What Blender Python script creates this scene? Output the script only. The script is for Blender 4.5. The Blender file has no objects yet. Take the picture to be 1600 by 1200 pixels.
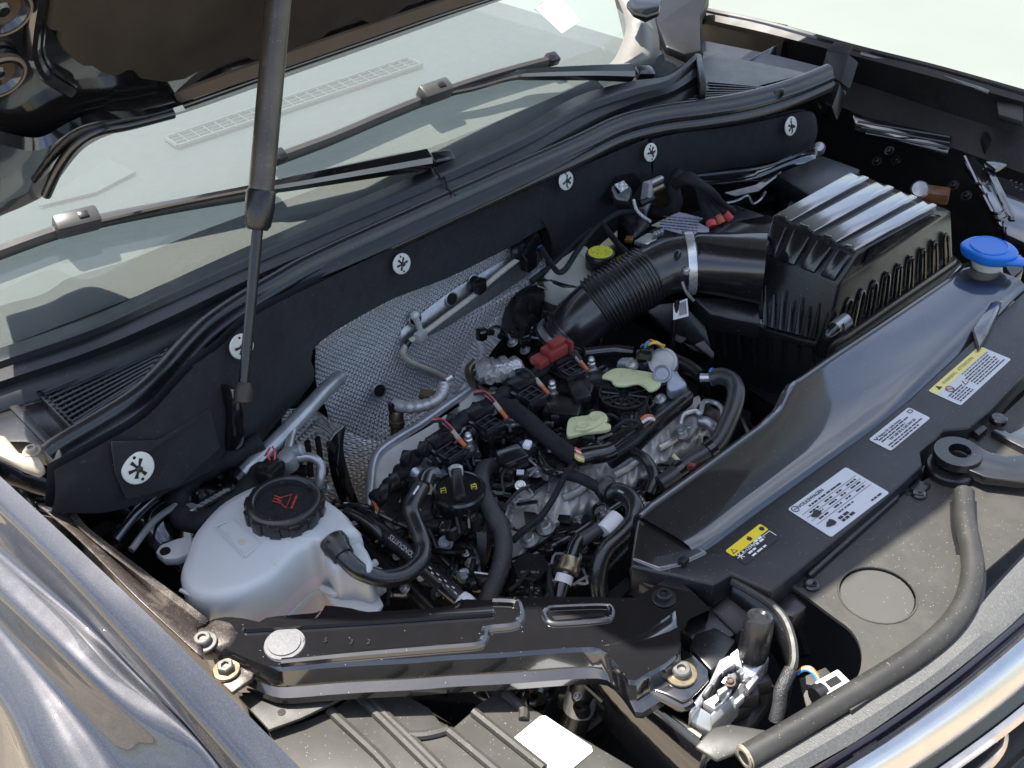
import bpy, bmesh, math, random
from mathutils import Vector, Matrix
random.seed(7)
S = bpy.context.scene
COL = S.collection

# ---------------------------------------------------------------- camera
CAM = Vector((1.10, -1.06, 1.85))
AXX = Vector((0.71637489, 0.39748295, -0.57342333))     # world axes written in camera space (x right, y down, z forward)
AXY = Vector((0.69666165, -0.45265228, 0.55656847))
AXZ = Vector((-0.0383349, -0.79819372, -0.60117985))
FPX = 1773.0
cam_d = bpy.data.cameras.new('camera'); cam = bpy.data.objects.new('camera', cam_d); COL.objects.link(cam)
right = Vector((AXX.x, AXY.x, AXZ.x)); down = Vector((AXX.y, AXY.y, AXZ.y)); fwd = Vector((AXX.z, AXY.z, AXZ.z))
M3 = Matrix((right, -down, -fwd)).transposed()
cam.matrix_world = Matrix.Translation(CAM) @ M3.to_4x4()
cam_d.sensor_width = 36; cam_d.lens = 36 * FPX / 1600; cam_d.clip_start = 0.02; cam_d.clip_end = 5000
S.camera = cam

# ---------------------------------------------------------------- sky, sun, exposure
SUN = Vector((0.33, 0.07, -1)).normalized()              # direction the light travels
to_sun = -SUN
elev = math.asin(to_sun.z); azim = math.atan2(to_sun.x, to_sun.y)
w = bpy.data.worlds.new('World'); S.world = w; w.use_nodes = True
nt = w.node_tree; nt.nodes.clear()
wo = nt.nodes.new('ShaderNodeOutputWorld'); bg = nt.nodes.new('ShaderNodeBackground')
sky = nt.nodes.new('ShaderNodeTexSky'); sky.sky_type = 'NISHITA'; sky.sun_disc = False
sky.sun_elevation = elev; sky.sun_rotation = azim
sky.air_density = 1.0; sky.dust_density = 1.6; sky.ozone_density = 1.2
# drifting white cloud over the whole dome
tc = nt.nodes.new('ShaderNodeTexCoord'); mp = nt.nodes.new('ShaderNodeMapping'); mp.inputs['Scale'].default_value = (1.0, 1.0, 2.6)
nz = nt.nodes.new('ShaderNodeTexNoise'); nz.inputs['Scale'].default_value = 2.3; nz.inputs['Detail'].default_value = 7; nz.inputs['Roughness'].default_value = .55
rp = nt.nodes.new('ShaderNodeValToRGB'); rp.color_ramp.elements[0].position = .40; rp.color_ramp.elements[1].position = .78
mx = nt.nodes.new('ShaderNodeMix'); mx.data_type = 'RGBA'; mx.inputs['B'].default_value = (13.5, 13.6, 14.0, 1)
ml = nt.nodes.new('ShaderNodeMath'); ml.operation = 'MULTIPLY'; ml.inputs[1].default_value = .42
L = nt.links.new
L(tc.outputs['Generated'], mp.inputs['Vector']); L(mp.outputs['Vector'], nz.inputs['Vector']); L(nz.outputs['Fac'], rp.inputs['Fac'])
L(rp.outputs['Color'], ml.inputs[0]); L(ml.outputs[0], mx.inputs['Factor']); L(sky.outputs['Color'], mx.inputs['A'])
L(mx.outputs['Result'], bg.inputs['Color']); bg.inputs['Strength'].default_value = .092; L(bg.outputs[0], wo.inputs[0])
sd = bpy.data.lights.new('sun', 'SUN'); sd.energy = 4.5; sd.angle = math.radians(.53); sd.color = (1, .945, .86)
so = bpy.data.objects.new('sun', sd); COL.objects.link(so); so.rotation_euler = (-SUN).to_track_quat('Z', 'Y').to_euler(); so.location = (0, 0, 6)
S.view_settings.view_transform = 'Standard'; S.view_settings.look = 'None'; S.view_settings.gamma = 1
S.view_settings.exposure = 1.45; S.view_settings.use_curve_mapping = False
S.render.engine = 'CYCLES'; S.cycles.max_bounces = 8; S.cycles.transparent_max_bounces = 12; S.cycles.caustics_reflective = False; S.cycles.caustics_refractive = False
S.cycles.use_denoising = True; S.cycles.sample_clamp_indirect = 6

# ---------------------------------------------------------------- where things stand (photo point + height -> place in the car)
def ray(px, py):
    c = ((px - 800) / FPX, (py - 600) / FPX, 1.0)
    return right * c[0] + down * c[1] + fwd * c[2]
def A(px, py, z):
    d = ray(px, py); return CAM + d * ((z - CAM.z) / d.z)
def AX(px, py, x):
    d = ray(px, py); return CAM + d * ((x - CAM.x) / d.x)
def AY(px, py, y):
    d = ray(px, py); return CAM + d * ((y - CAM.y) / d.y)
def AP(px, py, p, n):
    d = ray(px, py); return CAM + d * ((p - CAM).dot(n) / d.dot(n))
def PX(v):
    c = v - CAM; k = c.dot(fwd); return 800 + FPX * c.dot(right) / k, 600 + FPX * c.dot(down) / k
def mm(px_len, p):                                        # length in the world of so many photo pixels at p
    return px_len * (p - CAM).dot(fwd) / FPX
def cat(pts, n=6, closed=False):
    pts = [Vector(p) for p in pts]; out = []; m = len(pts)
    rng = range(m if closed else m - 1)
    for i in rng:
        if closed: p0, p1, p2, p3 = pts[i-1], pts[i], pts[(i+1) % m], pts[(i+2) % m]
        else: p0, p1, p2, p3 = pts[max(i-1, 0)], pts[i], pts[i+1], pts[min(i+2, m-1)]
        for k in range(n):
            t = k / n; t2 = t*t; t3 = t2*t
            out.append(.5*((2*p1) + (p2-p0)*t + (2*p0-5*p1+4*p2-p3)*t2 + (3*p1-p0-3*p2+p3)*t3))
    if not closed: out.append(pts[-1].copy())
    return out
def resamp(pts, n):
    d = [0]
    for a, b in zip(pts, pts[1:]): d.append(d[-1] + (b-a).length)
    out = []; j = 0
    for i in range(n):
        t = d[-1]*i/(n-1)
        while j < len(pts)-2 and d[j+1] < t: j += 1
        k = (t-d[j])/max(d[j+1]-d[j], 1e-9); out.append(pts[j].lerp(pts[j+1], k))
    return out
def lerp_tab(tab, v):
    if v <= tab[0][0]: return tab[0][1]
    for (a, b), (c, d) in zip(tab, tab[1:]):
        if v <= c: return b + (d-b)*(v-a)/(c-a)
    return tab[-1][1]

# ---------------------------------------------------------------- objects
OFF = {}
def thing(name, label, category, loc, group=None):
    o = bpy.data.objects.new(name, None); COL.objects.link(o); o.empty_display_size = .02
    o.location = loc; OFF[o.name] = Vector(loc); o['label'] = label; o['category'] = category
    if group: o['group'] = group
    return o
def tag(o, label, category, group=None):
    o['label'] = label; o['category'] = category
    if group: o['group'] = group
    return o
def mesh(name, vs, fs, mat, parent=None, sharp=32, smooth=True, bev=0, seg=2, bang=30):
    me = bpy.data.meshes.new(name)
    base = OFF[parent.name] if parent else Vector((0, 0, 0))
    org = base.copy()
    if not parent:
        n = len(vs); org = Vector((sum(v[0] for v in vs)/n, sum(v[1] for v in vs)/n, min(v[2] for v in vs)))
    bm = bmesh.new()
    bv = [bm.verts.new(Vector(v) - org) for v in vs]
    for f in fs:
        try: bm.faces.new([bv[i] for i in f])
        except ValueError: pass
    bmesh.ops.recalc_face_normals(bm, faces=bm.faces)
    if bev:
        es = [e for e in bm.edges if len(e.link_faces) == 2 and e.calc_face_angle(0) > math.radians(bang)]
        if es: bmesh.ops.bevel(bm, geom=es, offset=bev, segments=seg, profile=.5, affect='EDGES', clamp_overlap=True)
    bm.to_mesh(me); bm.free()
    for p in me.polygons: p.use_smooth = smooth
    if smooth and sharp: me.set_sharp_from_angle(angle=math.radians(sharp))
    me.materials.append(mat)
    o = bpy.data.objects.new(name, me); COL.objects.link(o)
    if parent: o.parent = parent; OFF[o.name] = base
    else: o.location = org; OFF[o.name] = org
    return o
class MB:
    def __init__(s): s.v = []; s.f = []
    def add(s, vs, fs):
        k = len(s.v); s.v += [Vector(v) for v in vs]; s.f += [[i+k for i in f] for f in fs]; return s
    def build(s, name, mat, parent=None, **k): return mesh(name, s.v, s.f, mat, parent, **k)
def frame(t, up=Vector((0, 0, 1))):
    t = t.normalized()
    s = up.cross(t)
    if s.length < 1e-4: s = Vector((1, 0, 0)).cross(t)
    s.normalize(); return s, t.cross(s)
def g_tube(path, r, n=10, cap=True):
    rs = r if callable(r) else (lambda u: r)
    path = [Vector(p) for p in path]; vs = []; fs = []; m = len(path); prev = None
    tot = sum((b-a).length for a, b in zip(path, path[1:])); acc = 0
    for i, p in enumerate(path):
        t = (path[min(i+1, m-1)] - path[max(i-1, 0)]).normalized()
        if prev is None: s, u = frame(t)
        else:
            s = prev - t*prev.dot(t)
            if s.length < 1e-5: s, _ = frame(t)
            s.normalize(); u = t.cross(s)
        prev = s
        if i: acc += (p-path[i-1]).length
        rr = rs(acc/max(tot, 1e-9))
        for k in range(n):
            a = 2*math.pi*k/n; vs.append(p + s*(rr*math.cos(a)) + u*(rr*math.sin(a)))
    for i in range(m-1):
        for k in range(n): fs.append([i*n+k, i*n+(k+1) % n, (i+1)*n+(k+1) % n, (i+1)*n+k])
    if cap: fs.append(list(range(n))[::-1]); fs.append([(m-1)*n+k for k in range(n)])
    return vs, fs
def tube(name, pts, r, mat, parent=None, n=10, sm=6, sharp=40, label=None, cat_=None, group=None):
    path = cat(pts, sm) if sm else [Vector(p) for p in pts]
    o = MB().add(*g_tube(path, r, n)).build(name, mat, parent, sharp=sharp)
    if label: tag(o, label, cat_, group)
    return o
def pt(l, z=None):                                        # [(px,py,z)...] or [(px,py)...] with one z
    return [A(q[0], q[1], q[2] if len(q) > 2 else z) for q in l]
def g_prism(top, drop):
    n = len(top); top = [Vector(p) for p in top]
    dv = drop if isinstance(drop, Vector) else Vector((0, 0, -drop))
    vs = top + [p + dv for p in top]
    fs = [list(range(n)), list(range(2*n-1, n-1, -1))] + [[i, (i+1) % n, n+(i+1) % n, n+i] for i in range(n)]
    return vs, fs
def prism(name, top, drop, mat, parent=None, bev=.002, seg=2, sharp=32, taper=0, bang=30):
    vs, fs = g_prism(top, drop)
    if taper:
        n = len(top); c = sum((Vector(p) for p in top), Vector())/n
        for i in range(n): d = vs[n+i] - c; vs[n+i] = Vector((c.x + d.x*(1+taper), c.y + d.y*(1+taper), vs[n+i].z))
    return mesh(name, vs, fs, mat, parent, sharp, bev=bev, seg=seg, bang=bang)
def g_box(c, ex, ey, ez, hx, hy, hz):
    c = Vector(c); vs = []
    for a in (-1, 1):
        for b in (-1, 1):
            for d in (-1, 1): vs.append(c + ex*(a*hx) + ey*(b*hy) + ez*(d*hz))
    return vs, [[0, 1, 3, 2], [4, 6, 7, 5], [0, 4, 5, 1], [2, 3, 7, 6], [0, 2, 6, 4], [1, 5, 7, 3]]
EX, EY, EZ = Vector((1, 0, 0)), Vector((0, 1, 0)), Vector((0, 0, 1))
def box(name, c, size, mat, parent=None, rz=0, bev=.002, seg=2, tilt=None, ax=None):
    if ax: ex, ey, ez = ax
    else:
        m = Matrix.Rotation(rz, 3, 'Z')
        if tilt: m = m @ Matrix.Rotation(tilt[1], 3, tilt[0])
        ex, ey, ez = m @ EX, m @ EY, m @ EZ
    vs, fs = g_box(c, ex, ey, ez, size[0]/2, size[1]/2, size[2]/2)
    return mesh(name, vs, fs, mat, parent, bev=bev, seg=seg)
def g_lathe(c, axis, prof, n=24, up=None):
    c = Vector(c); axis = Vector(axis).normalized(); s, u = frame(axis, up or (EX if abs(axis.z) > .9 else EZ)); vs = []; fs = []
    for r, h in prof:
        for k in range(n):
            a = 2*math.pi*k/n; vs.append(c + axis*h + s*(r*math.cos(a)) + u*(r*math.sin(a)))
    m = len(prof)
    for i in range(m-1):
        for k in range(n): fs.append([i*n+k, i*n+(k+1) % n, (i+1)*n+(k+1) % n, (i+1)*n+k])
    fs.append(list(range(n))[::-1]); fs.append([(m-1)*n+k for k in range(n)])
    return vs, fs
def lathe(name, c, axis, prof, mat, parent=None, n=24, sharp=32):
    vs, fs = g_lathe(c, axis, prof, n); return mesh(name, vs, fs, mat, parent, sharp)
def g_loft(rows, close=False):
    n = len(rows[0]); vs = [v for r in rows for v in r]; fs = []
    for i in range(len(rows)-1):
        for k in range(n if close else n-1):
            k2 = (k+1) % n; fs.append([i*n+k, i*n+k2, (i+1)*n+k2, (i+1)*n+k])
    return vs, fs
def loft(name, rows, mat, parent=None, sharp=32, close=False, thick=0, bev=0):
    vs, fs = g_loft(rows, close); o = mesh(name, vs, fs, mat, parent, sharp, bev=bev)
    if thick:
        m = o.modifiers.new('thickness', 'SOLIDIFY'); m.thickness = thick; m.offset = 0
    return o
def sweep(name, path, prof, mat, parent=None, sharp=40, closed_prof=True, up=EZ, caps=True):
    rows = []; m = len(path)
    for i, p in enumerate(path):
        t = path[min(i+1, m-1)] - path[max(i-1, 0)]; s, u = frame(t, up)
        pr = prof(i/(m-1)) if callable(prof) else prof
        rows.append([p + s*a + u*b for a, b in pr])
    vs, fs = g_loft(rows, closed_prof); n = len(rows[0])
    if closed_prof and caps: fs += [list(range(n))[::-1], [(m-1)*n+k for k in range(n)]]
    return mesh(name, vs, fs, mat, parent, sharp)
def rrect(c, ex, ey, hx, hy, r, n=4):
    out = []
    for sx, sy, a0 in ((1, 1, 0), (-1, 1, 90), (-1, -1, 180), (1, -1, 270)):
        for k in range(n+1):
            a = math.radians(a0 + 90*k/n); out.append(c + ex*(sx*(hx-r) + r*math.cos(a)) + ey*(sy*(hy-r) + r*math.sin(a)))
    return out
def ell(c, ex, ey, rx, ry, n=28): return [c + ex*(rx*math.cos(2*math.pi*k/n)) + ey*(ry*math.sin(2*math.pi*k/n)) for k in range(n)]
def disc_plate(outer, holes, mb=None):                     # flat plate with holes, triangulated
    bm = bmesh.new(); es = []
    for loop in [outer] + holes:
        vv = [bm.verts.new(p) for p in loop]
        es += [bm.edges.new((vv[i], vv[(i+1) % len(vv)])) for i in range(len(vv))]
    bmesh.ops.triangle_fill(bm, use_beauty=True, use_dissolve=False, edges=es)
    bm.verts.index_update()
    vs = [v.co.copy() for v in bm.verts]; fs = [[v.index for v in f.verts] for f in bm.faces]; bm.free(); return vs, fs
def plate_holes(name, outer, holes, thick, mat, parent=None, sharp=32):
    vs, fs = disc_plate(outer, holes); n = len(vs)
    v2 = vs + [v - Vector((0, 0, thick)) for v in vs]; f2 = fs + [[i+n for i in f[::-1]] for f in fs]
    k = 0
    for loop in [outer] + holes:
        m = len(loop); f2 += [[k+i, k+(i+1) % m, n+k+(i+1) % m, n+k+i] for i in range(m)]; k += m
    return mesh(name, v2, f2, mat, parent, sharp)
def bolt(c, axis, r, parent, mat, wmat=None, name='bolt', h=None, wr=1.6, torx=True):
    c = Vector(c); axis = Vector(axis).normalized(); h = h or r*.8
    b = lathe(name, c, axis, [(r*wr, 0), (r*wr, r*.22), (r*wr*.96, r*.3), (r*.98, r*.32)], wmat or mat, parent, 20)
    hd = lathe('bolt_head', c + axis*(r*.3), axis, [(r, 0), (r, h*.8), (r*.86, h), (r*.5, h), (r*.45, h*.55), (.0004, h*.5)], mat, b, 6 if not torx else 18)
    return b
def text(s, size, org, ex, ey, mat, parent, name='lettering', lift=.0004, bold=0, align='LEFT'):
    cu = bpy.data.curves.new(name, 'FONT'); cu.body = s; cu.size = size; cu.align_x = align; cu.offset = bold; cu.resolution_u = 2
    o = bpy.data.objects.new(name, cu); COL.objects.link(o)
    dg = bpy.context.evaluated_depsgraph_get(); me = bpy.data.meshes.new_from_object(o.evaluated_get(dg))
    bpy.data.objects.remove(o); bpy.data.curves.remove(cu)
    ex = ex.normalized(); ey = ey.normalized(); ez = ex.cross(ey)
    vs = [org + ex*v.co.x + ey*v.co.y + ez*lift for v in me.vertices]; fs = [list(p.vertices) for p in me.polygons]; bpy.data.meshes.remove(me)
    return mesh(name, vs, fs, mat, parent, smooth=False)
def copy_tree(o, parent=None, move=None, rz=0):
    c = o.copy(); COL.objects.link(c)
    if parent: c.parent = parent
    OFF[c.name] = OFF.get(o.name, Vector())
    for ch in list(o.children): copy_tree(ch, c)
    return c

# ---------------------------------------------------------------- materials
def nodes(name):
    m = bpy.data.materials.new(name); m.use_nodes = True; t = m.node_tree; b = t.nodes['Principled BSDF']; return m, t, b
def mat(name, col, rough=.5, metal=0, spec=.5, coat=0, coatr=.05, var=.15, vscale=18, bump=0, bscale=300, bdist=.0006, dust_glint=0, dcol=(.34, .33, .31), dscale=760, rvar=.12,
        wear=None, sss=0, sheen=0, flake=0, wave=0):
    m, t, b = nodes(name); N = t.nodes.new; K = t.links.new
    g = N('ShaderNodeNewGeometry'); pos = g.outputs['Position']
    n1 = N('ShaderNodeTexNoise'); n1.inputs['Scale'].default_value = vscale; n1.inputs['Detail'].default_value = 6; K(pos, n1.inputs['Vector'])
    mr = N('ShaderNodeMapRange'); mr.inputs['From Min'].default_value = .25; mr.inputs['From Max'].default_value = .75
    mr.inputs['To Min'].default_value = 1-var; mr.inputs['To Max'].default_value = 1+var; K(n1.outputs['Fac'], mr.inputs['Value'])
    vm = N('ShaderNodeVectorMath'); vm.operation = 'SCALE'; vm.inputs[0].default_value = col; K(mr.outputs[0], vm.inputs['Scale'])
    cur = vm.outputs[0]
    rr = N('ShaderNodeMapRange'); rr.inputs['From Min'].default_value = .3; rr.inputs['From Max'].default_value = .7
    rr.inputs['To Min'].default_value = max(.02, rough-rvar*rough); rr.inputs['To Max'].default_value = min(1, rough+rvar*rough)
    n2 = N('ShaderNodeTexNoise'); n2.inputs['Scale'].default_value = vscale*2.3; n2.inputs['Detail'].default_value = 4; K(pos, n2.inputs['Vector']); K(n2.outputs['Fac'], rr.inputs['Value'])
    rcur = rr.outputs[0]
    if dust_glint:                                               # settled specks and a thin film in patches; painted glints on the braid
        vo = N('ShaderNodeTexVoronoi'); vo.inputs['Scale'].default_value = dscale; K(pos, vo.inputs['Vector'])
        wn = N('ShaderNodeTexWhiteNoise'); K(vo.outputs['Position'], wn.inputs['Vector'])
        th = N('ShaderNodeMath'); th.operation = 'GREATER_THAN'; th.inputs[1].default_value = 1-.045*dust_glint; K(wn.outputs['Value'], th.inputs[0])
        ds = N('ShaderNodeMath'); ds.operation = 'LESS_THAN'; ds.inputs[1].default_value = .27; K(vo.outputs['Distance'], ds.inputs[0])
        mu = N('ShaderNodeMath'); mu.operation = 'MULTIPLY'; K(th.outputs[0], mu.inputs[0]); K(ds.outputs[0], mu.inputs[1])
        n3 = N('ShaderNodeTexNoise'); n3.inputs['Scale'].default_value = 30; n3.inputs['Detail'].default_value = 8; n3.inputs['Roughness'].default_value = .7; K(pos, n3.inputs['Vector'])
        m3 = N('ShaderNodeMapRange'); m3.inputs['From Min'].default_value = .5; m3.inputs['From Max'].default_value = .8; m3.inputs['To Max'].default_value = .10*dust_glint; K(n3.outputs['Fac'], m3.inputs['Value'])
        ad = N('ShaderNodeMath'); ad.operation = 'MAXIMUM'; K(mu.outputs[0], ad.inputs[0]); K(m3.outputs[0], ad.inputs[1])
        mc = N('ShaderNodeMix'); mc.data_type = 'RGBA'; mc.inputs['B'].default_value = (*dcol, 1); K(cur, mc.inputs['A']); K(ad.outputs[0], mc.inputs['Factor']); cur = mc.outputs['Result']
    if wear:
        n4 = N('ShaderNodeTexNoise'); n4.inputs['Scale'].default_value = wear[1]; n4.inputs['Detail'].default_value = 9; n4.inputs['Roughness'].default_value = .65; K(pos, n4.inputs['Vector'])
        m4 = N('ShaderNodeMapRange'); m4.inputs['From Min'].default_value = wear[2]; m4.inputs['From Max'].default_value = wear[2]+.12; K(n4.outputs['Fac'], m4.inputs['Value'])
        mc = N('ShaderNodeMix'); mc.data_type = 'RGBA'; mc.inputs['B'].default_value = (*wear[0], 1); K(cur, mc.inputs['A']); K(m4.outputs[0], mc.inputs['Factor']); cur = mc.outputs['Result']
    if flake:
        vf = N('ShaderNodeTexVoronoi'); vf.inputs['Scale'].default_value = 1500; K(pos, vf.inputs['Vector'])
        wf = N('ShaderNodeTexWhiteNoise'); K(vf.outputs['Position'], wf.inputs['Vector'])
        pf = N('ShaderNodeMath'); pf.operation = 'POWER'; pf.inputs[1].default_value = 5; K(wf.outputs['Value'], pf.inputs[0])
        mf = N('ShaderNodeMapRange'); mf.inputs['To Min'].default_value = .7; mf.inputs['To Max'].default_value = 1+flake; K(pf.outputs[0], mf.inputs['Value'])
        vf2 = N('ShaderNodeVectorMath'); vf2.operation = 'SCALE'; K(cur, vf2.inputs[0]); K(mf.outputs[0], vf2.inputs['Scale']); cur = vf2.outputs[0]
    K(cur, b.inputs['Base Color']); K(rcur, b.inputs['Roughness'])
    b.inputs['Metallic'].default_value = metal; b.inputs['Specular IOR Level'].default_value = spec
    b.inputs['Coat Weight'].default_value = coat; b.inputs['Coat Roughness'].default_value = coatr
    if sss: b.inputs['Subsurface Weight'].default_value = sss; b.inputs['Subsurface Radius'].default_value = (.02, .02, .02); b.inputs['Subsurface Scale'].default_value = .6
    if sheen: b.inputs['Sheen Weight'].default_value = sheen; b.inputs['Sheen Roughness'].default_value = .5
    if bump:
        nb = N('ShaderNodeTexNoise'); nb.inputs['Scale'].default_value = bscale; nb.inputs['Detail'].default_value = 3; K(pos, nb.inputs['Vector'])
        h = nb.outputs['Fac']
        if wave:
            nw = N('ShaderNodeTexNoise'); nw.inputs['Scale'].default_value = wave; nw.inputs['Detail'].default_value = 3; K(pos, nw.inputs['Vector'])
            mw = N('ShaderNodeMath'); mw.operation = 'MULTIPLY_ADD'; mw.inputs[1].default_value = 3; K(nw.outputs['Fac'], mw.inputs[0]); K(h, mw.inputs[2]); h = mw.outputs[0]
        bp = N('ShaderNodeBump'); bp.inputs['Strength'].default_value = bump; bp.inputs['Distance'].default_value = bdist; K(h, bp.inputs['Height']); K(bp.outputs[0], b.inputs['Normal'])
    return m
def coat_ior(m, v):
    m.node_tree.nodes['Principled BSDF'].inputs['Coat IOR'].default_value = v; return m
paint = mat('grey_metallic_paint', (.026, .028, .038), .55, .4, .5, 1, .0, var=.02, flake=.9)
gloss = mat('black_gloss_paint', (.009, .009, .0105), .14, 0, .9, 1, .03, var=.1, dust_glint=.12, dscale=700, bump=.05, bscale=60, bdist=.001)
flange = mat('speckled_primer', (.045, .036, .032), .42, .35, .6, .2, .2, var=.35, vscale=60, dust_glint=7, dcol=(.36, .30, .26), dscale=1000)
coat_ior(paint, 1.85); coat_ior(gloss, 1.6)
plas = mat('black_plastic', (.012, .0122, .014), .28, 0, .6, var=.12, bump=.12, bscale=900, bdist=.0002, dust_glint=.25)
plas_s = mat('smooth_black_plastic', (.011, .0115, .013), .17, 0, .95, var=.1, bump=.04, bscale=40, bdist=.002, dust_glint=.15)
plas_t = mat('grained_black_plastic', (.0135, .014, .017), .36, 0, .55, var=.1, bump=.35, bscale=1400, bdist=.0003, dust_glint=.3)
plas_dk = mat('deep_black_plastic', (.008, .008, .009), .5, 0, .35, var=.2)
cover_m = mat('shiny_cover_plastic', (.010, .0105, .0125), .34, 0, .4, 1.0, .05, var=.1, bump=.05, bscale=30, bdist=.002, dust_glint=.3)
coat_ior(cover_m, 2.0)
rib_m = coat_ior(mat('shiny_rib_plastic', (.016, .0165, .020), .32, 0, 1.0, 1.0, .15, var=.1, dust_glint=.2), 3.0)
plas_sun = mat('dusty_grey_plastic', (.042, .040, .036), .55, 0, .45, var=.12, bump=.25, bscale=900, bdist=.0003, dust_glint=1.0, dcol=(.26, .245, .21), dscale=620, wear=((.054, .051, .045), 14, .52))
dusty = mat('dusty_black_panel', (.017, .0165, .016), .5, 0, .5, 0, .25, var=.3, vscale=10, dust_glint=.6, dcol=(.25, .23, .2))
rubber = mat('rubber', (.013, .013, .0145), .28, 0, .8, var=.15, bump=.08, bscale=500, bdist=.0004, dust_glint=.2)
rubber_w = mat('weathered_rubber', (.030, .029, .027), .48, 0, .5, var=.15, vscale=30, bump=.15, bscale=600, bdist=.0003, dust_glint=.6)
hose_m = mat('shiny_hose_rubber', (.017, .017, .019), .26, 0, .95, var=.12, bump=.05, bscale=300, bdist=.0004, dust_glint=.1)
felt = mat('felt_insulation', (.016, .0165, .020), .9, 0, .25, var=.22, vscale=40, bump=.5, bscale=700, bdist=.0008, dust_glint=.12, sheen=.12, wave=22)
pad_m = mat('hood_pad', (.038, .032, .027), .95, 0, .2, var=.25, vscale=14, bump=.5, bscale=500, bdist=.001, wave=18)
tape = mat('cloth_tape', (.017, .017, .019), .75, 0, .3, var=.3, vscale=60, bump=.6, bscale=260, bdist=.0012, wave=60)
alu = mat('cast_aluminium', (.62, .60, .57), .42, .45, .5, var=.16, vscale=40, bump=.5, bscale=500, bdist=.0006, wear=((.16, .145, .125), 28, .60))
silver = mat('bright_metal', (.66, .66, .66), .28, .7, .5, var=.14, vscale=50, bump=.08, bscale=200)
shield_m = mat('pressed_shield', (.78, .77, .75), .34, .3, .5, var=.12, vscale=30, bump=.25, bscale=60, bdist=.002)
steel = mat('zinc_steel', (.46, .46, .46), .32, .75, .5, var=.2, vscale=80, bump=.1, bscale=300)
bolt_m = mat('dull_bolt_steel', (.20, .195, .185), .42, .7, .5, var=.3, vscale=120)
gold = mat('zinc_yellow', (.34, .28, .19), .35, .9, .5, var=.2, vscale=90)
pipe_m = mat('brushed_pipe', (.42, .44, .46), .33, .6, .5, var=.2, vscale=40, bump=.2, bscale=300)
tank = mat('milky_plastic', (.535, .555, .56), .32, 0, .5, var=.03, vscale=12, sss=.35, bump=.05, bscale=60, bdist=.002)
tank_y = mat('aged_milky_plastic', (.56, .56, .50), .36, 0, .5, var=.06, vscale=20, sss=.3)
tank_pk = mat('coolant_stained_plastic', (.60, .53, .56), .32, 0, .5, var=.08, vscale=16, sss=.35)
blue = mat('blue_plastic', (.012, .16, .62), .32, 0, .5, var=.05, sss=.1)
redp = mat('red_plastic', (.25, .040, .034), .42, 0, .5, var=.15)
lime = mat('pale_green_rubber', (.62, .64, .36), .5, 0, .4, var=.1, vscale=40, sss=.15, bump=.2, bscale=120, bdist=.001, wear=((.35, .36, .2), 70, .6))
white = mat('white_paper', (.80, .80, .80), .5, 0, .4, var=.02)
labelw = mat('white_label', (.56, .575, .60), .4, 0, .4, var=.04, vscale=60)
ink = mat('black_ink', (.03, .03, .035), .5, 0, .3, var=.05)
inkw = mat('white_ink', (.75, .75, .75), .5, 0, .3, var=.05)
inkr = mat('red_ink', (.36, .045, .035), .5, 0, .3, var=.05)
yel = mat('yellow_print', (.80, .60, .03), .45, 0, .4, var=.05)
yel2 = mat('pale_yellow_print', (.75, .66, .22), .45, 0, .4, var=.05)
yel3 = mat('worn_yellow_print', (.62, .60, .04), .5, 0, .4, var=.3, vscale=300, wear=((.03, .03, .03), 240, .54))
clipm = mat('pale_metal_washer', (.62, .65, .63), .45, .3, .5, var=.1)
orange = mat('orange_sleeve', (.60, .17, .08), .5, 0, .4, var=.2)
pink = mat('red_wire', (.72, .10, .10), .45, 0, .4)
bluew = mat('blue_wire', (.05, .22, .55), .45, 0, .4)
yelw = mat('yellow_wire', (.65, .50, .08), .45, 0, .4)
cream = mat('cream_cable', (.60, .55, .46), .5, 0, .4, var=.08, vscale=80, bump=.1, bscale=300)
tanm = mat('tan_bracket', (.30, .26, .20), .45, .2, .5, var=.2, vscale=50)  # even tan base colour for clamp, hinge plate and bolt
chrome = mat('brushed_chrome', (.74, .71, .68), .26, 1, .5, var=.06, vscale=20)
bkmetal = mat('black_metal', (.02, .02, .021), .35, .3, .6, var=.2, dust_glint=.2)
dash_m = mat('dashboard_vinyl', (.05, .056, .06), .6, 0, .4, var=.06, bump=.2, bscale=500, bdist=.0004)
dash_l = mat('vent_trim', (.08, .088, .092), .5, 0, .4)
ground_m = mat('pale_dirt', (.30, .255, .195), .9, 0, .2, var=.25, vscale=1.6, bump=.4, bscale=40, bdist=.01)
pave_m = mat('pale_concrete', (.18, .20, .182), .9, 0, .2, var=.05, vscale=1.2)
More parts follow.
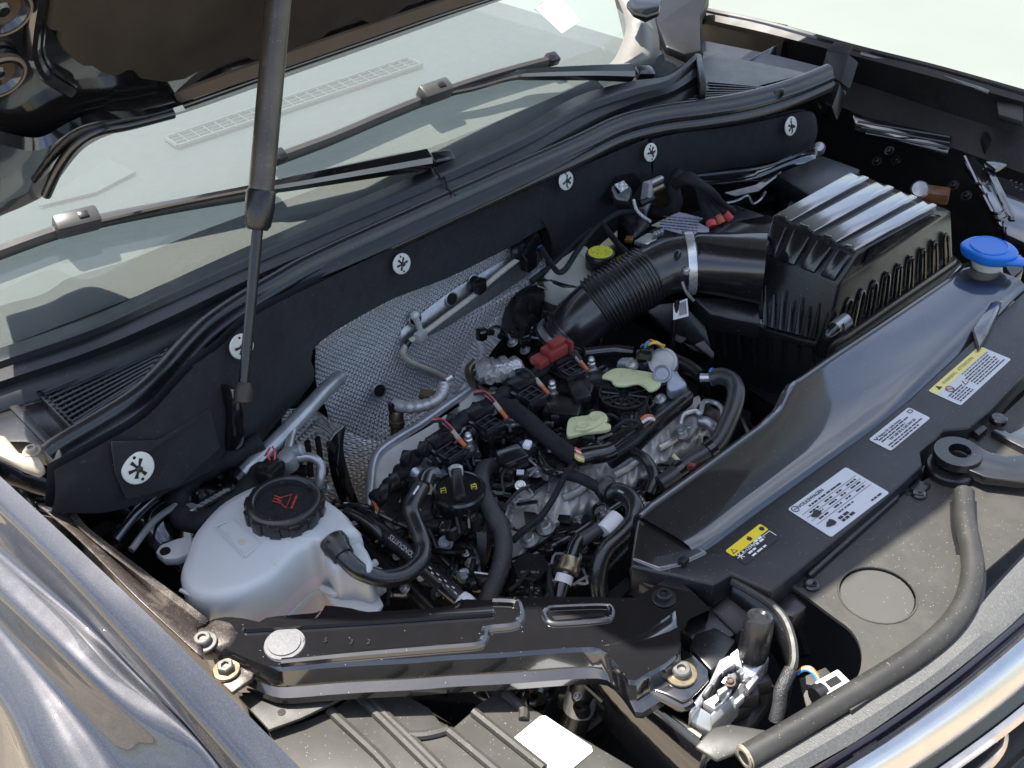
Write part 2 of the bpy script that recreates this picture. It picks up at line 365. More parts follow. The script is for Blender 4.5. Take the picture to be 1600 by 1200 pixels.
# foil with a dimpled emboss
foil, t_, b_ = nodes('dimpled_foil')
def foil_nodes():
    N = t_.nodes.new; K = t_.links.new
    g = N('ShaderNodeNewGeometry')
    mp = N('ShaderNodeMapping'); mp.inputs['Rotation'].default_value = (math.radians(45), 0, 0); mp.inputs['Scale'].default_value = (0, 165, 165); K(g.outputs['Position'], mp.inputs['Vector'])
    nw = N('ShaderNodeTexNoise'); nw.inputs['Scale'].default_value = 9; nw.inputs['Detail'].default_value = 2; K(g.outputs['Position'], nw.inputs['Vector'])
    ws = N('ShaderNodeVectorMath'); ws.operation = 'SCALE'; ws.inputs['Scale'].default_value = 2.2; K(nw.outputs['Color'], ws.inputs[0])
    wa = N('ShaderNodeVectorMath'); wa.operation = 'ADD'; K(mp.outputs[0], wa.inputs[0]); K(ws.outputs[0], wa.inputs[1])
    fr = N('ShaderNodeVectorMath'); fr.operation = 'FRACTION'; K(wa.outputs[0], fr.inputs[0])
    sb = N('ShaderNodeVectorMath'); sb.operation = 'SUBTRACT'; sb.inputs[1].default_value = (0, .5, .5); K(fr.outputs[0], sb.inputs[0])
    mk = N('ShaderNodeVectorMath'); mk.operation = 'MULTIPLY'; mk.inputs[1].default_value = (0, 1, 1); K(sb.outputs[0], mk.inputs[0])
    ln = N('ShaderNodeVectorMath'); ln.operation = 'LENGTH'; K(mk.outputs[0], ln.inputs[0])
    mr = N('ShaderNodeMapRange'); mr.interpolation_type = 'SMOOTHSTEP'; mr.inputs['From Min'].default_value = .12; mr.inputs['From Max'].default_value = .5; mr.inputs['To Min'].default_value = 1; mr.inputs['To Max'].default_value = 0; K(ln.outputs['Value'], mr.inputs['Value'])
    big = N('ShaderNodeTexNoise'); big.inputs['Scale'].default_value = 26; big.inputs['Detail'].default_value = 3; K(g.outputs['Position'], big.inputs['Vector'])
    ba = N('ShaderNodeMath'); ba.operation = 'MULTIPLY_ADD'; ba.inputs[1].default_value = 1.6; K(big.outputs['Fac'], ba.inputs[0]); K(mr.outputs[0], ba.inputs[2])
    bp = N('ShaderNodeBump'); bp.inputs['Strength'].default_value = 1; bp.inputs['Distance'].default_value = .006; K(ba.outputs[0], bp.inputs['Height']); K(bp.outputs[0], b_.inputs['Normal'])
    rc = N('ShaderNodeMix'); rc.data_type = 'RGBA'; rc.inputs['A'].default_value = (.66, .66, .67, 1); rc.inputs['B'].default_value = (.97, .97, .97, 1); K(mr.outputs[0], rc.inputs['Factor']); K(rc.outputs['Result'], b_.inputs['Base Color'])  # lighter dimple centres paint the glints of the sky into the colour
    b_.inputs['Metallic'].default_value = .15; b_.inputs['Roughness'].default_value = .34
foil_nodes()
crinkle = mat('crinkled_foil', (.85, .85, .85), .24, .55, .5, var=.08, vscale=60, bump=1, bscale=170, bdist=.004)
# braided sleeve, light specks painted in as the sparkle of the weave
braid = mat('braided_sleeve', (.022, .022, .024), .42, 0, .7, var=.3, vscale=500, bump=1, bscale=700, bdist=.0012, dust_glint=6, dcol=(.11, .11, .12), dscale=850)
# windscreen glass: clear, slightly green, mirror-like at a slant
glass, tg, bgl = nodes('windscreen_glass')
tg.nodes.remove(bgl)
def glass_nodes():
    N = tg.nodes.new; K = tg.links.new
    tr = N('ShaderNodeBsdfTransparent'); tr.inputs['Color'].default_value = (.78, .86, .84, 1)
    gl = N('ShaderNodeBsdfGlossy'); gl.inputs['Roughness'].default_value = .02; gl.inputs['Color'].default_value = (1, 1, 1, 1)
    df = N('ShaderNodeBsdfDiffuse'); df.inputs['Color'].default_value = (.40, .44, .41, 1)
    fz = N('ShaderNodeFresnel')
    g = N('ShaderNodeNewGeometry'); io = N('ShaderNodeMapRange'); io.inputs['To Min'].default_value = 1.5; io.inputs['To Max'].default_value = 1/1.5; K(g.outputs['Backfacing'], io.inputs['Value']); K(io.outputs[0], fz.inputs['IOR']); vo = N('ShaderNodeTexNoise'); vo.inputs['Scale'].default_value = 900; vo.inputs['Detail'].default_value = 4; K(g.outputs['Position'], vo.inputs['Vector'])
    mr = N('ShaderNodeMapRange'); mr.inputs['From Min'].default_value = .45; mr.inputs['From Max'].default_value = .75; mr.inputs['To Min'].default_value = .20; mr.inputs['To Max'].default_value = .34; K(vo.outputs['Fac'], mr.inputs['Value'])
    m1 = N('ShaderNodeMixShader'); K(fz.outputs[0], m1.inputs[0]); K(tr.outputs[0], m1.inputs[1]); K(gl.outputs[0], m1.inputs[2])
    m2 = N('ShaderNodeMixShader'); K(mr.outputs[0], m2.inputs[0]); K(m1.outputs[0], m2.inputs[1]); K(df.outputs[0], m2.inputs[2])
    K(m2.outputs[0], tg.nodes['Material Output'].inputs['Surface'])
glass_nodes()
# ================================================================ the setting
def sheet(name, x0, x1, y0, y1, z, m):
    o = mesh(name, [(x0, y0, z), (x1, y0, z), (x1, y1, z), (x0, y1, z)], [[0, 1, 2, 3]], m, smooth=False); o['kind'] = 'structure'; return o
sheet('ground', -400, 400, -400, 400, 0, ground_m)
sheet('pavement', -40, 30, 1.3, 40, .006, pave_m)
fl = sheet('engine_bay_floor', -.12, .98, -.84, 1.05, .50, plas_dk)

# ================================================================ near fender (painted, fluted)
R_ = [
 [(-60, 690, 1.0850), (0, 745, 1.0800), (120, 856, 1.0660), (235, 965, 1.0450), (350, 1080, 1.0200), (480, 1212, 0.9900)],
 [(-60, 735, 1.0740), (0, 790, 1.0690), (111, 897, 1.0550), (200, 992, 1.0340), (300, 1102, 1.0090), (420, 1235, 0.9790)],
 [(-60, 752, 1.0610), (0, 806, 1.0560), (105, 910, 1.0420), (190, 1003, 1.0210), (295, 1118, 0.9960), (410, 1250, 0.9660)],
 [(-60, 775, 1.0390), (0, 832, 1.0340), (110, 935, 1.0200), (190, 1022, 0.9990), (300, 1140, 0.9740), (400, 1262, 0.9440)],
 [(-60, 802, 1.0230), (0, 860, 1.0180), (120, 962, 1.0040), (205, 1045, 0.9830), (318, 1158, 0.9580), (392, 1272, 0.9280)],
 [(-60, 830, 1.0200), (0, 888, 1.0150), (115, 990, 1.0010), (205, 1075, 0.9800), (320, 1176, 0.9550), (380, 1282, 0.9250)],
 [(-60, 868, 1.0130), (0, 926, 1.0080), (110, 1028, 0.9940), (200, 1108, 0.9730), (300, 1186, 0.9480), (360, 1296, 0.9180)],
 [(-60, 885, 0.9950), (0, 944, 0.9900), (105, 1048, 0.9760), (190, 1135, 0.9550), (270, 1215, 0.9300), (330, 1310, 0.9000)],
 [(-60, 912, 0.9700), (0, 972, 0.9650), (88, 1075, 0.9510), (160, 1168, 0.9300), (215, 1260, 0.9050), (270, 1330, 0.8750)],
 [(-60, 945, 0.9620), (0, 1010, 0.9570), (75, 1120, 0.9430), (130, 1215, 0.9220), (180, 1300, 0.8970), (230, 1370, 0.8670)],
 [(-60, 1030, 0.9400), (0, 1095, 0.9350), (50, 1190, 0.9210), (90, 1280, 0.9000), (130, 1370, 0.8750), (170, 1440, 0.8450)],
 [(-60, 1060, 0.9050), (0, 1130, 0.9000), (40, 1230, 0.8860), (75, 1320, 0.8650), (110, 1410, 0.8400), (140, 1480, 0.8100)],
 [(-60, 1250, 0.7850), (0, 1330, 0.7800), (30, 1420, 0.7660), (60, 1500, 0.7450), (90, 1580, 0.7200), (110, 1640, 0.6900)]]
rows = [cat(pt(r), 8) for r in R_]
cols = list(zip(*rows)); cols = [cat(c, 5) for c in cols]; rows = [list(r) for r in zip(*cols)]
edge = rows[0]
inner = [p + Vector((0, .001, -.022)) for p in edge]
fend = thing('fender', 'dark grey metallic painted fender with long flutes, nearest the camera', 'fender', (.1, -.9, .75))
loft('outer_panel', [inner] + rows, paint, fend, sharp=50, thick=.0012)
# inner flange in speckled primer with a raised rail
F_ = [[(60, 790, 1.04), (118, 838, 1.04), (215, 935, 1.025), (318, 1030, 1.0)],
      [(100, 780, 1.02), (160, 850, 1.012), (245, 935, 1.0), (310, 985, .985)],
      [(105, 772, 1.03), (118, 818, 1.03), (215, 897, 1.015), (318, 975, .992)],
      [(112, 766, 1.03), (124, 812, 1.03), (222, 890, 1.015), (325, 968, .992)],
      [(112, 770, .93), (128, 822, .93), (226, 897, .915), (330, 974, .89)]]
fr = [cat(pt(r), 6) for r in F_]
loft('mounting_flange', fr, flange, fend, sharp=30, thick=.0015)
# inner wing wall below the rail
wallp = [[p + Vector((0, .004, -.001)) for p in fr[4]], [p + Vector((0, .03, -.4)) for p in fr[4]]]
loft('inner_wing', wallp, gloss, fend, thick=.002)

# ================================================================ far fender seen from inside
FF = [[(1040, -20, 1.075), (1090, 8, 1.075), (1200, 33, 1.075), (1345, 72, 1.07), (1480, 106, 1.06), (1680, 163, 1.045)],
      [(1040, 2, 1.06), (1090, 26, 1.06), (1200, 52, 1.06), (1345, 90, 1.055), (1480, 126, 1.045), (1680, 182, 1.03)],
      [(1040, 8, 1.045), (1090, 33, 1.045), (1200, 60, 1.045), (1345, 98, 1.04), (1480, 136, 1.03), (1680, 192, 1.015)],
      [(1040, 44, 1.00), (1090, 66, 1.00), (1200, 92, 1.00), (1340, 130, .99), (1480, 176, .98), (1680, 240, .97)],
      [(1040, 60, .99), (1090, 84, .985), (1200, 112, .985), (1340, 178, .95), (1480, 228, .94), (1680, 300, .92)],
      [(1040, 180, .80), (1090, 210, .80), (1250, 262, .78), (1360, 300, .78), (1480, 340, .78), (1680, 400, .78)], [(1040, 380, .50), (1090, 400, .50), (1250, 440, .50), (1360, 480, .50), (1480, 520, .50), (1680, 580, .50)]]
far = thing('fender', 'black inside of the far fender below the pale background', 'fender', (.2, .8, .78))
ffr = [cat(pt(r), 6) for r in FF]
outer = [p + Vector((0, .012, -.006)) for p in ffr[0]]; outer2 = [p + Vector((0, .05, -.06)) for p in ffr[0]]; outer3 = [p + Vector((0, .12, -.4)) for p in ffr[0]]
loft('inner_panel', ffr, dusty, far, sharp=28)
loft('outer_skin', [outer3, outer2, outer, [p + Vector((0, 0, .0005)) for p in ffr[0]]], paint, far, sharp=40)
tube('edge_bead', [p + Vector((0, -.004, -.006)) for p in ffr[0]], .004, gloss, far, n=6, sm=0)
tube('panel_bead', pt([(1345, 84, 1.06), (1430, 106, 1.052), (1500, 128, 1.045), (1545, 144, 1.04)]), .0035, steel, far, n=6)
for i, (a, b, c, d) in enumerate([((1332, 178, .965), (1490, 212, .955), (1482, 238, .945), (1335, 200, .95)), ((1180, 28, 1.06), (1232, 38, 1.06), (1232, 60, 1.05), (1182, 46, 1.05)), ((1555, 150, 1.03), (1600, 163, 1.03), (1600, 190, 1.02), (1560, 178, 1.02))]):
    prism('stamped_rib', pt([a, b, c, d]), .012, dusty if i != 0 else gloss, far, bev=.003)
for i in range(3):
    y = 184 + i*9; tube('rib_line', pt([(1340+i*6, y+6, .972), (1484, y+30, .958)]), .0022, plas_s, far, n=6, sm=0)
# wide channel between the two fenders' walls at the far side
br = thing('fender_bracket', 'upright black bracket at the far end of the cowl seal', 'bracket', A(1310, 130, 1.0))
prism('upright', pt([(1303, 64, 1.09), (1334, 68, 1.09), (1326, 84, 1.075), (1290, 80, 1.075)]), .012, dusty, br, bev=.003)
prism('blade', pt([(1291, 78, 1.078), (1326, 84, 1.078), (1312, 128, 1.04), (1282, 112, 1.04)]), Vector((.02, .006, -.012)), dusty, br, bev=.003)
prism('foot', pt([(1280, 118, 1.04), (1314, 128, 1.04), (1300, 168, 1.0), (1274, 158, 1.0)]), Vector((.01, .01, -.03)), plas, br, bev=.004)
bolt(A(1315, 148, 1.0), (-.2, -.5, .8), .006, br, bkmetal)

# ================================================================ windscreen, dashboard
GP = Vector((-.055, 0, 1.108)); GN = Vector((math.sin(math.radians(30)), 0, math.cos(math.radians(30))))
def bow(y): return -.055 - .10*(y*y)                       # the foot of the glass runs back towards the sides
def G(px, py, off=0): 
    x = bow(0); p = None
    for _ in range(6):
        p = AP(px, py, Vector((x, 0, 1.108)) + GN*off, GN); x = bow(max(-.9, min(.9, p.y)))
    return p
def gpt(s, y, off=0): return Vector((bow(y) - s*math.cos(math.radians(30)), y, 1.108 + s*math.sin(math.radians(30)))) + GN*off
ws = thing('windscreen', 'pale green windscreen glass reflecting sky behind the wipers', 'windscreen', (-.2, 0, 1.1))
ys = [-.86 + i*.0615 for i in range(27)]
grow = []
for s in [0, .02, .05, .1, .2, .35, .5, .7, .9]:
    grow.append([gpt(s, y*(1 - .1*s)) for y in ys if y < .52])
loft('pane', grow, glass, ws, sharp=0)
frit_shade_edge = cat([G(*q, -.003) for q in [(-80, 512), (0, 478), (60, 462), (88, 447), (110, 434), (207, 404), (300, 366), (420, 322), (520, 285), (700, 220), (850, 158), (930, 122)]], 4)  # real frit plus painted shade: its edge follows the hood's shadow line
frit_shade = mat('black_frit_shade', (.006, .006, .008), .12, 0, .5, var=.05)
foot = [gpt(0, p.y, -.003) for p in frit_shade_edge]
loft('frit_shade_band', [foot, [a.lerp(b, .5) for a, b in zip(foot, frit_shade_edge)], frit_shade_edge], frit_shade, ws)
stick = [G(836, 13, -.004), G(870, -10, -.004), G(908, 32, -.004), G(878, 52, -.004)]
prism('paper_sticker', stick, GN*-.0006, white, ws, bev=0)
prism('sticker_stamp', [G(835, 14, -.0075), G(848, 4, -.0075), G(858, 14, -.0075), G(845, 22, -.0075)], GN*-.0004, ink, ws, bev=0)
# dashboard below the glass
da = thing('dashboard', 'grey dashboard top with long demister vent under the glass', 'dashboard', (-.6, 0, .9))
def D(px, py, z=1.085): return A(px, py, z)
dr = []
for x, z in [(-.03, 1.02), (-.10, 1.065), (-.2, 1.085), (-.5, 1.087), (-.9, 1.09), (-1.1, 1.05), (-1.15, .9)]:
    dr.append([Vector((x - .05*(y*y), y, z)) for y in [-.9+.0725*i for i in range(21)]])
loft('top_pad', dr, dash_m, da, sharp=50)
va, vb = D(268, 222, 1.092), D(648, 96, 1.092); wv = Vector((.034, 0, 0)); wv2 = Vector((0.0, 0, 0))
box_dir = (vb-va).normalized(); sidev = Vector((-box_dir.y, box_dir.x, 0))
rim = [va - sidev*.022, vb - sidev*.022, vb + sidev*.022, va + sidev*.022]
for i in range(4):
    tube('vent_rim', [rim[i], rim[(i+1) % 4]], .0035, dash_l, da, n=6, sm=0)
for j in (-1, 1): tube('vent_blade', [va + sidev*(.007*j), vb + sidev*(.007*j)], .0018, dash_l, da, n=6, sm=0)
for i in range(1, 22):
    c = va.lerp(vb, i/22); tube('vent_divider', [c - sidev*.02, c + sidev*.02], .0016, dash_l, da, n=6, sm=0)
mesh('vent_slot', [p + Vector((0, 0, -.0035)) for p in rim], [[0, 1, 2, 3]], mat('vent_dark', (.03, .034, .036), .7), da, smooth=False)
sp = [D(88, 298, 1.092), D(170, 248, 1.092), D(212, 268, 1.092), D(150, 300, 1.092), D(60, 322, 1.092)]
prism('speaker_grille', sp, .002, mat('speaker_mesh', (.075, .083, .087), .6, bump=1, bscale=900, bdist=.002, var=.4, vscale=700), da, bev=0)
0 and prism('instrument_hood', [D(690, 58, 1.12), D(750, 42, 1.12), D(765, 55, 1.12), D(720, 66, 1.12)], .03, dash_m, da, bev=.006)
ap = thing('windscreen_pillar', 'grey pillar trim at the far corner of the windscreen', 'pillar', A(1000, 60, 1.15))
pl = [[G(950, -30), G(968, 5), G(978, 40), G(970, 72), G(955, 98), (G(925, 122))],
      [G(978, -34, .01), G(990, 0, .012), G(1002, 40, .014), G(1005, 75, .012), G(990, 100, .01), G(960, 118, .004)],
      [G(1000, -38, .0), G(1012, 0, .0), G(1025, 40, .0), G(1030, 75, .0), G(1022, 100, -.005), G(1010, 118, -.01)]]
loft('trim', [cat(r, 4) for r in pl], mat('pillar_grey', (.17, .165, .15), .45, var=.08), ap, sharp=50, thick=.002)
prism('hinge_cover', pt([(978, 2, 1.2), (1000, -14, 1.2), (1034, -2, 1.19), (1030, 16, 1.185), (1010, 22, 1.18), (990, 18, 1.19)]), .012, plas_s, ap, bev=.004)
prism('hinge_block', pt([(1024, -30, 1.13), (1110, -20, 1.12), (1094, 20, 1.10), (1096, 78, 1.09), (1070, 84, 1.09), (1040, 72, 1.10), (1026, 34, 1.12)]), .04, plas_dk, ap, bev=.006)
prism('side_panel', pt([(955, -60, 1.16), (1100, -60, 1.14), (1100, -10, 1.09), (1094, 84, 1.07), (1040, 118, 1.08), (1000, 124, 1.08), (985, 60, 1.10)]), .05, plas_dk, ap, bev=.006)

# ================================================================ cowl with vents
C_ = [[(-80, 572, 1.115), (0, 545, 1.117), (143, 496, 1.119), (243, 450, 1.12), (400, 380, 1.122), (545, 318, 1.122), (680, 262, 1.122), (800, 208, 1.122), (900, 152, 1.122), (985, 128, 1.122), (1045, 118, 1.122), (1087, 84, 1.125)],
      [(-80, 592, 1.112), (0, 565, 1.114), (143, 516, 1.116), (250, 468, 1.117), (405, 398, 1.119), (550, 336, 1.119), (690, 276, 1.119), (810, 222, 1.119), (910, 168, 1.119), (990, 140, 1.12), (1048, 124, 1.12), (1090, 90, 1.12)],
      [(-80, 600, 1.104), (0, 575, 1.106), (143, 526, 1.108), (255, 478, 1.109), (410, 408, 1.111), (555, 346, 1.111), (695, 286, 1.111), (815, 231, 1.111), (915, 176, 1.111), (995, 148, 1.112), (1050, 133, 1.112), (1092, 100, 1.11)],
      [(-80, 622, 1.103), (0, 596, 1.104), (143, 548, 1.106), (262, 497, 1.107), (415, 424, 1.108), (562, 362, 1.108), (705, 300, 1.108), (825, 243, 1.108), (925, 188, 1.108), (1000, 158, 1.108), (1052, 142, 1.107), (1095, 115, 1.105)],
      [(-80, 632, 1.090), (0, 607, 1.092), (143, 560, 1.094), (268, 508, 1.096), (420, 434, 1.098), (568, 371, 1.098), (712, 307, 1.098), (832, 250, 1.098), (932, 195, 1.098), (1006, 163, 1.097), (1056, 148, 1.096), (1097, 128, 1.095)]]
cw = thing('windscreen_cowl', 'black plastic cowl panel running below the windscreen', 'cowl panel', (0, 0, 1.05))
crow = [cat(pt(r), 6) for r in C_]
low = [p + Vector((.03, 0, -.012)) for p in crow[-1]]
loft('panel', crow + [low], plas_t, cw, sharp=24, thick=.002)
# soft recesses pressed into the panel
for a, b, wd in [((12, 585), (250, 497), 9), ((480, 383), (655, 305), 7), ((735, 268), (850, 213), 7), ((250, 505), (400, 432), 7)]:
    p, q = A(*a, 1.112), A(*b, 1.1125)
    d = (q-p).normalized(); s = Vector((-d.y, d.x, 0))
    r = mm(wd, p)
# seam between the two halves of the cowl
tube('seam', pt([(678, 262, 1.1235), (690, 279, 1.1205), (694, 276, 1.1195), (700, 296, 1.110), (712, 305, 1.109)]), .0012, plas_dk, cw, n=6, sm=0)
# near vent
def vent(name, label, quad, z, nslat, nbar, frame_w=.006):
    v = thing(name, label, 'vent', A(*quad[0], z))
    a, b, c, d = [A(*q, z) for q in quad]                   # a-b back edge, d-c front edge
    mesh('tray', [p + Vector((0, 0, -.018)) for p in (a, b, c, d)], [[0, 1, 2, 3]], plas_dk, v, smooth=False)
    for i, (p, q) in enumerate(((a, b), (b, c), (c, d), (d, a))):
        dd = (q-p).normalized(); s = Vector((-dd.y, dd.x, 0))
        prism('frame', [p - s*frame_w, q - s*frame_w, q + s*.001, p + s*.001], .012, plas, v, bev=.0015)
    for i in range(1, nslat):
        t = i/nslat; p, q = a.lerp(d, t), b.lerp(c, t); dd = (q-p).normalized(); s = Vector((-dd.y, dd.x, 0))*.0018
        prism('slat', [p-s, q-s, q+s, p+s], .009, plas, v, bev=.0005, seg=1)
    for i in range(1, nbar):
        t = i/nbar; p, q = a.lerp(b, t), d.lerp(c, t); dd = (q-p).normalized(); s = Vector((-dd.y, dd.x, 0))*.0010
        prism('crossbar', [p-s - Vector((0, 0, .002)), q-s - Vector((0, 0, .002)), q+s - Vector((0, 0, .002)), p+s - Vector((0, 0, .002))], .006, plas, v, bev=0)
    return v
vent('cowl_vent', 'fine black air inlet grille at the near end of the cowl', [(46, 601), (290, 503), (232, 588), (112, 668)], 1.086, 11, 20)
vent('cowl_vent', 'black slotted air inlet grille at the far end of the cowl', [(1104, 126), (1226, 138), (1168, 148), (1044, 166)], 1.090, 8, 16)
# sunken tray around the near vent and flat shelf to its left
prism('vent_surround', pt([(-60, 640), (20, 612), (44, 602), (115, 672), (88, 706), (40, 690), (-60, 690)], 1.079), .03, plas, cw, bev=.003)
prism('shelf_lip', pt([(0, 622), (14, 616), (90, 694), (76, 700)], 1.082), .006, plas_t, cw, bev=.002)
prism('far_shelf', pt([(1090, 128), (1100, 80), (1280, 118), (1290, 108), (1262, 135), (1170, 150), (1040, 170)], 1.074), .02, plas_t, cw, bev=.002)
prism('far_wall', pt([(1086, 82), (1096, 84), (1104, 128), (1094, 128)], 1.122), .05, plas_t, cw, bev=.002)
loft('far_fender_shelf', [cat(pt(r), 5) for r in [[(1092, 62, 1.05), (1200, 84, 1.05), (1290, 106, 1.045)], [(1098, 84, 1.045), (1190, 104, 1.045), (1282, 120, 1.04)], [(1108, 104, 1.06), (1180, 118, 1.06), (1262, 132, 1.055)], [(1112, 122, 1.06), (1175, 132, 1.06), (1240, 138, 1.06)]]], plas_t, cw, sharp=25)

# bulb seal along the cowl edge
SEAL = [(78, 716, 1.085), (100, 700, 1.087), (160, 664, 1.089), (215, 628, 1.091), (255, 590, 1.092), (290, 550, 1.093), (325, 515, 1.094), (372, 481, 1.095), (430, 446, 1.095), (493, 411, 1.095), (633, 347, 1.095), (800, 272, 1.094), (900, 228, 1.093), (967, 196, 1.092), (1033, 179, 1.090), (1100, 170, 1.086), (1167, 158, 1.082), (1240, 137, 1.078), (1296, 114, 1.075)]
sp_ = cat(pt(SEAL), 6)
se = thing('cowl_seal', 'long ribbed black rubber seal along the front of the cowl', 'seal', (.05, 0, 1.05))
def seal_prof(u):
    bulb = [(-.011*math.cos(a) - .004, .011*math.sin(a) + .004) for a in [math.radians(k) for k in range(-60, 200, 26)]]
    return bulb + [(.009, -.002), (.013, -.004), (.013, -.009), (.009, -.0105), (.013, -.013), (.0145, -.018), (.010, -.0205), (.012, -.024), (.010, -.030), (.002, -.030), (-.006, -.02)]
# the swept frame's side axis must point to the front of the car
def flip(pr): return [(-a, b) for a, b in pr]
sweep('seal_strip', sp_, flip(seal_prof(0)), rubber, se, sharp=50)
prism('end_clamp', pt([(66, 702, 1.098), (92, 692, 1.098), (98, 720, 1.086), (80, 732, 1.08), (70, 722, 1.085)]), .02, tanm, se, bev=.003)

# ================================================================ wipers
def wiper(label, blade, conn, arm, pivot, hh=.018):
    wv = thing('wiper', label, 'wiper', G(*pivot))
    bp = [G(*q[:2], hh) for q in blade]; path = cat(bp, 8)
    sweep('blade', path, [(-.007, -.004), (-.008, .002), (-.004, .007), (.003, .007), (.008, .001), (.007, -.004)], plas_sunb, wv, sharp=25, up=GN)
    sweep('rubber_strip', [p - GN*.010 for p in path], [(-.002, -.006), (-.003, .006), (.003, .006), (.002, -.006)], rubber, wv, up=GN)
    for e in (0, -1):
        d = (path[1]-path[0]) if e == 0 else (path[-1]-path[-2]); d.normalize(); s = GN.cross(d)
        box('end_cap', path[e] + GN*.001, (.022, .019, .016), plas, wv, ax=(d, s, GN), bev=.003)
    c = G(*conn, hh+.010); d = (bp[-1]-bp[0]).normalized(); s = GN.cross(d)
    k = box('connector', c, (.055, .026, .024), plas_sunb, wv, ax=(d, s, GN), bev=.005)
    box('clip', c + GN*.0125 + d*.008, (.012, .010, .003), plas, k, ax=(d, s, GN), bev=.001)
    ap_ = cat([G(q[0], q[1], q[2]) for q in arm], 8); n = len(ap_)
    def prof(u):
        w_ = .0045 + .010*max(0, (u-.35)/.65); h_ = .004 + .006*max(0, (u-.35)/.65)
        return [(-w_, -h_), (-w_, h_*.4), (-w_*.55, h_), (w_*.55, h_), (w_, h_*.4), (w_, -h_)]
    sweep('arm', ap_, prof, gloss, wv, sharp=25, up=GN)
    pv = G(*pivot, .012); d2 = (ap_[-1]-ap_[-8]).normalized(); s2 = GN.cross(d2)
    box('pivot_cap', pv, (.036, .022, .018), plas_s, wv, ax=(d2, s2, GN), bev=.005)
    return wv
plas_sunb = mat('wiper_plastic', (.045, .043, .042), .35, 0, .5, var=.1)
wiper('near wiper whose blade runs off the left edge of the windscreen', [(-60, 414), (0, 392), (118, 352), (260, 322), (390, 300), (420, 293)], (120, 347), [(150, 345, .028), (270, 318, .03), (400, 293, .03), (440, 288, .03), (560, 266, .03), (668, 246, .026)], (690, 248))
wiper('far wiper parked across the middle of the windscreen', [(434, 246), (520, 214), (600, 180), (680, 148), (770, 118), (862, 93)], (680, 143), [(690, 146, .026), (740, 136, .028), (800, 119, .03), (830, 115, .03), (920, 112, .03), (985, 112, .026)], (1006, 114))

# ================================================================ firewall: felt insulation, clips, foil shield
WT = [(-.8, .125), (-.72, .135), (-.64, .128), (-.58, .105), (-.5, .075), (-.41, .05), (-.27, .025), (-.13, .01), (.0, .01), (.12, .02), (.24, .045), (.36, .08), (.6, .155), (.8, .18)]
def W(px, py, off=0):
    x = .08; p = None
    for _ in range(14):
        p = AX(px, py, x + off); x = .5*x + .5*lerp_tab(WT, p.y)
    return AX(px, py, x + off)
seal_low = [(87, 738), (167, 690), (267, 622), (343, 543), (400, 490), (500, 438), (600, 390), (700, 345), (800, 302), (900, 262), (1000, 218), (1067, 203), (1200, 182), (1283, 148)]
def felt_panel(label, top, bot, thick=.014, holes=False, name='felt_insulation'):
    a = resamp(cat([W(q[0], q[1]) for q in top], 6), 60); b = resamp(cat([W(q[0], q[1]) for q in bot], 6), 60)
    rows = []
    for j in range(9):
        t = j/8; bulge = .006*math.sin(math.pi*t)
        rows.append([p.lerp(q, t) + Vector((bulge, 0, 0)) for p, q in zip(a, b)])
    back = [[p - Vector((thick, 0, 0)) for p in r] for r in (rows[-1], rows[0])]
    o = loft(name, rows + back, felt, None, sharp=50)
    return tag(o, label, 'insulation')
felt_panel('broad dark felt insulation panel above the foil heat shield', [(300, 572), (343, 543), (400, 492), (500, 441), (600, 393), (700, 348), (800, 305), (900, 263), (1012, 216)],
           [(408, 690), (450, 640), (492, 592), (492, 542), (600, 474), (700, 434), (790, 390), (868, 354), (868, 440), (940, 380), (1016, 320)])
felt_panel('dark felt insulation behind the coolant tank at the near end of the firewall', [(84, 735), (160, 693), (230, 650), (290, 586), (330, 551)], [(80, 800), (170, 800), (260, 770), (330, 735), (412, 690)])
felt_panel('curved felt insulation panel at the far end of the firewall', [(1018, 218), (1067, 207), (1130, 200), (1200, 187), (1262, 174), (1275, 184)], [(1014, 300), (1060, 290), (1110, 268), (1180, 258), (1235, 244), (1270, 228)])
flap = prism('insulation_flap', [W(*q, .012) for q in [(176, 692), (250, 690), (330, 640), (345, 700), (280, 760), (200, 782), (182, 740)]], Vector((-.006, 0, 0)), felt, bev=.002); tag(flap, 'small felt flap under the lowest pale washer clip', 'insulation')
def clip_at(px, py, r, label):
    p = W(px, py, .014); n_ = Vector((1, -.25, .25)).normalized()
    e = (p - W(px-30, py+14, .014)).normalized(); n_ = Vector((.97, -.05, .2)).normalized()
    c = thing('washer_clip', label, 'clip', p, 'pale washer clips on the insulation')
    lathe('washer', p, n_, [(r, 0), (r, .0012), (r*.94, .002), (r*.2, .0026), (.0004, .0026)], clipm, c, 26)
    s, u = frame(n_)
    for k in range(6):
        a = 2*math.pi*k/6 + .3 + px*.013; d = s*math.cos(a) + u*math.sin(a); q = s*-math.sin(a) + u*math.cos(a)
        if k == 3: continue
        m_ = p + n_*.0030
        mesh('slot', [m_ + d*r*.10 - q*r*.05, m_ + d*r*.62 - q*r*.12, m_ + d*r*.62 + q*r*.12, m_ + d*r*.10 + q*r*.05], [[0, 1, 2, 3]], plas_dk, c, smooth=False)
    lathe('stud', p + n_*.002, n_, [(r*.2, 0), (r*.2, .004), (.0004, .0045)], bkmetal, c, 10)
    for sgn in (-1, 1): lathe('pin_hole', p + n_*.0018 + u*(r*.74*sgn), n_, [(r*.1, 0), (r*.1, .0008), (.0004, .0008)], plas_dk, c, 8)
clip_at(215, 731, .0185, 'pale round washer clip lowest on the near insulation flap')
clip_at(377, 541, .0155, 'pale round washer clip beside the thin rod of the hood strut')
clip_at(627, 412, .0148, 'pale round washer clip above the foil heat shield')
clip_at(884, 282, .0150, 'pale round washer clip between foil shield and the cable hole')
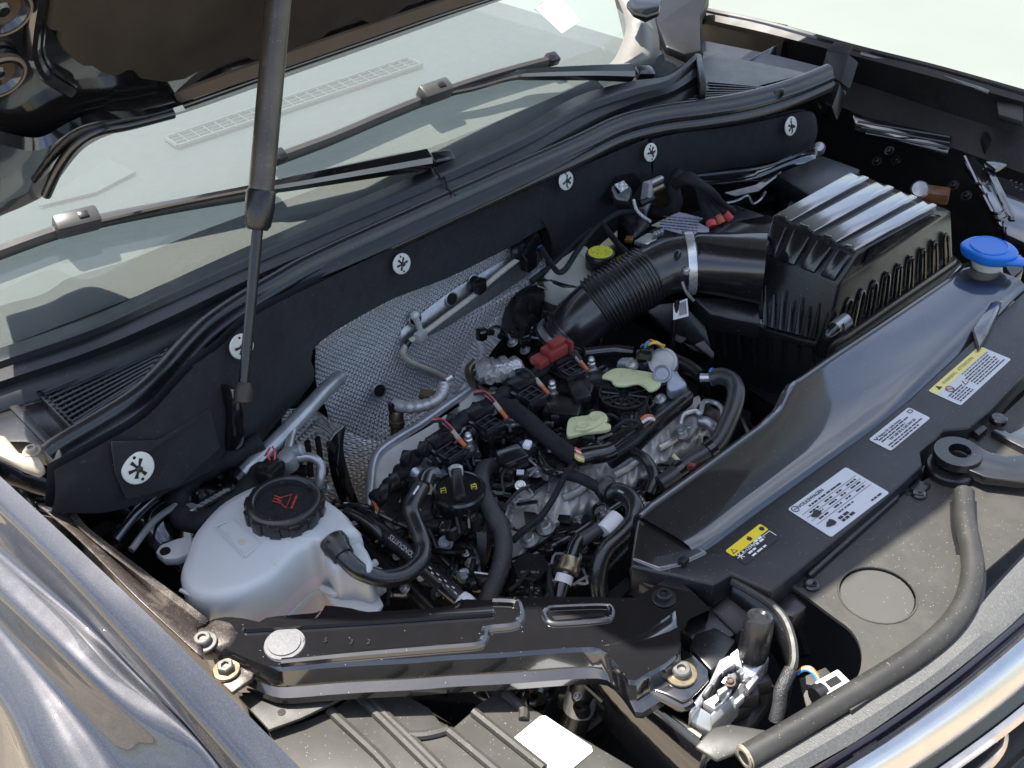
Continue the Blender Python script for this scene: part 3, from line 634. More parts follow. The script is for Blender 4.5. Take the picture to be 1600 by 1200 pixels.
clip_at(1016, 238, .0150, 'pale round washer clip at the joint of two insulation panels')
clip_at(1235, 197, .0165, 'pale round washer clip on the far insulation panel')
for r in [[(948, 296), (962, 276), (990, 270), (1000, 284), (990, 300), (970, 312), (952, 318), (936, 312)]]:
    o = prism('insulation_cutout', [W(*q, .0075) for q in r], Vector((.002, 0, 0)), plas_dk, bpy.data.objects['felt_insulation'], bev=0)

# foil heat shield (stands behind the felt, sags forward at its foot)
def WF(px, py, off=0): return AX(px, py, -.012 + off)
ft = [(493, 536), (600, 470), (700, 430), (790, 386), (835, 366), (868, 352)]
fm = [(494, 600), (590, 545), (690, 500), (770, 460), (820, 430), (868, 372)]
fm2 = [(510, 640), (600, 600), (690, 560), (745, 500), (790, 470), (864, 402)]
fb = [(520, 690), (610, 640), (700, 600), (738, 545), (768, 510), (800, 480)]
fb2 = [(535, 760), (620, 690), (705, 625), (748, 580), (775, 540), (812, 500)]
sh = thing('heat_shield', 'dimpled silver foil heat shield on the firewall', 'heat shield', WF(620, 640))
rws = []
for r, off in ((ft, 0), (fm, .002), (fm2, .012), (fb, .020), (fb2, .05)): rws.append(resamp(cat([WF(*q, off) for q in r], 6), 48))
cols = [cat(list(c), 5) for c in zip(*rws)]; rws = [list(r) for r in zip(*cols)]
loft('foil_sheet', rws, foil, sh, sharp=60, thick=.0008)
# smooth strip with round holes across the foil
strip = [[WF(*q, .003) for q in [(626, 516), (700, 458), (770, 416), (838, 376)]], [WF(*q, .004) for q in [(624, 556), (705, 508), (772, 466), (850, 412)]]]
strip = [resamp(cat(r, 4), 20) for r in strip]
loft('smooth_strip', strip, mat('plain_foil', (.52, .53, .53), .42, .8, .5, var=.2, vscale=160, bump=.4, bscale=300, bdist=.0008), sh, thick=.0008)
for px, py, off in ((705, 467, .006), (648, 498, .006), (740, 440, .006), (592, 610, .024)):
    c = WF(px, py, off)
    ri = lathe('hole_rim', c, (.95, -.1, .3), [(.0105, 0), (.0115, .0015), (.0095, .002), (.009, .0)], steel, sh, 20)
    lathe('hole', c + Vector((.001, 0, 0)), (.95, -.1, .3), [(.0088, 0), (.0088, .001), (.0004, .001)], plas_dk, ri, 20)
# second foil sheet further left and down, behind the pipes
f2 = thing('heat_shield', 'dimpled foil shield standing between coolant tank and exhaust cover', 'heat shield', A(540, 800, .75))
r1 = [[A(440, 640, .90), A(490, 640, .90), A(530, 668, .90), A(590, 690, .89), A(640, 668, .90)], [A(440, 720, .83), A(490, 730, .83), A(540, 740, .83), A(590, 745, .82), A(640, 730, .83)], [A(450, 800, .74), A(500, 810, .74), A(552, 812, .74), A(585, 810, .74), A(620, 800, .75)], [A(450, 900, .6), A(500, 900, .6), A(556, 880, .62), A(575, 870, .63), A(600, 860, .64)]]
loft('foil_sheet', [cat(r, 6) for r in r1], foil, f2, sharp=60, thick=.0008)
# firewall sheet closing everything behind
fw_rows = [[Vector((-.03, y, 1.05)) for y in [-.85+.1*i for i in range(18)]], [Vector((-.035, y, .5)) for y in [-.85+.1*i for i in range(18)]]]
o = loft('firewall', fw_rows, gloss, None, thick=.003); o['kind'] = 'structure'

# ================================================================ hood standing open, and its strut
HA = math.radians(57); HE = Vector((-.122, 0, 1.29)); HD = Vector((math.cos(HA), 0, math.sin(HA))); HN = Vector((math.sin(HA), 0, -math.cos(HA)))
def H(px, py, off=0): return AP(px, py, HE + HN*off, HN)
def hp(s, y, off=0): return HE + HD*s + Vector((0, y, 0)) + HN*off
hood = thing('hood', 'propped open black hood with dark insulation pad on its underside', 'hood', hp(0, 0))
he = [H(*q) for q in [(-60, 372), (0, 340), (42, 322), (78, 300), (120, 246), (150, 222), (195, 205), (260, 186), (310, 171), (420, 132), (560, 82), (760, 10), (860, -26)]]
he = cat(he, 4)
ymin = he[0].y
def s_of(p): return (p - HE).dot(HD)
out = [hp(0.944, .33), hp(0.979, 0), hp(0.972, -.18), hp(0.949, -.305), hp(0.932, -.39), hp(0.894, -.49), hp(0.859, -.535), hp(0.834, -.555), hp(0.754, -.558), hp(0.704, -.572), hp(0.654, -.605), hp(0.614, -.66), hp(0.564, -.70), hp(0.514, -.73), hp(0.454, -.752), hp(0.384, -.79), hp(0.334, -.808), hp(0.204, -.815), hp(max(.1, s_of(he[0])+.03), -.785)]
outline = he + [hp(.0, .74), hp(.08, .79), hp(.2, .83), hp(.34, .835), hp(.46, .83), hp(.56, .82), hp(.66, .80), hp(.76, .74), hp(.86, .64), hp(.915, .5)] + out
prism('outer_skin', outline, HN*-.010, gloss, hood, bev=.003)
# lifted rear lip in a lighter tan colour, and the rolled corner
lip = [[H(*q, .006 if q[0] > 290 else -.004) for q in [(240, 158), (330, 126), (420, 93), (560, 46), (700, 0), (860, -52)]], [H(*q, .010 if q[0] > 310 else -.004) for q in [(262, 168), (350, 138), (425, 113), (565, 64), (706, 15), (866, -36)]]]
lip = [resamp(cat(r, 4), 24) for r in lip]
lip_m = mat('satin_tan', (.16, .125, .095), .5, .2, .6, var=.06)
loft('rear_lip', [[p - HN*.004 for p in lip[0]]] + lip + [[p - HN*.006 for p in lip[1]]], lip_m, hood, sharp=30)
loft('edge_channel', [resamp(cat([H(*q, .004 if q[0] > 240 else -.008) for q in r], 4), 30) for r in [[(225, 186), (310, 155), (425, 114), (565, 65), (706, 16), (866, -35)], [(232, 190), (312, 164), (424, 124), (566, 74), (712, 22), (872, -30)]]], gloss, hood, thick=.004)
crn = [[H(*q, .012) for q in [(0, 205), (60, 215), (110, 190), (150, 176), (220, 172), (280, 158)]], [H(*q, .022) for q in [(0, 225), (60, 235), (120, 200), (165, 188), (230, 180), (285, 164)]], [H(*q, .004) for q in [(0, 318), (50, 296), (105, 238), (150, 212), (225, 190), (290, 172)]], ]
loft('corner_roll', [cat(r, 5) for r in crn], gloss, hood, sharp=50)
tube('corner_bead', [H(*q, .014) for q in [(72, 305), (92, 262), (118, 226), (150, 206), (200, 196), (270, 178)]], .006, plas_s, hood)
inn = [H(*q, .006) for q in [(64, -20), (54, 40), (52, 82), (70, 116), (110, 142)]]
tube('frame_edge', inn, .007, gloss, hood, n=8)
tube('frame_edge', [H(*q, .004) for q in [(76, -20), (66, 40), (64, 80), (80, 108), (118, 132)]], .004, gloss, hood, n=8)
pad = [H(*q, .016) for q in [(90, -30), (78, 50), (98, 52), (94, 66), (104, 84), (130, 106), (146, 106), (160, 116), (182, 122), (202, 112), (212, 114), (222, 126), (260, 131), (290, 126), (308, 116), (350, 102), (368, 92), (382, 90), (396, 97), (440, 88), (480, 70), (504, 62), (530, 38), (560, 30), (580, 40), (620, 24), (640, 8), (700, -10), (760, -30)]]
padt = pad + [hp(.5, .5, .016), hp(.75, .4, .016), hp(.75, -.4, .016), hp(.5, -.5, .016)]
prism('insulation_pad', padt, HN*-.012, pad_m, hood, bev=.005, seg=2)
for px, py in ((1, 12), (-6, 112)):
    c = H(px, py, .004); n_ = HN
    lathe('pressed_cup', c, n_, [(.028, -.002), (.026, .008), (.021, .010), (.018, .003), (.010, .002), (.006, .006), (.0005, .007)], gloss, hood, 28)
    lathe('cup_rim', c, n_, [(.0275, .003), (.0275, .0085), (.0255, .0102), (.0240, .0096), (.0240, .003)], lip_m, hood, 28)
st_f = AX(380, 610, .142); st_u = H(441, -70, .02)
d_ = (st_u - st_f).normalized(); tot = (st_u - st_f).length
def sat(px, py):                                            # point of the strut line nearest to a photo point
    a, b = 0., 1.
    best = min((abs(PX(st_f.lerp(st_u, k/400))[1] - py), k/400) for k in range(401)); return st_f.lerp(st_u, best[1])
q1 = sat(405, 356); q2 = sat(412, 300)
stt = thing('hood_strut', 'grey gas strut holding up the hood', 'strut', st_f)
tube('rod', [st_f, q1], .0062, plas, stt, n=14, sm=0)
lathe('collar', q1, d_, [(.011, -.002), (.0145, .003), (.0165, (q2-q1).length*.5), (.0165, (q2-q1).length), (.0148, (q2-q1).length+.003)], plas, stt, 20)
cyl_m = mat('worn_strut_tube', (.075, .066, .055), .38, .3, .5, .2, .2, var=.35, vscale=25, dust_glint=.5, wear=((.14, .12, .10), 40, .6))
tube('cylinder', [q2, st_u], .0142, cyl_m, stt, n=22, sm=0)
bl = lathe('ball_socket', st_f - d_*.008, d_, [(.006, -.006), (.0105, -.004), (.0105, .010), (.008, .016), (.0062, .018)], mat('brown_socket', (.04, .03, .024), .5), stt, 16)
sb = thing('strut_bracket', 'curved gloss black bracket at the foot of the hood strut', 'bracket', A(350, 740, .9))
bk = [[(338, 602, 1.066), (352, 600, 1.071), (366, 606, 1.071), (378, 618, 1.064)], [(346, 618, 1.054), (356, 612, 1.066), (368, 616, 1.065), (378, 632, 1.051)], [(354, 650, 1.022), (360, 645, 1.038), (372, 646, 1.038), (381, 660, 1.020)], [(344, 690, 0.978), (354, 688, 0.999), (370, 690, 0.998), (382, 700, 0.981)], [(322, 740, 0.917), (336, 740, 0.937), (356, 745, 0.936), (370, 756, 0.914)], [(306, 790, 0.856), (322, 792, 0.876), (346, 800, 0.874), (362, 808, 0.852)]]
loft('arm', [cat(pt(r), 4) for r in bk], gloss, sb, sharp=50, thick=.004)
# ================================================================ coolant tank
ct = thing('coolant_tank', 'milky white coolant tank with black screw cap', 'coolant tank', A(430, 900, .84))
ZT = .99
top = cat(pt([(288, 868), (298, 840), (318, 814), (350, 786), (401, 762), (449, 753), (497, 774), (536, 797), (552, 816), (562, 832), (520, 850), (497, 852), (486, 859), (470, 866), (452, 882), (430, 902), (403, 917), (370, 930), (337, 936), (306, 933), (287, 920), (280, 894)], ZT), 3, True)
c0 = sum(top, Vector())/len(top)
def ring(pts, k, z): return [Vector((c0.x + (p.x-c0.x)*k, c0.y + (p.y-c0.y)*k, z)) for p in pts]
def dome(p):                                                # the tank top is gently crowned towards the cap
    d = (Vector((p.x, p.y)) - Vector((A(446, 795, ZT).x, A(446, 795, ZT).y))).length; return .012*max(0, 1 - d/.14)
rws = []
for k, dz in ((.12, .004), (.35, .004), (.6, .003), (.8, .002), (.92, .0005), (.97, -.002), (1.0, -.008), (1.01, -.02), (1.015, -.045), (1.02, -.062)):
    r = ring(top, k, ZT + dz); rws.append([p + Vector((0, 0, dome(p) if k < .95 else dome(p)*.3)) for p in r])
vs, fs = g_loft(rws, True); fs.append(list(range(len(top)))[::-1])
mesh('upper_shell', vs, fs, tank, ct, sharp=60)
mesh('coolant_line', *g_loft([ring(top, k, ZT + dz) for k, dz in ((1.0165, -.040), (1.019, -.041), (1.0215, -.0615))], True), tank_pk, ct, sharp=60)
rws = [ring(top, k, ZT + dz) for k, dz in ((1.0, -.060), (1.05, -.061), (1.058, -.064), (1.058, -.069), (1.05, -.072), (1.0, -.072))]
mesh('seam_flange', *g_loft(rws, True), tank, ct, sharp=40)
rws = [ring(top, k, ZT + dz) for k, dz in ((1.02, -.071), (1.01, -.10), (.97, -.14), (.9, -.16))]
vs, fs = g_loft(rws, True); fs.append([len(vs)-len(top)+i for i in range(len(top))]); mesh('lower_shell', vs, fs, tank_pk, ct, sharp=60)
# shelf with the hose outlet
shelf = pt([(494, 850), (541, 822), (560, 838), (574, 858), (584, 880), (576, 894), (545, 884), (522, 888)], .978)
prism('outlet_shelf', shelf, .07, tank, ct, bev=.006, seg=3)
prism('shelf_edge', [p + Vector((0, 0, -.058)) for p in pt([(488, 858), (541, 816), (566, 838), (590, 884), (578, 902), (545, 892), (520, 898)], .985)], .007, tank, ct, bev=.003)
prism('shelf_base', [p + Vector((0, 0, -.062)) for p in shelf], .07, tank_pk, ct, bev=.008, seg=2)
# cap seat and cap
cc = A(446, 797, 1.003)
lathe('filler_neck', cc + Vector((0, 0, -.012)), EZ, [(.046, -.004), (.0455, .004), (.044, .007), (.042, .008)], tank, ct, 36)
cap = lathe('screw_cap', cc, EZ, [(.040, -.010), (.0415, -.006), (.0415, .011), (.040, .0155), (.037, .0178), (.033, .0182), (.0315, .0168), (.031, .0135), (.012, .013), (.0005, .013)], plas, ct, 48)
for k in range(12):
    a = 2*math.pi*k/12 + .15; d = Vector((math.cos(a), math.sin(a), 0)); t = Vector((-d.y, d.x, 0))
    box('grip_lug', cc + d*.0405 + Vector((0, 0, .005)), (.007, .013, .016), plas, cap, ax=(d, t, EZ), bev=.0018)
tx, ty = EY, -EX
up_ = Vector((-.80, -.6, 0)).normalized(); rt_ = Vector((-.6, .80, 0)).normalized()
tri = [cc + Vector((0, 0, .0136)) + rt_*a*.011 + up_*b*.011 for a, b in ((-1, -.55), (1, -.55), (.25, .75), (-.05, .9))]
for i in range(3): tube('symbol_line', [tri[i], tri[(i+1) % 3]], .0006, inkr, cap, n=5, sm=0)
for k in (-.5, 0, .5): tube('symbol_line', [cc + Vector((0, 0, .0137)) + rt_*(.008*k) + up_*.002, cc + Vector((0, 0, .0137)) + rt_*(.008*k+.003) + up_*.012], .0007, inkr, cap, n=5, sm=0)
CAPT = (cap, cc + Vector((0, 0, .0134)), rt_, up_)
# moulded marks on the tank
for q in ([(337, 826), (365, 815), (408, 852), (383, 874)],):
    pp = [p + Vector((0, 0, .0035)) for p in pt(q, .997)]
    for i in range(4): tube('moulded_line', [pp[i], pp[(i+1) % 4]], .0009, tank, ct, n=6, sm=0)
lathe('level_mark', A(380, 845, 1.0) + Vector((0, 0, -.0015)), EZ, [(.0055, 0), (.0055, .0016), (.0005, .002)], mat('beige_mark', (.55, .47, .36), .5), ct, 10)
prism('date_stamp', pt([(348, 834), (366, 824), (373, 831), (355, 841)], .9995), .001, mat('grey_mark', (.52, .52, .50), .5), ct, bev=0)
tube('seam_edge', pt([(422, 958), (460, 938), (494, 917), (512, 922), (531, 928), (558, 901), (588, 878)], .930), .0042, tank, ct, n=8, sm=3)
for xx, yy, x2, y2 in ((420, 872, 432, 884), (505, 800, 520, 812), (455, 838, 470, 850)): tube('moulded_line', pt([(xx, yy, .9975), (x2, y2, .9955)]), .0008, tank, ct, n=5, sm=0)
tube('shoulder_line', [A(*q) for q in [(282, 922, .984), (306, 933, .984), (337, 936, .984), (370, 930, .984), (403, 917, .984), (430, 902, .984), (452, 882, .984), (470, 866, .984), (487, 859, .984)]], .0022, tank, ct, n=8, sm=3)
tab = pt([(242, 862), (250, 850), (272, 842), (300, 834), (300, 862), (276, 872), (256, 873)], .965)
tb = prism('mounting_tab', tab, .012, tank, ct, bev=.003); lathe('tab_hole', A(258, 861, .9655), EZ, [(.006, -.001), (.006, .0006), (.0005, .0006)], plas_dk, tb, 14)
lathe('outlet_stub', A(572, 912, .905), (.6, .7, .15), [(.014, -.03), (.016, 0), (.018, .012), (.014, .02), (.004, .022)], mat('grey_stub', (.42, .42, .42), .5, bump=.5, bscale=300), ct, 18)
se_ = thing('level_sensor_plug', 'black square sensor plug behind the coolant tank', 'plug', A(426, 745, .98))
box('housing', A(424, 742, .985), (.024, .030, .030), plas_s, se_, rz=.3, bev=.003)
box('latch_tab', A(424, 727, .998), (.010, .020, .012), plas, se_, rz=.3, bev=.002)
tube('wire', pt([(424, 722, 1.0), (418, 710, 1.01), (422, 700, 1.0), (414, 712, .98)]), .0012, pink, se_, n=6)
tube('wire', pt([(428, 722, 1.0), (430, 708, 1.01), (426, 698, 1.0)]), .0012, pink, se_, n=6)

# coolant hose from tank to engine
h = thing('coolant_hose', 'fat black hose bending from the coolant tank to the engine', 'hose', A(600, 905, .9))
tube('hose', pt([(524, 852, .985), (536, 868, .985), (556, 888, .975), (575, 898, .965), (602, 904, .955), (632, 898, .95), (654, 880, .95), (661, 858, .95), (656, 836, .955), (645, 808, .96), (642, 792, .965), (650, 775, .965), (664, 755, .96)]), .0098, rubber, h, n=16)
lathe('tank_clip', A(522, 848, .99), (A(536, 868, .985) - A(522, 848, .99)), [(.010, -.006), (.015, -.004), (.0155, .006), (.013, .012), (.0125, .02)], plas, h, 18)
for s in (-1, 1): box('clip_ear', A(524 + 8*s, 846 - 3*s, .996), (.006, .010, .012), plas, h, rz=.6, bev=.001)
tube('engine_fitting', pt([(662, 762, .962), (668, 745, .96), (680, 742, .955)]), .011, plas_s, h, n=14)
tube('printed_mark', pt([(646, 772, .9765), (654, 760, .9755)]), .0012, inkw, h, n=5, sm=0)

# wrapped loom in front of the firewall, behind the tank
lw = pt([(410, 690, .98), (360, 716, .97), (315, 738, .965), (285, 762, .965), (276, 790, .965), (290, 812, .965), (315, 816, .968), (345, 802, .972), (375, 780, .975), (398, 752, .975), (412, 736, .97)])
tube('wrapped_loom', lw, lambda u: .0135 + .0012*math.sin(u*60), tape, n=14, label='cloth wrapped cable loom looping behind the coolant tank', cat_='cable')
sg = thing('strut_tower', 'glossy black strut tower beside the near fender', 'strut tower', A(220, 820, .8))
tw = [[(100, 800, .97), (150, 810, .97), (190, 820, .965), (240, 860, .95), (290, 900, .92)], [(120, 760, 1.0), (165, 770, .995), (210, 780, .985), (255, 810, .965), (300, 850, .93)], [(170, 750, .985), (220, 742, .985), (262, 746, .975), (300, 770, .955), (330, 810, .92)], [(220, 735, .96), (270, 722, .96), (310, 716, .95), (345, 740, .93), (370, 790, .88)], [(250, 740, .86), (300, 720, .86), (340, 712, .86), (380, 740, .84), (400, 790, .80)]]
loft('dome', [cat(pt(r), 5) for r in tw], gloss, sg, sharp=50, thick=.002)
tube('ridge', pt([(180, 845, .985), (215, 800, .99), (250, 770, .985), (295, 740, .98), (330, 715, .975)]), .006, gloss, sg, n=10)
tube('ridge', pt([(205, 860, .98), (240, 815, .982), (275, 790, .975)]), .004, steel, sg, n=8)
prism('tower_plate', pt([(290, 792, .972), (362, 752, .972), (372, 762, .972), (300, 806, .972)]), .006, gloss, sg, bev=.002)
for i in range(7): box('cast_mark', A(312 + 7*i, 790 - 4*i, .9732), (.005, .008, .0012), mat('cast_text', (.25, .25, .25), .4) if i == 0 else bpy.data.materials['cast_text'], sg, rz=-.5 + .2*(i % 2), bev=0)
lathe('bolt_cup', A(297, 796, .9725), EZ, [(.008, -.002), (.008, .003), (.006, .004), (.0005, .003)], steel, sg, 14)
# hinge area at the left edge
hg = hood
prism('hinge_plate', pt([(-40, 672, 1.10), (8, 680, 1.10), (30, 706, 1.10), (60, 712, 1.10), (70, 728, 1.095), (60, 738, 1.09), (36, 730, 1.09), (0, 712, 1.095), (-40, 705, 1.1)]), .010, tanm, hg, bev=.003)
prism('hinge_arm', pt([(-40, 705, 1.085), (0, 716, 1.085), (40, 740, 1.075), (72, 744, 1.075), (80, 768, 1.06), (20, 752, 1.06), (-40, 730, 1.07)]), .012, plas, hg, bev=.003)
bolt(A(50, 706, 1.098), EZ, .006, hg, tanm)
prism('lower_bracket', pt([(60, 742, 1.06), (92, 726, 1.06), (112, 770, 1.03), (108, 800, 1.01), (62, 776, 1.03)]), .02, plas, hg, bev=.004)
for i in range(3): tube('bracket_rib', pt([(56, 780+i*9, 1.03-.005*i), (98, 786+i*10, 1.02-.005*i)]), .004, plas_s, hg, n=8, sm=0)

# ================================================================ upper cross member (stamped, gloss black)
cm = thing('cross_member', 'stamped gloss black cross member in front of the coolant tank', 'cross member', A(640, 1000, .93))
ZC = .985
up = cat(pt([(322, 972), (345, 964), (380, 966), (408, 972), (418, 964), (500, 957), (505, 948), (515, 946), (560, 952), (575, 956), (700, 948), (716, 938), (740, 936), (760, 938), (860, 932), (975, 934), (1000, 930), (1040, 905), (1062, 908), (1090, 932), (1110, 952)], ZC), 2)
lo = cat(pt([(330, 1012), (352, 1012), (372, 1022), (410, 1038), (436, 1042), (500, 1037), (560, 1033), (640, 1029), (700, 1024), (780, 1020), (860, 1014), (920, 1011), (938, 1014), (952, 1024), (970, 1046), (985, 1066), (1010, 1052), (1060, 1020), (1060, 975)], ZC), 2)
n_ = 60; up = resamp(up, n_); lo = resamp(lo, n_)
rows_ = [[p + Vector((-.004, .002, -.03)) for p in up], [p + Vector((-.001, 0, -.003)) for p in up], up]
for t in (.2, .4, .6, .8, 1): rows_.append([a.lerp(b, t) for a, b in zip(up, lo)])
rows_ += [[p + Vector((.003, -.002, -.003)) for p in lo], [p + Vector((.006, -.004, -.022)) for p in lo], [p + Vector((.016, -.008, -.026)) for p in lo], [p + Vector((.017, -.008, -.034)) for p in lo]]
loft('beam', rows_, gloss, cm, sharp=38)
def rib(a, b, w_, m_=gloss, hgt=.005, pa=cm, nm='pressed_rib', zz=ZC):
    p, q = A(*a, zz), A(*b, zz); d = (q-p).normalized(); s = Vector((-d.y, d.x, 0)); r = mm(w_, p)
    rr = rrect((p+q)/2, d, s, (q-p).length/2, r, r*.95, 5)
    n = len(rr); c = (p+q)/2
    rows = [[x + Vector((0, 0, .0004)) for x in rr], [x.lerp(c, .0) + (-(x-c)).normalized()*r*.25 + Vector((0, 0, hgt*.7)) for x in rr], [x + (-(x-c)).normalized()*r*.55 + Vector((0, 0, hgt)) for x in rr]]
    vs, fs = g_loft(rows, True); fs.append([2*n+i for i in range(n)]); return mesh(nm, vs, fs, m_, pa, sharp=50)
rib((378, 984), (775, 958), 7)
rib((848, 956), (955, 950), 11, hgt=-.006)
sl = prism('slot', [A(862, 963, ZC+.0006), A(940, 957, ZC+.0006), A(948, 962, ZC+.0006), A(868, 969, ZC+.0006)], .0004, plas_dk, cm, bev=0)
tube('slot_rim', [A(*q, ZC+.001) for q in [(850, 958), (858, 950), (880, 948), (940, 946), (954, 950), (956, 960), (946, 968), (880, 974), (858, 972), (850, 962), (850, 958)]], .0028, gloss, cm, n=8)
tube('pressed_edge', [A(*q, ZC+.0005) for q in [(440, 1036), (560, 1024), (690, 1013), (745, 1008), (756, 1000), (758, 988), (764, 982), (800, 978), (812, 970), (812, 952), (804, 942), (770, 940)]], .0048, gloss, cm, n=8)
tube('pressed_edge', [A(*q, ZC+.0005) for q in [(575, 960), (590, 964), (690, 958), (712, 948), (722, 938)]], .0020, gloss, cm, n=6)
tube('pressed_edge', [A(*q, ZC+.0005) for q in [(408, 972), (420, 980), (480, 972), (500, 956)]], .0016, gloss, cm, n=6)
lathe('plug', A(445, 1007, ZC), EZ, [(.021, -.001), (.020, .0018), (.0165, .002), (.016, .0035), (.006, .0042), (.0005, .0042)], mat('grey_plug', (.15, .15, .158), .6, .1, .5, var=.2, vscale=300, bump=.6, bscale=500), cm, 26)
ds = prism('bolt_dish', pt([(300, 992), (312, 972), (340, 964), (362, 970), (372, 988), (364, 1006), (336, 1016), (310, 1014)], ZC+.003), .02, flange, cm, bev=.006, seg=3)
bolt(A(318, 1005, ZC+.004), EZ, .0085, cm, bolt_m, bolt_m)
wing = prism('side_lug', pt([(335, 1045), (352, 1030), (380, 1034), (398, 1048), (394, 1060), (362, 1082), (345, 1066)], .972), .006, flange, cm, bev=.002)
bolt(A(354, 1048, .9735), EZ, .0085, cm, bolt_m, gold, torx=False)
for i, (x, y) in enumerate([(470, 1004), (505, 1003), (545, 1006), (572, 1006)]): text('%s' % '3532'[i], .008, A(x, y, ZC+.0015), Vector((.75, .6, 0)), Vector((-.6, .75, 0)), bkmetal, cm, name='stamped_mark')
bolt(A(1037, 935, ZC+.001), EZ, .0078, cm, bkmetal, bkmetal)
gus = [[A(*q) for q in [(940, 1010, ZC-.001), (1000, 992, ZC+.001), (1055, 955, ZC+.004)]], [A(*q) for q in [(955, 1028, ZC-.004), (1010, 1010, ZC-.003), (1058, 978, ZC)]], [A(*q) for q in [(985, 1068, .965), (1025, 1030, .97), (1062, 1004, .975)]]]
loft('gusset', [cat(r, 4) for r in gus], cover_m, cm, sharp=40, thick=.002)
pl_ = prism('end_plate', pt([(985, 1064), (1010, 1048), (1060, 1014), (1080, 1018), (1106, 1046), (1108, 1062), (1078, 1092), (1066, 1096), (1040, 1084)], .966), .004, gloss, cm, bev=.0015)
bolt(A(1064, 1054, .967), EZ, .009, cm, bolt_m, gold, wr=1.75)
tube('plate_roll', pt([(985, 1068, .962), (1010, 1078, .96), (1040, 1092, .958), (1066, 1104, .956), (1082, 1096, .958)]), .0055, gloss, cm, n=8)
tube('plate_roll', pt([(968, 1048, .962), (988, 1072, .956), (1000, 1088, .95)]), .005, gloss, cm, n=8)
# deep bracket walls around the latch well
prism('well_wall', pt([(1078, 1012, .962), (1086, 982, .962), (1100, 968, .962), (1150, 1000, .962), (1130, 1030, .962), (1112, 1048, .962)]), .012, plas, cm, bev=.002)

# ================================================================ radiator cover
ZR = 1.0
rc = thing('radiator_cover', 'long black plastic radiator cover carrying four stickers', 'radiator cover', A(1250, 800, .94))
backl = cat(pt([(996, 806), (1010, 792), (1100, 728), (1190, 662), (1214, 640), (1224, 618), (1234, 600), (1248, 592), (1300, 556), (1400, 490), (1480, 436), (1500, 415), (1520, 412)], ZR), 1)
crease = cat(pt([(1040, 866, ZR), (1100, 858, ZR), (1180, 800, ZR), (1260, 742, ZR), (1350, 677, ZR), (1420, 622, ZR), (1500, 548, ZR), (1560, 490, ZR), (1585, 462, ZR)]), 3)
n_ = 70; backl = resamp(backl, n_)
ctab = [(p.y, p.x) for p in sorted(crease, key=lambda p: p.y)]
crease = [Vector((max(lerp_tab(ctab, p.y), p.x + .004), p.y, ZR)) for p in backl]
rws = [[p + Vector((-.012, 0, -.06)) for p in backl], [p + Vector((-.006, 0, -.012)) for p in backl], [p + Vector((-.005, 0, -.004)) for p in backl], [p + Vector((0, 0, -.001)) for p in backl], backl]
for t, z in ((.05, .0012), (.09, .0015), (.3, .0018), (.5, .0024), (.74, .0024), (.86, .0010), (.95, -.004), (1, -.009)): rws.append([a.lerp(b, t) + Vector((0, 0, z)) for a, b in zip(backl, crease)])
loft('air_guide', rws, cover_m, rc, sharp=45)
tube('back_bead', [p + Vector((.004, 0, .002)) for p in backl], .0026, cover_m, rc, n=8, sm=0)
fr_ = pt([(1040, 868), (1100, 861), (1180, 803), (1260, 745), (1350, 680), (1420, 625), (1500, 551), (1560, 493), (1600, 455), (1680, 400), (1740, 470), (1600, 584), (1547, 641), (1513, 669), (1474, 672), (1462, 686), (1438, 706), (1442, 727), (1380, 782), (1300, 848), (1205, 925), (1143, 896), (1117, 913), (985, 884), (988, 872)], ZR-.005)
prism('front_shelf', fr_, .035, plas_t, rc, bev=.003, seg=3)
prism('end_block', pt([(986, 872), (996, 808), (1004, 803), (1108, 862), (1060, 884), (1030, 890)], ZR-.0025), .05, cover_m, rc, bev=.004, seg=3)
prism('front_ledge', pt([(1258, 893), (1268, 900), (1404, 778), (1408, 770), (1396, 766)], ZR-.018), .02, plas, rc, bev=.004)
prism('corner_foot', pt([(1214, 935), (1232, 918), (1262, 946), (1240, 964), (1215, 958)], ZR-.03), .03, plas, rc, bev=.003)
prism('left_skirt', pt([(990, 880), (1042, 900), (1042, 925), (1010, 915), (985, 900)], .975), .03, plas, rc, bev=.003)
bx_ = prism('raised_pan', pt([(1520, 512), (1548, 470), (1570, 466), (1545, 520), (1530, 545)], ZR+.004), .012, cover_m, rc, bev=.005)
box('peg', A(1068, 876, ZR), (.008, .010, .006), plas_dk, rc, bev=.001)
# stickers
def sticker(name, c4, m_, lift=ZR-.0044):
    p = [A(*q, lift) for q in c4]; ex = (p[3]-p[0]).normalized(); ey = Vector((-ex.y, ex.x, 0)); c = sum(p, Vector())/4
    hx = ((p[3]-p[0]).length + (p[2]-p[1]).length)/4; hy = ((p[1]-p[0]).length + (p[2]-p[3]).length)/4*.97
    o = prism(name, rrect(c, ex, ey, hx, hy, .003, 3), .0003, m_, rc, bev=0); return o, c, ex, ey, hx, hy
def bars(par, c, ex, ey, x0, x1, y, h_, m_, n=1, dy=0, z=.0004):
    for i in range(n):
        x = x0
        mb = MB()
        while x < x1:
            wd = min(random.uniform(.003, .009), x1-x)
            a = c + ex*x + ey*(y - dy*i) + Vector((0, 0, z)); mb.add([a, a+ex*wd, a+ex*wd+ey*h_, a+ey*h_], [[0, 1, 2, 3]]); x += wd + random.uniform(.0008, .002)
        mb.build('print_line', m_, par, smooth=False)
bars(CAPT[0], CAPT[1], CAPT[2], CAPT[3], -.011, .011, -.0135, .0026, inkr)
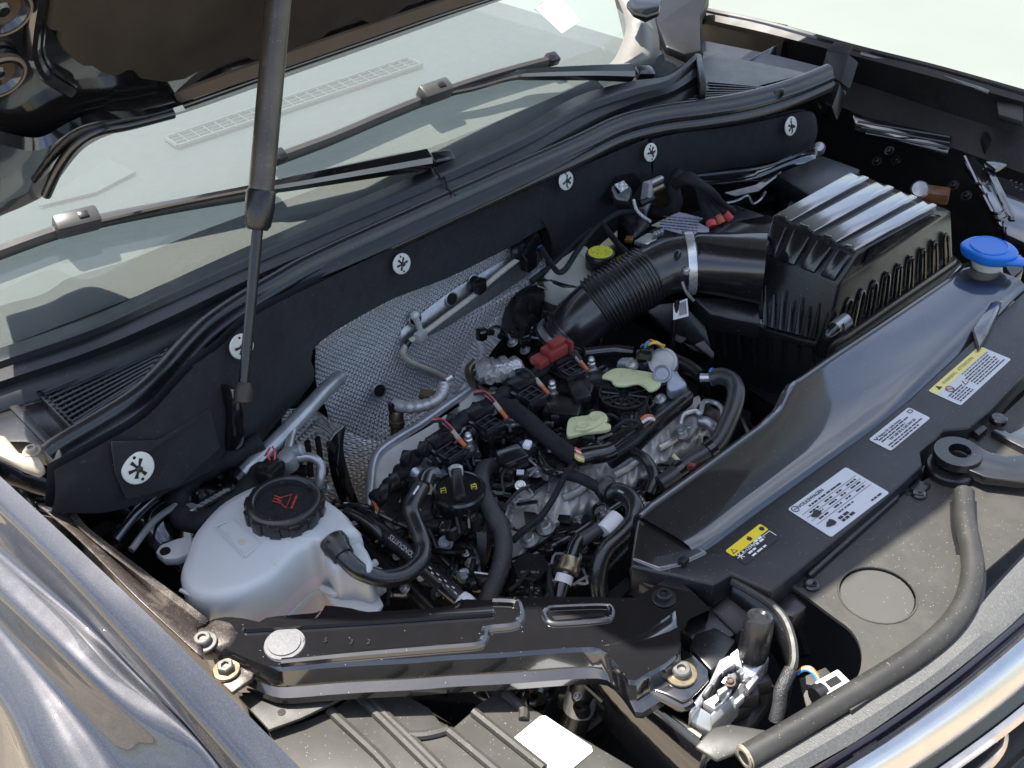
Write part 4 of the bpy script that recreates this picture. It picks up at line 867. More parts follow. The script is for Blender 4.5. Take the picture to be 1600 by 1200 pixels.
# corners: near-back, near-front, far-front, far-back (seen on the photo: left, bottom, right, top)
o, c, ex, ey, hx, hy = sticker('emission_sticker', [(1228, 796), (1303, 840), (1392, 767), (1318, 731)], labelw)
text('VOLKSWAGEN', .0062, c - ex*(hx*.78) + ey*(hy*.72), ex, ey, ink, o, bold=.00012)
tube('round_emblem', ell(c - ex*(hx*.88) + ey*(hy*.80) + Vector((0, 0, .0004)), EX, EY, .004, .004, 24) + [c - ex*(hx*.88) + ey*(hy*.80) + Vector((.004, 0, .0004))], .0004, ink, o, n=5, sm=0)
text('VW', .0042, c - ex*(hx*.88+.0027) + ey*(hy*.80-.0016) + Vector((0, 0, .0003)), ex, ey, ink, o)
bars(o, c, ex, ey, -hx*.6, hx*.5, hy*.52, .0022, ink)
for yy in (.42, .2, -.02, -.26): bars_ = mesh('rule_line', [c - ex*hx*.92 + ey*hy*yy + Vector((0, 0, .0004)), c + ex*hx*.92 + ey*hy*yy + Vector((0, 0, .0004)), c + ex*hx*.92 + ey*(hy*yy+.0005) + Vector((0, 0, .0004)), c - ex*hx*.92 + ey*(hy*yy+.0005) + Vector((0, 0, .0004))], [[0, 1, 2, 3]], ink, o, smooth=False)
for yy in (.28, .07, -.16): 
    for x0, x1 in ((-.75, -.45), (-.25, .0), (.15, .32), (.5, .82)): bars(o, c, ex, ey, hx*x0, hx*x1, hy*yy, .0021, ink)
bars(o, c, ex, ey, -hx*.3, hx*.2, -hy*.42, .0018, ink); bars(o, c, ex, ey, -hx*.45, -hx*.1, -hy*.66, .0034, ink); bars(o, c, ex, ey, -hx*.45, -hx*.05, -hy*.82, .0034, ink)
bars(o, c, ex, ey, hx*.5, hx*.85, -hy*.86, .0024, ink)
for cx, cy, k in ((-.66, .10, 1), (-.66, -.55, 1.1)):         # engine outlines printed in black
    q = [c + ex*(hx*cx + .008*k*math.cos(a)*random.uniform(.6, 1.1)) + ey*(hy*cy + .0055*k*math.sin(a)*random.uniform(.6, 1.1)) + Vector((0, 0, .0005)) for a in [i*math.pi/6 for i in range(12)]]
    mesh('engine_picture', q, [list(range(12))], ink, o, smooth=False)
o, c, ex, ey, hx, hy = sticker('refrigerant_sticker', [(1131, 862), (1167, 882), (1222, 838), (1186, 819)], ink)
yl = rrect(c + ey*hy*.58, ex, ey, hx*.99, hy*.42, .002, 3); prism('yellow_band', [p + Vector((0, 0, .0003)) for p in yl], .0002, yel, o, bev=0)
text('R-1234yf', .0056, c - ex*(hx*.62) - ey*(hy*.18), ex, ey, inkw, o, bold=.0001)
bars(o, c, ex, ey, -hx*.5, -hx*.1, -hy*.5, .0024, inkw); bars(o, c, ex, ey, -hx*.5, hx*.3, -hy*.85, .0022, inkw); bars(o, c, ex, ey, hx*.05, hx*.5, -hy*.3, .0026, inkw); bars(o, c, ex, ey, hx*.1, hx*.5, -hy*.05, .0026, inkw)
fr0 = c + ex*hx*.72 - ey*hy*.45
for a, b in (((-.005, .006), (.006, .006)), ((.006, .006), (.006, -.003)), ((-.005, .006), (-.005, .003))): tube('box_line', [fr0 + ex*a[0] + ey*a[1] + Vector((0, 0, .0005)), fr0 + ex*b[0] + ey*b[1] + Vector((0, 0, .0005))], .0004, inkw, o, n=5, sm=0)
def triangle(par, p, r, ex, ey, m_, inner=None):
    q = [p + ex*(r*math.cos(a)) + ey*(r*math.sin(a)) for a in (math.pi/2, math.pi*7/6, math.pi*11/6)]
    mesh('warning_triangle', q, [[0, 1, 2]], m_, par, smooth=False)
    if inner: mesh('triangle_fill', [p + (x-p)*.62 + Vector((0, 0, .0002)) for x in q], [[0, 1, 2]], inner, par, smooth=False)
triangle(o, c - ex*hx*.78 + ey*hy*.5 + Vector((0, 0, .0006)), .0045, ex, ey, ink, yel)
fl_ = c + ex*hx*.1 + ey*hy*.55 + Vector((0, 0, .0006)); mesh('flame_sign', [fl_ + ex*a + ey*b for a, b in ((-.002, -.003), (.002, -.003), (.003, 0), (.001, .004), (0, .001), (-.001, .003), (-.003, 0))], [list(range(7))], ink, o, smooth=False)
fl_ = c + ex*hx*.82 + ey*hy*.55 + Vector((0, 0, .0006)); lathe('service_sign', fl_, EZ, [(.003, 0), (.003, .0002), (.0004, .0002)], ink, o, 12)
sn = c - ex*hx*.8 - ey*hy*.15 + Vector((0, 0, .0005))
for k in range(3):
    a = math.pi*k/3; d = ex*math.cos(a)*.0045 + ey*math.sin(a)*.0045; tube('snowflake_line', [sn-d, sn+d], .0005, inkw, o, n=5, sm=0)
o, c, ex, ey, hx, hy = sticker('oil_sticker', [(1356, 687), (1393, 704), (1456, 652), (1418, 637)], labelw)
text('Engine Oil  huile moteur', .0046, c - ex*(hx*.72) + ey*(hy*.5), ex, ey, ink, o, bold=.00008)
text('VW 508 00 & SAE 0W-20', .0050, c - ex*(hx*.62) - ey*(hy*.32), ex, ey, ink, o, bold=.0001)
bars(o, c, ex, ey, -hx*.85, hx*.6, hy*.28, .0018, ink); bars(o, c, ex, ey, -hx*.85, hx*.3, hy*.02, .0018, ink); bars(o, c, ex, ey, -hx*.85, hx*.8, -hy*.6, .0018, ink); bars(o, c, ex, ey, -hx*.85, hx*.5, -hy*.85, .0018, ink)
tube('oil_can_sign', [c - ex*hx*.92 + ey*hy*.7 + Vector((0, 0, .0004)), c - ex*hx*.84 + ey*hy*.45 + Vector((0, 0, .0004)), c - ex*hx*.78 + ey*hy*.7 + Vector((0, 0, .0004))], .0006, ink, o, n=5, sm=0)
bk_ = rrect(c + ex*hx*.85 + ey*hy*.6 + Vector((0, 0, .0004)), ex, ey, .003, .0022, .0004, 2)
tube('manual_sign', bk_ + [bk_[0]], .0004, ink, o, n=5, sm=0)
o, c, ex, ey, hx, hy = sticker('warning_sticker', [(1448, 612), (1505, 633), (1581, 559), (1528, 542)], labelw)
yl = rrect(c + ey*hy*.72, ex, ey, hx*.995, hy*.28, .002, 3); prism('yellow_band', [p + Vector((0, 0, .0003)) for p in yl], .0002, yel2, o, bev=0)
triangle(o, c - ex*hx*.78 + ey*hy*.70 + Vector((0, 0, .0006)), .005, ex, ey, ink)
text('WARNING   ATTENTION', .0066, c - ex*(hx*.62) + ey*(hy*.62), ex, ey, mat('brown_ink', (.25, .16, .03), .5), o, lift=.0006)
for i in range(7):
    bars(o, c, ex, ey, -hx*.2 if i > 1 else -hx*.1, hx*(.9 - .05*(i % 3)), hy*(.32 - .18*i), .0017, mat('grey_ink', (.2, .2, .21), .5) if i == 0 else ink)
for i in range(5): bars(o, c, ex, ey, -hx*.9, -hx*.4, hy*(-.15 - .17*i), .0017, ink)
mar = mat('maroon_ink', (.2, .03, .05), .5); fb0 = c - ex*hx*.68 + ey*hy*.18 + Vector((0, 0, .0005))
tube('forbidden_sign', ell(fb0, EX, EY, .005, .005, 24) + [fb0 + EX*.005], .0005, mar, o, n=5, sm=0); tube('forbidden_bar', [fb0 - ex*.0035 + ey*.0035, fb0 + ex*.0035 - ey*.0035], .0005, mar, o, n=5, sm=0)
triangle(o, c - ex*hx*.3 - ey*hy*.16 + Vector((0, 0, .0005)), .005, ex, ey, ink, yel2)
# quarter-turn screws on the front panel
# ================================================================ front panel, its seal and the bumper trims
ZF = .975
fp = thing('front_shroud', 'flat black front panel with a large round disc', 'front panel', A(1400, 930, .9))
outl = cat(pt([(1232, 914), (1260, 932), (1300, 962), (1330, 985), (1344, 1010), (1346, 1036), (1336, 1062), (1300, 1088)], ZF), 3) + pt([(1330, 1110), (1400, 1064), (1470, 1016), (1512, 962), (1530, 900), (1600, 840), (1700, 760), (1700, 640), (1620, 600), (1560, 655), (1545, 668), (1502, 690), (1470, 735), (1420, 765), (1340, 838)], ZF)
cdisc = A(1371, 929, ZF); hole = ell(cdisc, EX, EY, .0385, .0385, 30)
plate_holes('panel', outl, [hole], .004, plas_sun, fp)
tube('disc_rim', hole + [hole[0]], .0012, plas_sun, fp, n=6, sm=0)
lathe('round_disc', cdisc, EZ, [(.0365, -.008), (.0365, -.003), (.036, -.0024), (.0005, -.002)], mat('matt_grey_disc', (.064, .062, .058), .6, 0, .4, var=.05, dust_glint=.2), fp, 40)
prism('disc_well', ell(cdisc + Vector((0, 0, -.010)), EX, EY, .044, .044, 24), .004, plas_dk, fp, bev=0)
for x, y in ((1268, 915), (1436, 773)):
    b = lathe('quarter_turn_screw', A(x, y, ZF+.0005), EZ, [(.0085, 0), (.0085, .002), (.007, .0035), (.003, .0038), (.0005, .0028)], plas_s, fp, 18)
    prism('screw_plate', rrect(A(x-7, y-5, ZF+.001), Vector((.8, .6, 0)), Vector((-.6, .8, 0)), .010, .006, .001, 2), .0008, plas, b, bev=0)
    box('screw_slot', A(x, y, ZF+.0042), (.010, .0018, .0012), bkmetal, b, rz=.6, bev=0)
lathe('quarter_turn_screw', A(1560, 655, .987), EZ, [(.010, -.004), (.010, .002), (.008, .0035), (.003, .0038), (.0005, .0028)], plas_s, fp, 18)
prism('raised_step', pt([(1548, 672), (1562, 664), (1578, 676), (1595, 668), (1640, 640), (1700, 600), (1700, 720), (1600, 700), (1580, 690)], .984), .01, cover_m, fp, bev=.003)
prism('square_boss', pt([(1514, 668), (1528, 658), (1545, 668), (1530, 680)], .985), .02, tanm if False else plas, fp, bev=.002)
prism('clip_boss', pt([(1420, 762), (1434, 748), (1456, 756), (1442, 770)], .98), .012, plas, fp, bev=.002)
th = thing('tow_hook', 'flat black ring arm standing on the front panel at right', 'bracket', A(1500, 720, .97))
rg = ell(A(1497, 705, 1.0), EX, EY, .026, .026, 28); rh = ell(A(1500, 704, 1.0), EX, EY, .0125, .0125, 20)
plate_holes('ring', rg, [rh], .010, plas_s, th)
prism('arm', pt([(1518, 690), (1545, 705), (1570, 712), (1620, 708), (1700, 690), (1700, 740), (1600, 752), (1540, 745), (1505, 730)], .9955), .012, plas_s, th, bev=.002)
lathe('barrel', A(1490, 716, .995), EZ, [(.028, -.045), (.028, -.012), (.0265, -.010)], plas, th, 28)
# panel seal tube
fs_ = thing('panel_seal', 'thick grey rubber seal curving along the front panel', 'seal', A(1400, 1045, .97))
spth = cat(pt([(1163, 1184, .968), (1230, 1146, .97), (1300, 1104, .973), (1370, 1062, .976), (1430, 1024, .978), (1478, 984, .980), (1508, 942, .982), (1519, 900, .983), (1517, 860, .984), (1508, 815, .985), (1506, 770, .985)]), 6)
sweep('tube', spth, [(.0114*math.cos(a), .0110*math.sin(a)) for a in [i*math.pi/8 for i in range(16)]], rubber_w, fs_, sharp=60)
sweep('foot_strip', [p + Vector((0, 0, -.010)) for p in spth], [(-.015, -.003), (-.015, .001), (.013, .001), (.013, -.003)], rubber, fs_)
lathe('cut_end', spth[0], spth[0]-spth[1], [(.012, -.002), (.0105, .0008), (.0075, .0008), (.0072, -.004), (.0004, -.004)], mat('pale_foam', (.28, .25, .18), .8, var=.3, vscale=200), fs_, 18)
prism('hood_stop_pad', pt([(1085, 1166, .958), (1112, 1136, .961), (1140, 1130, .963), (1200, 1140, .962), (1240, 1128, .963), (1180, 1165, .960), (1120, 1188, .956)]), .005, rubber_w, fs_, bev=.003)
bt = thing('bumper_trim', 'grey grained bumper trim band along the front edge', 'trim', A(1400, 1120, .93))
T_ = [[(1090, 1240, 0.958), (1180, 1196, 0.963), (1300, 1130, 0.968), (1420, 1052, 0.973), (1500, 985, 0.976), (1545, 930, 0.978), (1600, 870, 0.978), (1700, 770, 0.978)],
      [(1110, 1262, 0.960), (1210, 1205, 0.965), (1325, 1140, 0.970), (1450, 1060, 0.974), (1540, 985, 0.976), (1580, 945, 0.976), (1640, 885, 0.976), (1740, 790, 0.976)],
      [(1125, 1285, 0.952), (1250, 1208, 0.958), (1350, 1150, 0.963), (1480, 1058, 0.968), (1570, 985, 0.970), (1600, 957, 0.970), (1660, 905, 0.970), (1760, 812, 0.970)]]
loft('band', [cat(pt(r), 5) for r in T_], mat('grained_trim', (.085, .086, .085), .5, 0, .55, var=.25, vscale=400, bump=.7, bscale=700, bdist=.0008, dust_glint=.6), bt, sharp=30)
gr = thing('grille', 'chrome and black front grille at the lower right corner', 'grille', A(1500, 1150, .8))
def chrome_row(nm, rows, m_, sharp=35): return loft(nm, [cat(pt(r), 5) for r in rows], m_, gr, sharp=sharp)
chrome_row('purple_lip', [[(1200, 1250, .945), (1262, 1206, .946), (1360, 1146, .95), (1480, 1062, .955), (1602, 960, .957), (1700, 870, .957)], [(1220, 1258, .935), (1290, 1206, .937), (1390, 1142, .94), (1500, 1062, .945), (1616, 964, .947), (1720, 875, .947)]], mat('violet_black', (.018, .015, .032), .2, 0, .6, .5, .05))
TB = [(1225, 1262, .936), (1294, 1208, .938), (1394, 1144, .941), (1504, 1064, .946), (1620, 966, .948), (1725, 878, .948)]
def trow(dx, dy, dz): return [(x+dx, y+dy, z+dz) for x, y, z in TB]
chrome_row('chrome_bar', [trow(*q) for q in ((0, 0, 0), (12, 3, .002), (24, 12, -.002), (36, 24, -.010), (50, 38, -.026), (55, 43, -.040))], chrome, sharp=25)
chrome_row('black_slat', [trow(*q) for q in ((55, 43, -.041), (70, 58, -.052))], plas_s)
chrome_row('tan_slat', [trow(*q) for q in ((70, 58, -.050), (78, 66, -.049), (84, 72, -.062))], chrome)
chrome_row('chrome_blade', [[(1440, 1290, .86), (1500, 1222, .868), (1546, 1178, .874), (1560, 1150, .878), (1556, 1118, .882)], [(1450, 1296, .862), (1512, 1228, .87), (1556, 1184, .876), (1570, 1152, .88), (1564, 1118, .884)], [(1455, 1302, .85), (1516, 1234, .858), (1562, 1188, .864), (1576, 1154, .868), (1568, 1116, .874)]], chrome)
chrome_row('chrome_blade', [[(1520, 1240, .82), (1570, 1196, .82), (1620, 1150, .82), (1700, 1070, .82)], [(1526, 1248, .822), (1576, 1203, .822), (1626, 1156, .822), (1706, 1076, .822)], [(1530, 1256, .805), (1580, 1210, .805), (1630, 1162, .805), (1710, 1080, .805)]], chrome)
prism('grille_back', [Vector((.80, -.75, .84)), Vector((.98, -.75, .80)), Vector((.98, .5, .80)), Vector((.86, .5, .84))], .3, plas, gr, bev=0)

# ================================================================ headlight housing and near front corner
hl = thing('headlight_housing', 'dusty ribbed headlight housing in the sun with blank white sticker', 'headlight', A(650, 1150, .75))
def HZ(px, py): return .930 - .00002*(px-500)
def hq(l, dz=0): return [A(x, y, HZ(x, y)+dz) for x, y in l]
E_ = [[(455, 1150), (520, 1118), (555, 1078), (600, 1072), (660, 1098), (700, 1142)], [(500, 1200), (560, 1160), (600, 1122), (660, 1118), (705, 1140), (740, 1118)]]
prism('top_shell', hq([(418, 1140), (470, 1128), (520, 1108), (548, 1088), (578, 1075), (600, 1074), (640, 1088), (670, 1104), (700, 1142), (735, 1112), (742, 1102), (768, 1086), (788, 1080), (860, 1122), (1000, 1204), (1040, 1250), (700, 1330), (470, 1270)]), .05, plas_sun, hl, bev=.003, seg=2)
for l in ([(552, 1080), (610, 1136), (680, 1205)], [(560, 1078), (640, 1152), (700, 1212)], [(702, 1142), (760, 1190), (800, 1225)], [(740, 1112), (800, 1160), (850, 1200)], [(788, 1084), (816, 1106), (818, 1124)], [(515, 1110), (590, 1180), (620, 1215)], [(640, 1150), (668, 1148), (700, 1140)]):
    tube('moulded_rib', hq(l, .002), .005, plas_sun, hl, n=8)
prism('blank_sticker', hq([(799, 1156), (844, 1119), (852, 1118), (924, 1166), (926, 1174), (880, 1212), (820, 1182)], .0012), .0008, white, hl, bev=0)
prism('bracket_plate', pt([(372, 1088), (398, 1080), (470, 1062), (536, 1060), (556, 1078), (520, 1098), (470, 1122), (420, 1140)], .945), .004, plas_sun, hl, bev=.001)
for x, y, r in ((440, 1113, .004), (501, 1089, .0045)): lathe('round_hole', A(x, y, .9452), EZ, [(r, 0), (r, .0004), (.0003, .0004)], plas_dk, hl, 14)
prism('square_hole', pt([(521, 1067), (534, 1063), (541, 1070), (528, 1074)], .9458), .0004, plas_dk, hl, bev=0)
# things in the gap between headlight and radiator
gp = thing('radiator_support', 'black radiator support in the gap under the cross member', 'support', A(760, 1100, .7))
prism('tray', pt([(575, 1060), (655, 1044), (700, 1050), (770, 1105), (712, 1136), (650, 1098)], .88), .02, plas_s, gp, bev=.002)
tube('tray_slot', [p for p in pt([(645, 1068), (662, 1058), (706, 1078), (700, 1084), (645, 1068)], .8815)], .0016, plas_s, gp, n=6, sm=0)
tube('tray_edge', pt([(590, 1066), (660, 1110), (716, 1140)], .8815), .0018, plas_s, gp, n=6, sm=0)
loft('side_wall', [cat(pt(r), 4) for r in [[(940, 1032, .95), (985, 1075, .945), (1060, 1130, .94), (1110, 1175, .93)], [(900, 1050, .80), (950, 1120, .78), (1010, 1190, .76), (1080, 1260, .74)], [(870, 1080, .7), (900, 1160, .66), (960, 1240, .62), (1000, 1300, .6)]]], gloss, gp, thick=.003)
tube('steel_rail', pt([(1048, 1122, .935), (1075, 1138, .932), (1095, 1152, .93)]), .0035, gold, gp, n=8)
hp_ = thing('radiator_hose', 'grey hose end with clamp deep under the cross member', 'hose', A(910, 1080, .8))
tube('hose', pt([(925, 1020, .86), (915, 1060, .82), (905, 1110, .77), (895, 1140, .74)]), .016, rubber, hp_, n=14)
tube('clamp_sleeve', pt([(912, 1076, .80), (904, 1108, .77)]), .0185, pipe_m, hp_, n=16, sm=0)
for i, (x, y, r) in enumerate([(800, 1050, .020), (845, 1058, .024), (840, 1090, .014)]):
    lathe('hose_coupling', A(x, y, .82), (.5, -.6, .6), [(r, -.02), (r*1.1, 0), (r*1.1, .012), (r*.8, .016), (r*.7, .004), (.001, .004)], plas_s, gp, 20)
tube('support_strut', pt([(760, 1040, .86), (790, 1070, .84), (770, 1120, .80)]), .012, steel if False else bkmetal, gp, n=10)
prism('support_bracket', pt([(735, 1035, .87), (765, 1040, .87), (795, 1090, .84), (775, 1110, .84)]), .006, bkmetal, gp, bev=.002)
bolt(A(762, 1052, .872), EZ, .008, gp, steel)
tube('alu_foot', pt([(595, 1050, .90), (610, 1058, .89), (606, 1066, .885), (622, 1080, .88)]), .004, silver, gp, n=8)
lathe('pipe_post', A(652, 975, .90), EZ, [(.018, -.10), (.018, -.03), (.014, -.02), (.012, 0), (.010, .012)], bkmetal, gp, 16)

# ================================================================ hood latch
lt = thing('hood_latch', 'pale metal hood latch with black rubber buffer', 'latch', A(1130, 1120, .88))
prism('left_plate', pt([(1076, 1116, .955), (1084, 1094, .958), (1108, 1066, .963), (1124, 1030, .968), (1140, 1022, .968), (1143, 1036, .966), (1124, 1056, .963), (1116, 1072, .96), (1092, 1104, .955)]), .05, silver, lt, bev=.002)
prism('back_plate', pt([(1084, 1098, .952), (1112, 1116, .952), (1118, 1136, .94), (1110, 1144, .935), (1080, 1128, .94)]), .05, mat('latch_steel', (.45, .46, .46), .4, .6), lt, bev=.0015)
prism('right_plate', pt([(1110, 1116, .953), (1142, 1088, .957), (1158, 1064, .96), (1190, 1040, .962), (1200, 1018, .966), (1202, 1030, .962), (1176, 1068, .957), (1140, 1108, .95), (1112, 1134, .946)]), .03, mat('latch_grey', (.30, .31, .31), .42, .6), lt, bev=.0015)
prism('catch', pt([(1098, 1096, .958), (1140, 1070, .962), (1144, 1078, .962), (1136, 1090, .96), (1128, 1100, .958), (1116, 1108, .957)]), .02, silver, lt, bev=.0015)
prism('catch_slot', pt([(1116, 1100, .959), (1126, 1092, .9595), (1128, 1096, .9595), (1118, 1104, .959)]), .0004, plas_dk, lt, bev=0)
prism('top_body', pt([(1138, 1022, .972), (1160, 1005, .976), (1172, 1008, .976), (1196, 1020, .972), (1198, 1032, .968), (1180, 1056, .964), (1164, 1060, .962), (1160, 1044, .966), (1150, 1040, .968)]), .025, silver, lt, bev=.003)
prism('pawl', pt([(1132, 1058, .965), (1150, 1046, .968), (1158, 1056, .966), (1146, 1078, .962), (1136, 1080, .961)]), .02, bkmetal, lt, bev=.003)
tube('spring', pt([(1130, 1068, .968), (1136, 1060, .97), (1142, 1064, .968), (1140, 1056, .97), (1147, 1060, .968), (1145, 1052, .971)]), .0022, steel, lt, n=6)
bolt(A(1140, 1066, .968), EZ, .0038, lt, mat('dull_rivet', (.16, .11, .09), .4, .6))
for a_, b_2, c_, d_2 in (((1128, 1040), (1146, 1030), (1150, 1036), (1130, 1048)), ((1120, 1078), (1134, 1070), (1138, 1076), (1124, 1086)), ((1156, 1024), (1166, 1018), (1170, 1028), (1160, 1036)), ((1164, 1070), (1180, 1052), (1186, 1058), (1170, 1078)), ((1146, 1094), (1160, 1082), (1164, 1088), (1150, 1100))):
    prism('latch_tooth', pt([a_, b_2, c_, d_2], .9725), .010, random.choice((silver, bkmetal, steel)), lt, bev=.001)
tube('return_spring', pt([(1152, 1050, .972), (1160, 1046, .976), (1158, 1054, .974), (1166, 1050, .977), (1163, 1060, .974), (1172, 1056, .976)]), .0012, steel, lt, n=6)
prism('pivot_arm', pt([(1096, 1086, .961), (1110, 1068, .966), (1116, 1070, .966), (1104, 1092, .960)]), .006, bkmetal, lt, bev=.001)
lathe('rubber_buffer', A(1176, 1022, .972), (A(1186, 972, 1.01) - A(1176, 1022, .972)), [(.0135, -.004), (.0150, .004), (.0148, .026), (.0138, .042), (.0122, .046), (.008, .047), (.0055, .045), (.0005, .045)], plas, lt, 24)
for i, (x, y) in enumerate([(1160, 1090), (1180, 1072), (1150, 1110)]): box('lever', A(x, y, .945-.01*i), (.03, .012, .02), bkmetal, lt, rz=.8+.2*i, bev=.002)
prism('base_plate', pt([(1112, 1140), (1160, 1100), (1200, 1060), (1215, 1075), (1180, 1125), (1140, 1160)], .915), .02, bkmetal, lt, bev=.002)
# curved guard and cable to the right of the latch
gd = thing('latch_guard', 'curved black guard wall beside the hood latch', 'guard', A(1210, 990, .9))
gcur = cat(pt([(1144, 908, .985), (1175, 925, .985), (1205, 945, .983), (1226, 968, .98), (1238, 1000, .975), (1241, 1030, .97), (1236, 1048, .965)]), 5)
loft('wall', [gcur, [p + Vector((.0, .0, -.06)) for p in gcur]], plas, gd, thick=.005)
tube('rolled_edge', gcur, .0045, rubber_w, gd, n=8, sm=0)
prism('shelf', pt([(1108, 950, .955), (1140, 925, .965), (1190, 960, .955), (1150, 992, .945)]), .03, plas_t, gd, bev=.003)
prism('pocket', pt([(1060, 975, .965), (1105, 945, .965), (1150, 990, .96), (1100, 1020, .958)]), .04, plas, gd, bev=.003)
tube('release_cable', pt([(1236, 1046, .965), (1228, 1062, .96), (1220, 1080, .955), (1218, 1100, .945), (1212, 1126, .93)]), .007, braid, None, n=12, label='grey braided release cable hanging beside the latch', cat_='cable')
cl = thing('sensor_connector', 'pale plug with orange and blue wires under the front panel', 'plug', A(1300, 1078, .93))
pc = A(1300, 1076, .95); dx = (A(1320, 1064, .95) - A(1288, 1082, .95)).normalized()
box('housing', pc, (.03, .02, .02), tank_y, cl, ax=(dx, Vector((-dx.y, dx.x, 0)), EZ), bev=.002)
box('window', pc + Vector((0, 0, .0103)), (.014, .008, .001), bkmetal, cl, ax=(dx, Vector((-dx.y, dx.x, 0)), EZ), bev=0)
lathe('collar', pc - dx*.015, dx, [(.0105, -.006), (.012, -.004), (.012, .004), (.010, .006)], plas, cl, 18)
for i, m_ in enumerate((orange, yelw, bluew)): tube('wire', pt([(1246, 1050+i*1.5, .955), (1256, 1043+i*2, .96), (1268, 1044+i*3, .962), (1277, 1056+i*4, .958), (1284, 1074+i*3, .952)]), .0016, m_, cl, n=6)
prism('sensor_plate', pt([(1248, 1060, .94), (1290, 1042, .94), (1312, 1066, .94), (1290, 1094, .935), (1262, 1112, .93)]), .003, plas_sun, cl, bev=.001)
# ================================================================ air filter box
ab = thing('air_filter_box', 'ribbed black air filter box beside the radiator cover', 'air filter box', A(1330, 480, .80))
ZA = 1.045
def Lq(t, z=ZA): return A(*t, z)
# crowned top: left (near) edge and right (far) edge of each of the four ribs
lefts = [(1217, 340), (1249, 354), (1288, 370), (1340, 394)]
rights = [(1327, 275), (1367, 288), (1405, 303), (1462, 329)]
bl, fl2, br2, frr = Lq((1206, 336)), Lq((1340, 396)), Lq((1324, 273)), Lq((1464, 330))
# shell: top face, chamfers, walls
top = [bl, fl2, frr, br2]                                     # near-back, near-front, far-front, far-back
def off(p, dx, dy, dz): return p + Vector((dx, dy, dz))
near_ch = [A(1196, 392, 1.01), A(1312, 442, 1.01)]
r_top = [[bl, Lq((1250, 356)), Lq((1295, 376)), fl2], None]
body = MB()
nb, nf = A(1190, 395, 1.005), A(1312, 443, 1.005)
fb_, ff_ = A(1332, 268, 1.02), A(1487, 330, 1.01)
right_mid_n, right_mid_f = A(1316, 447, .995), A(1486, 352, .995)
bn, bf = A(1190, 508, .92), A(1292, 534, .915)
brn, brf = A(1296, 536, .915), A(1490, 402, .915)
bb = A(1330, 330, .92)
v = [bl, fl2, frr, br2, nb, nf, ff_, fb_, bn, bf, brf, bb]
body.add(v, [[0, 1, 2, 3], [0, 4, 5, 1], [1, 5, 6, 2], [3, 2, 6, 7], [0, 3, 7, 4], [4, 8, 9, 5], [5, 9, 10, 6], [7, 6, 10, 11], [4, 7, 11, 8]])
body.build('upper_case', plas, ab, bev=.004, seg=3, bang=10)
E0, E1 = [Lq(q) for q in ((1212, 338), (1246, 353), (1284, 370), (1318, 386), (1344, 397))], [Lq(q) for q in ((1326, 273), (1366, 288), (1404, 303), (1440, 318), (1468, 330))]
for i in range(4):
    p0, p1, q0, q1 = E0[i], E1[i], E0[i+1], E1[i+1]
    d = (p1-p0).normalized(); s = (q0-p0).normalized()
    u0, u1 = p0.lerp(q0, .05), p0.lerp(q0, .74); w0, w1 = p1.lerp(q1, .05), p1.lerp(q1, .74)
    um, wm = p0.lerp(q0, .40) + d*.004, p1.lerp(q1, .46)
    top_ = [u0, um, p0.lerp(q0, .46) - d*.003, u1 - d*.003, w1 + d*.004, wm + d*.004, wm + s*-.001 - d*.004, w0]
    prism('rib', [x + Vector((0, 0, .006)) for x in top_], .008, rib_m, ab, bev=.0016, seg=2)
    e0 = nb.lerp(nf, (i+.08)/4); e1 = nb.lerp(nf, (i+.76)/4); nn = Vector((-.25, -.7, .6)).normalized()*.007
    g0 = u0.lerp(e0, .12); g1 = (u1 - d*.003).lerp(e1, .12)
    mesh('chamfer_rib', [g0, g1, e1, e0, g0+nn, g1+nn, e1+nn*.6, e0+nn*.6], [[4, 5, 6, 7], [0, 4, 7, 3], [1, 2, 6, 5], [3, 7, 6, 2], [0, 1, 5, 4]], plas_s, ab, bev=.002)
for i in range(8):                                            # fins on the near wall
    t = (i+.5)/8; p = nb.lerp(nf, t); q = bn.lerp(bf, t); n2 = Vector((-.25, -1, 0)).normalized()*.004
    tube('wall_fin', [p.lerp(q, .42 + .1*(i % 2)) + n2*.4, p.lerp(q, .98) + n2*.6], lambda u: .0012 + .0026*min(1, u*3), plas, ab, n=8, sm=0)
for i in range(9):                                            # loops along the right wall
    t = (i+.7)/9.6; p = right_mid_n.lerp(ff_, t); q = bf.lerp(brf, t); n2 = Vector((1, -.2, .2)).normalized()*.004
    a = p.lerp(q, .40) + n2; b = p.lerp(q, .98) + n2
    tube('wall_loop', [b, a, a + (ff_-nf).normalized()*.010 + Vector((0, 0, -.004)), b + (ff_-nf).normalized()*.012], .0026, plas_s, ab, n=8, sm=4)
pan = [nf.lerp(ff_, .16).lerp(fl2.lerp(frr, .16), .15), nf.lerp(ff_, .90).lerp(fl2.lerp(frr, .90), .15), fl2.lerp(frr, .88).lerp(nf.lerp(ff_, .88), .12), fl2.lerp(frr, .14).lerp(nf.lerp(ff_, .14), .12)]
prism('side_window', [p + Vector((.003, -.002, .003)) for p in pan], Vector((.001, 0, .002)), plas_s, ab, bev=.001)
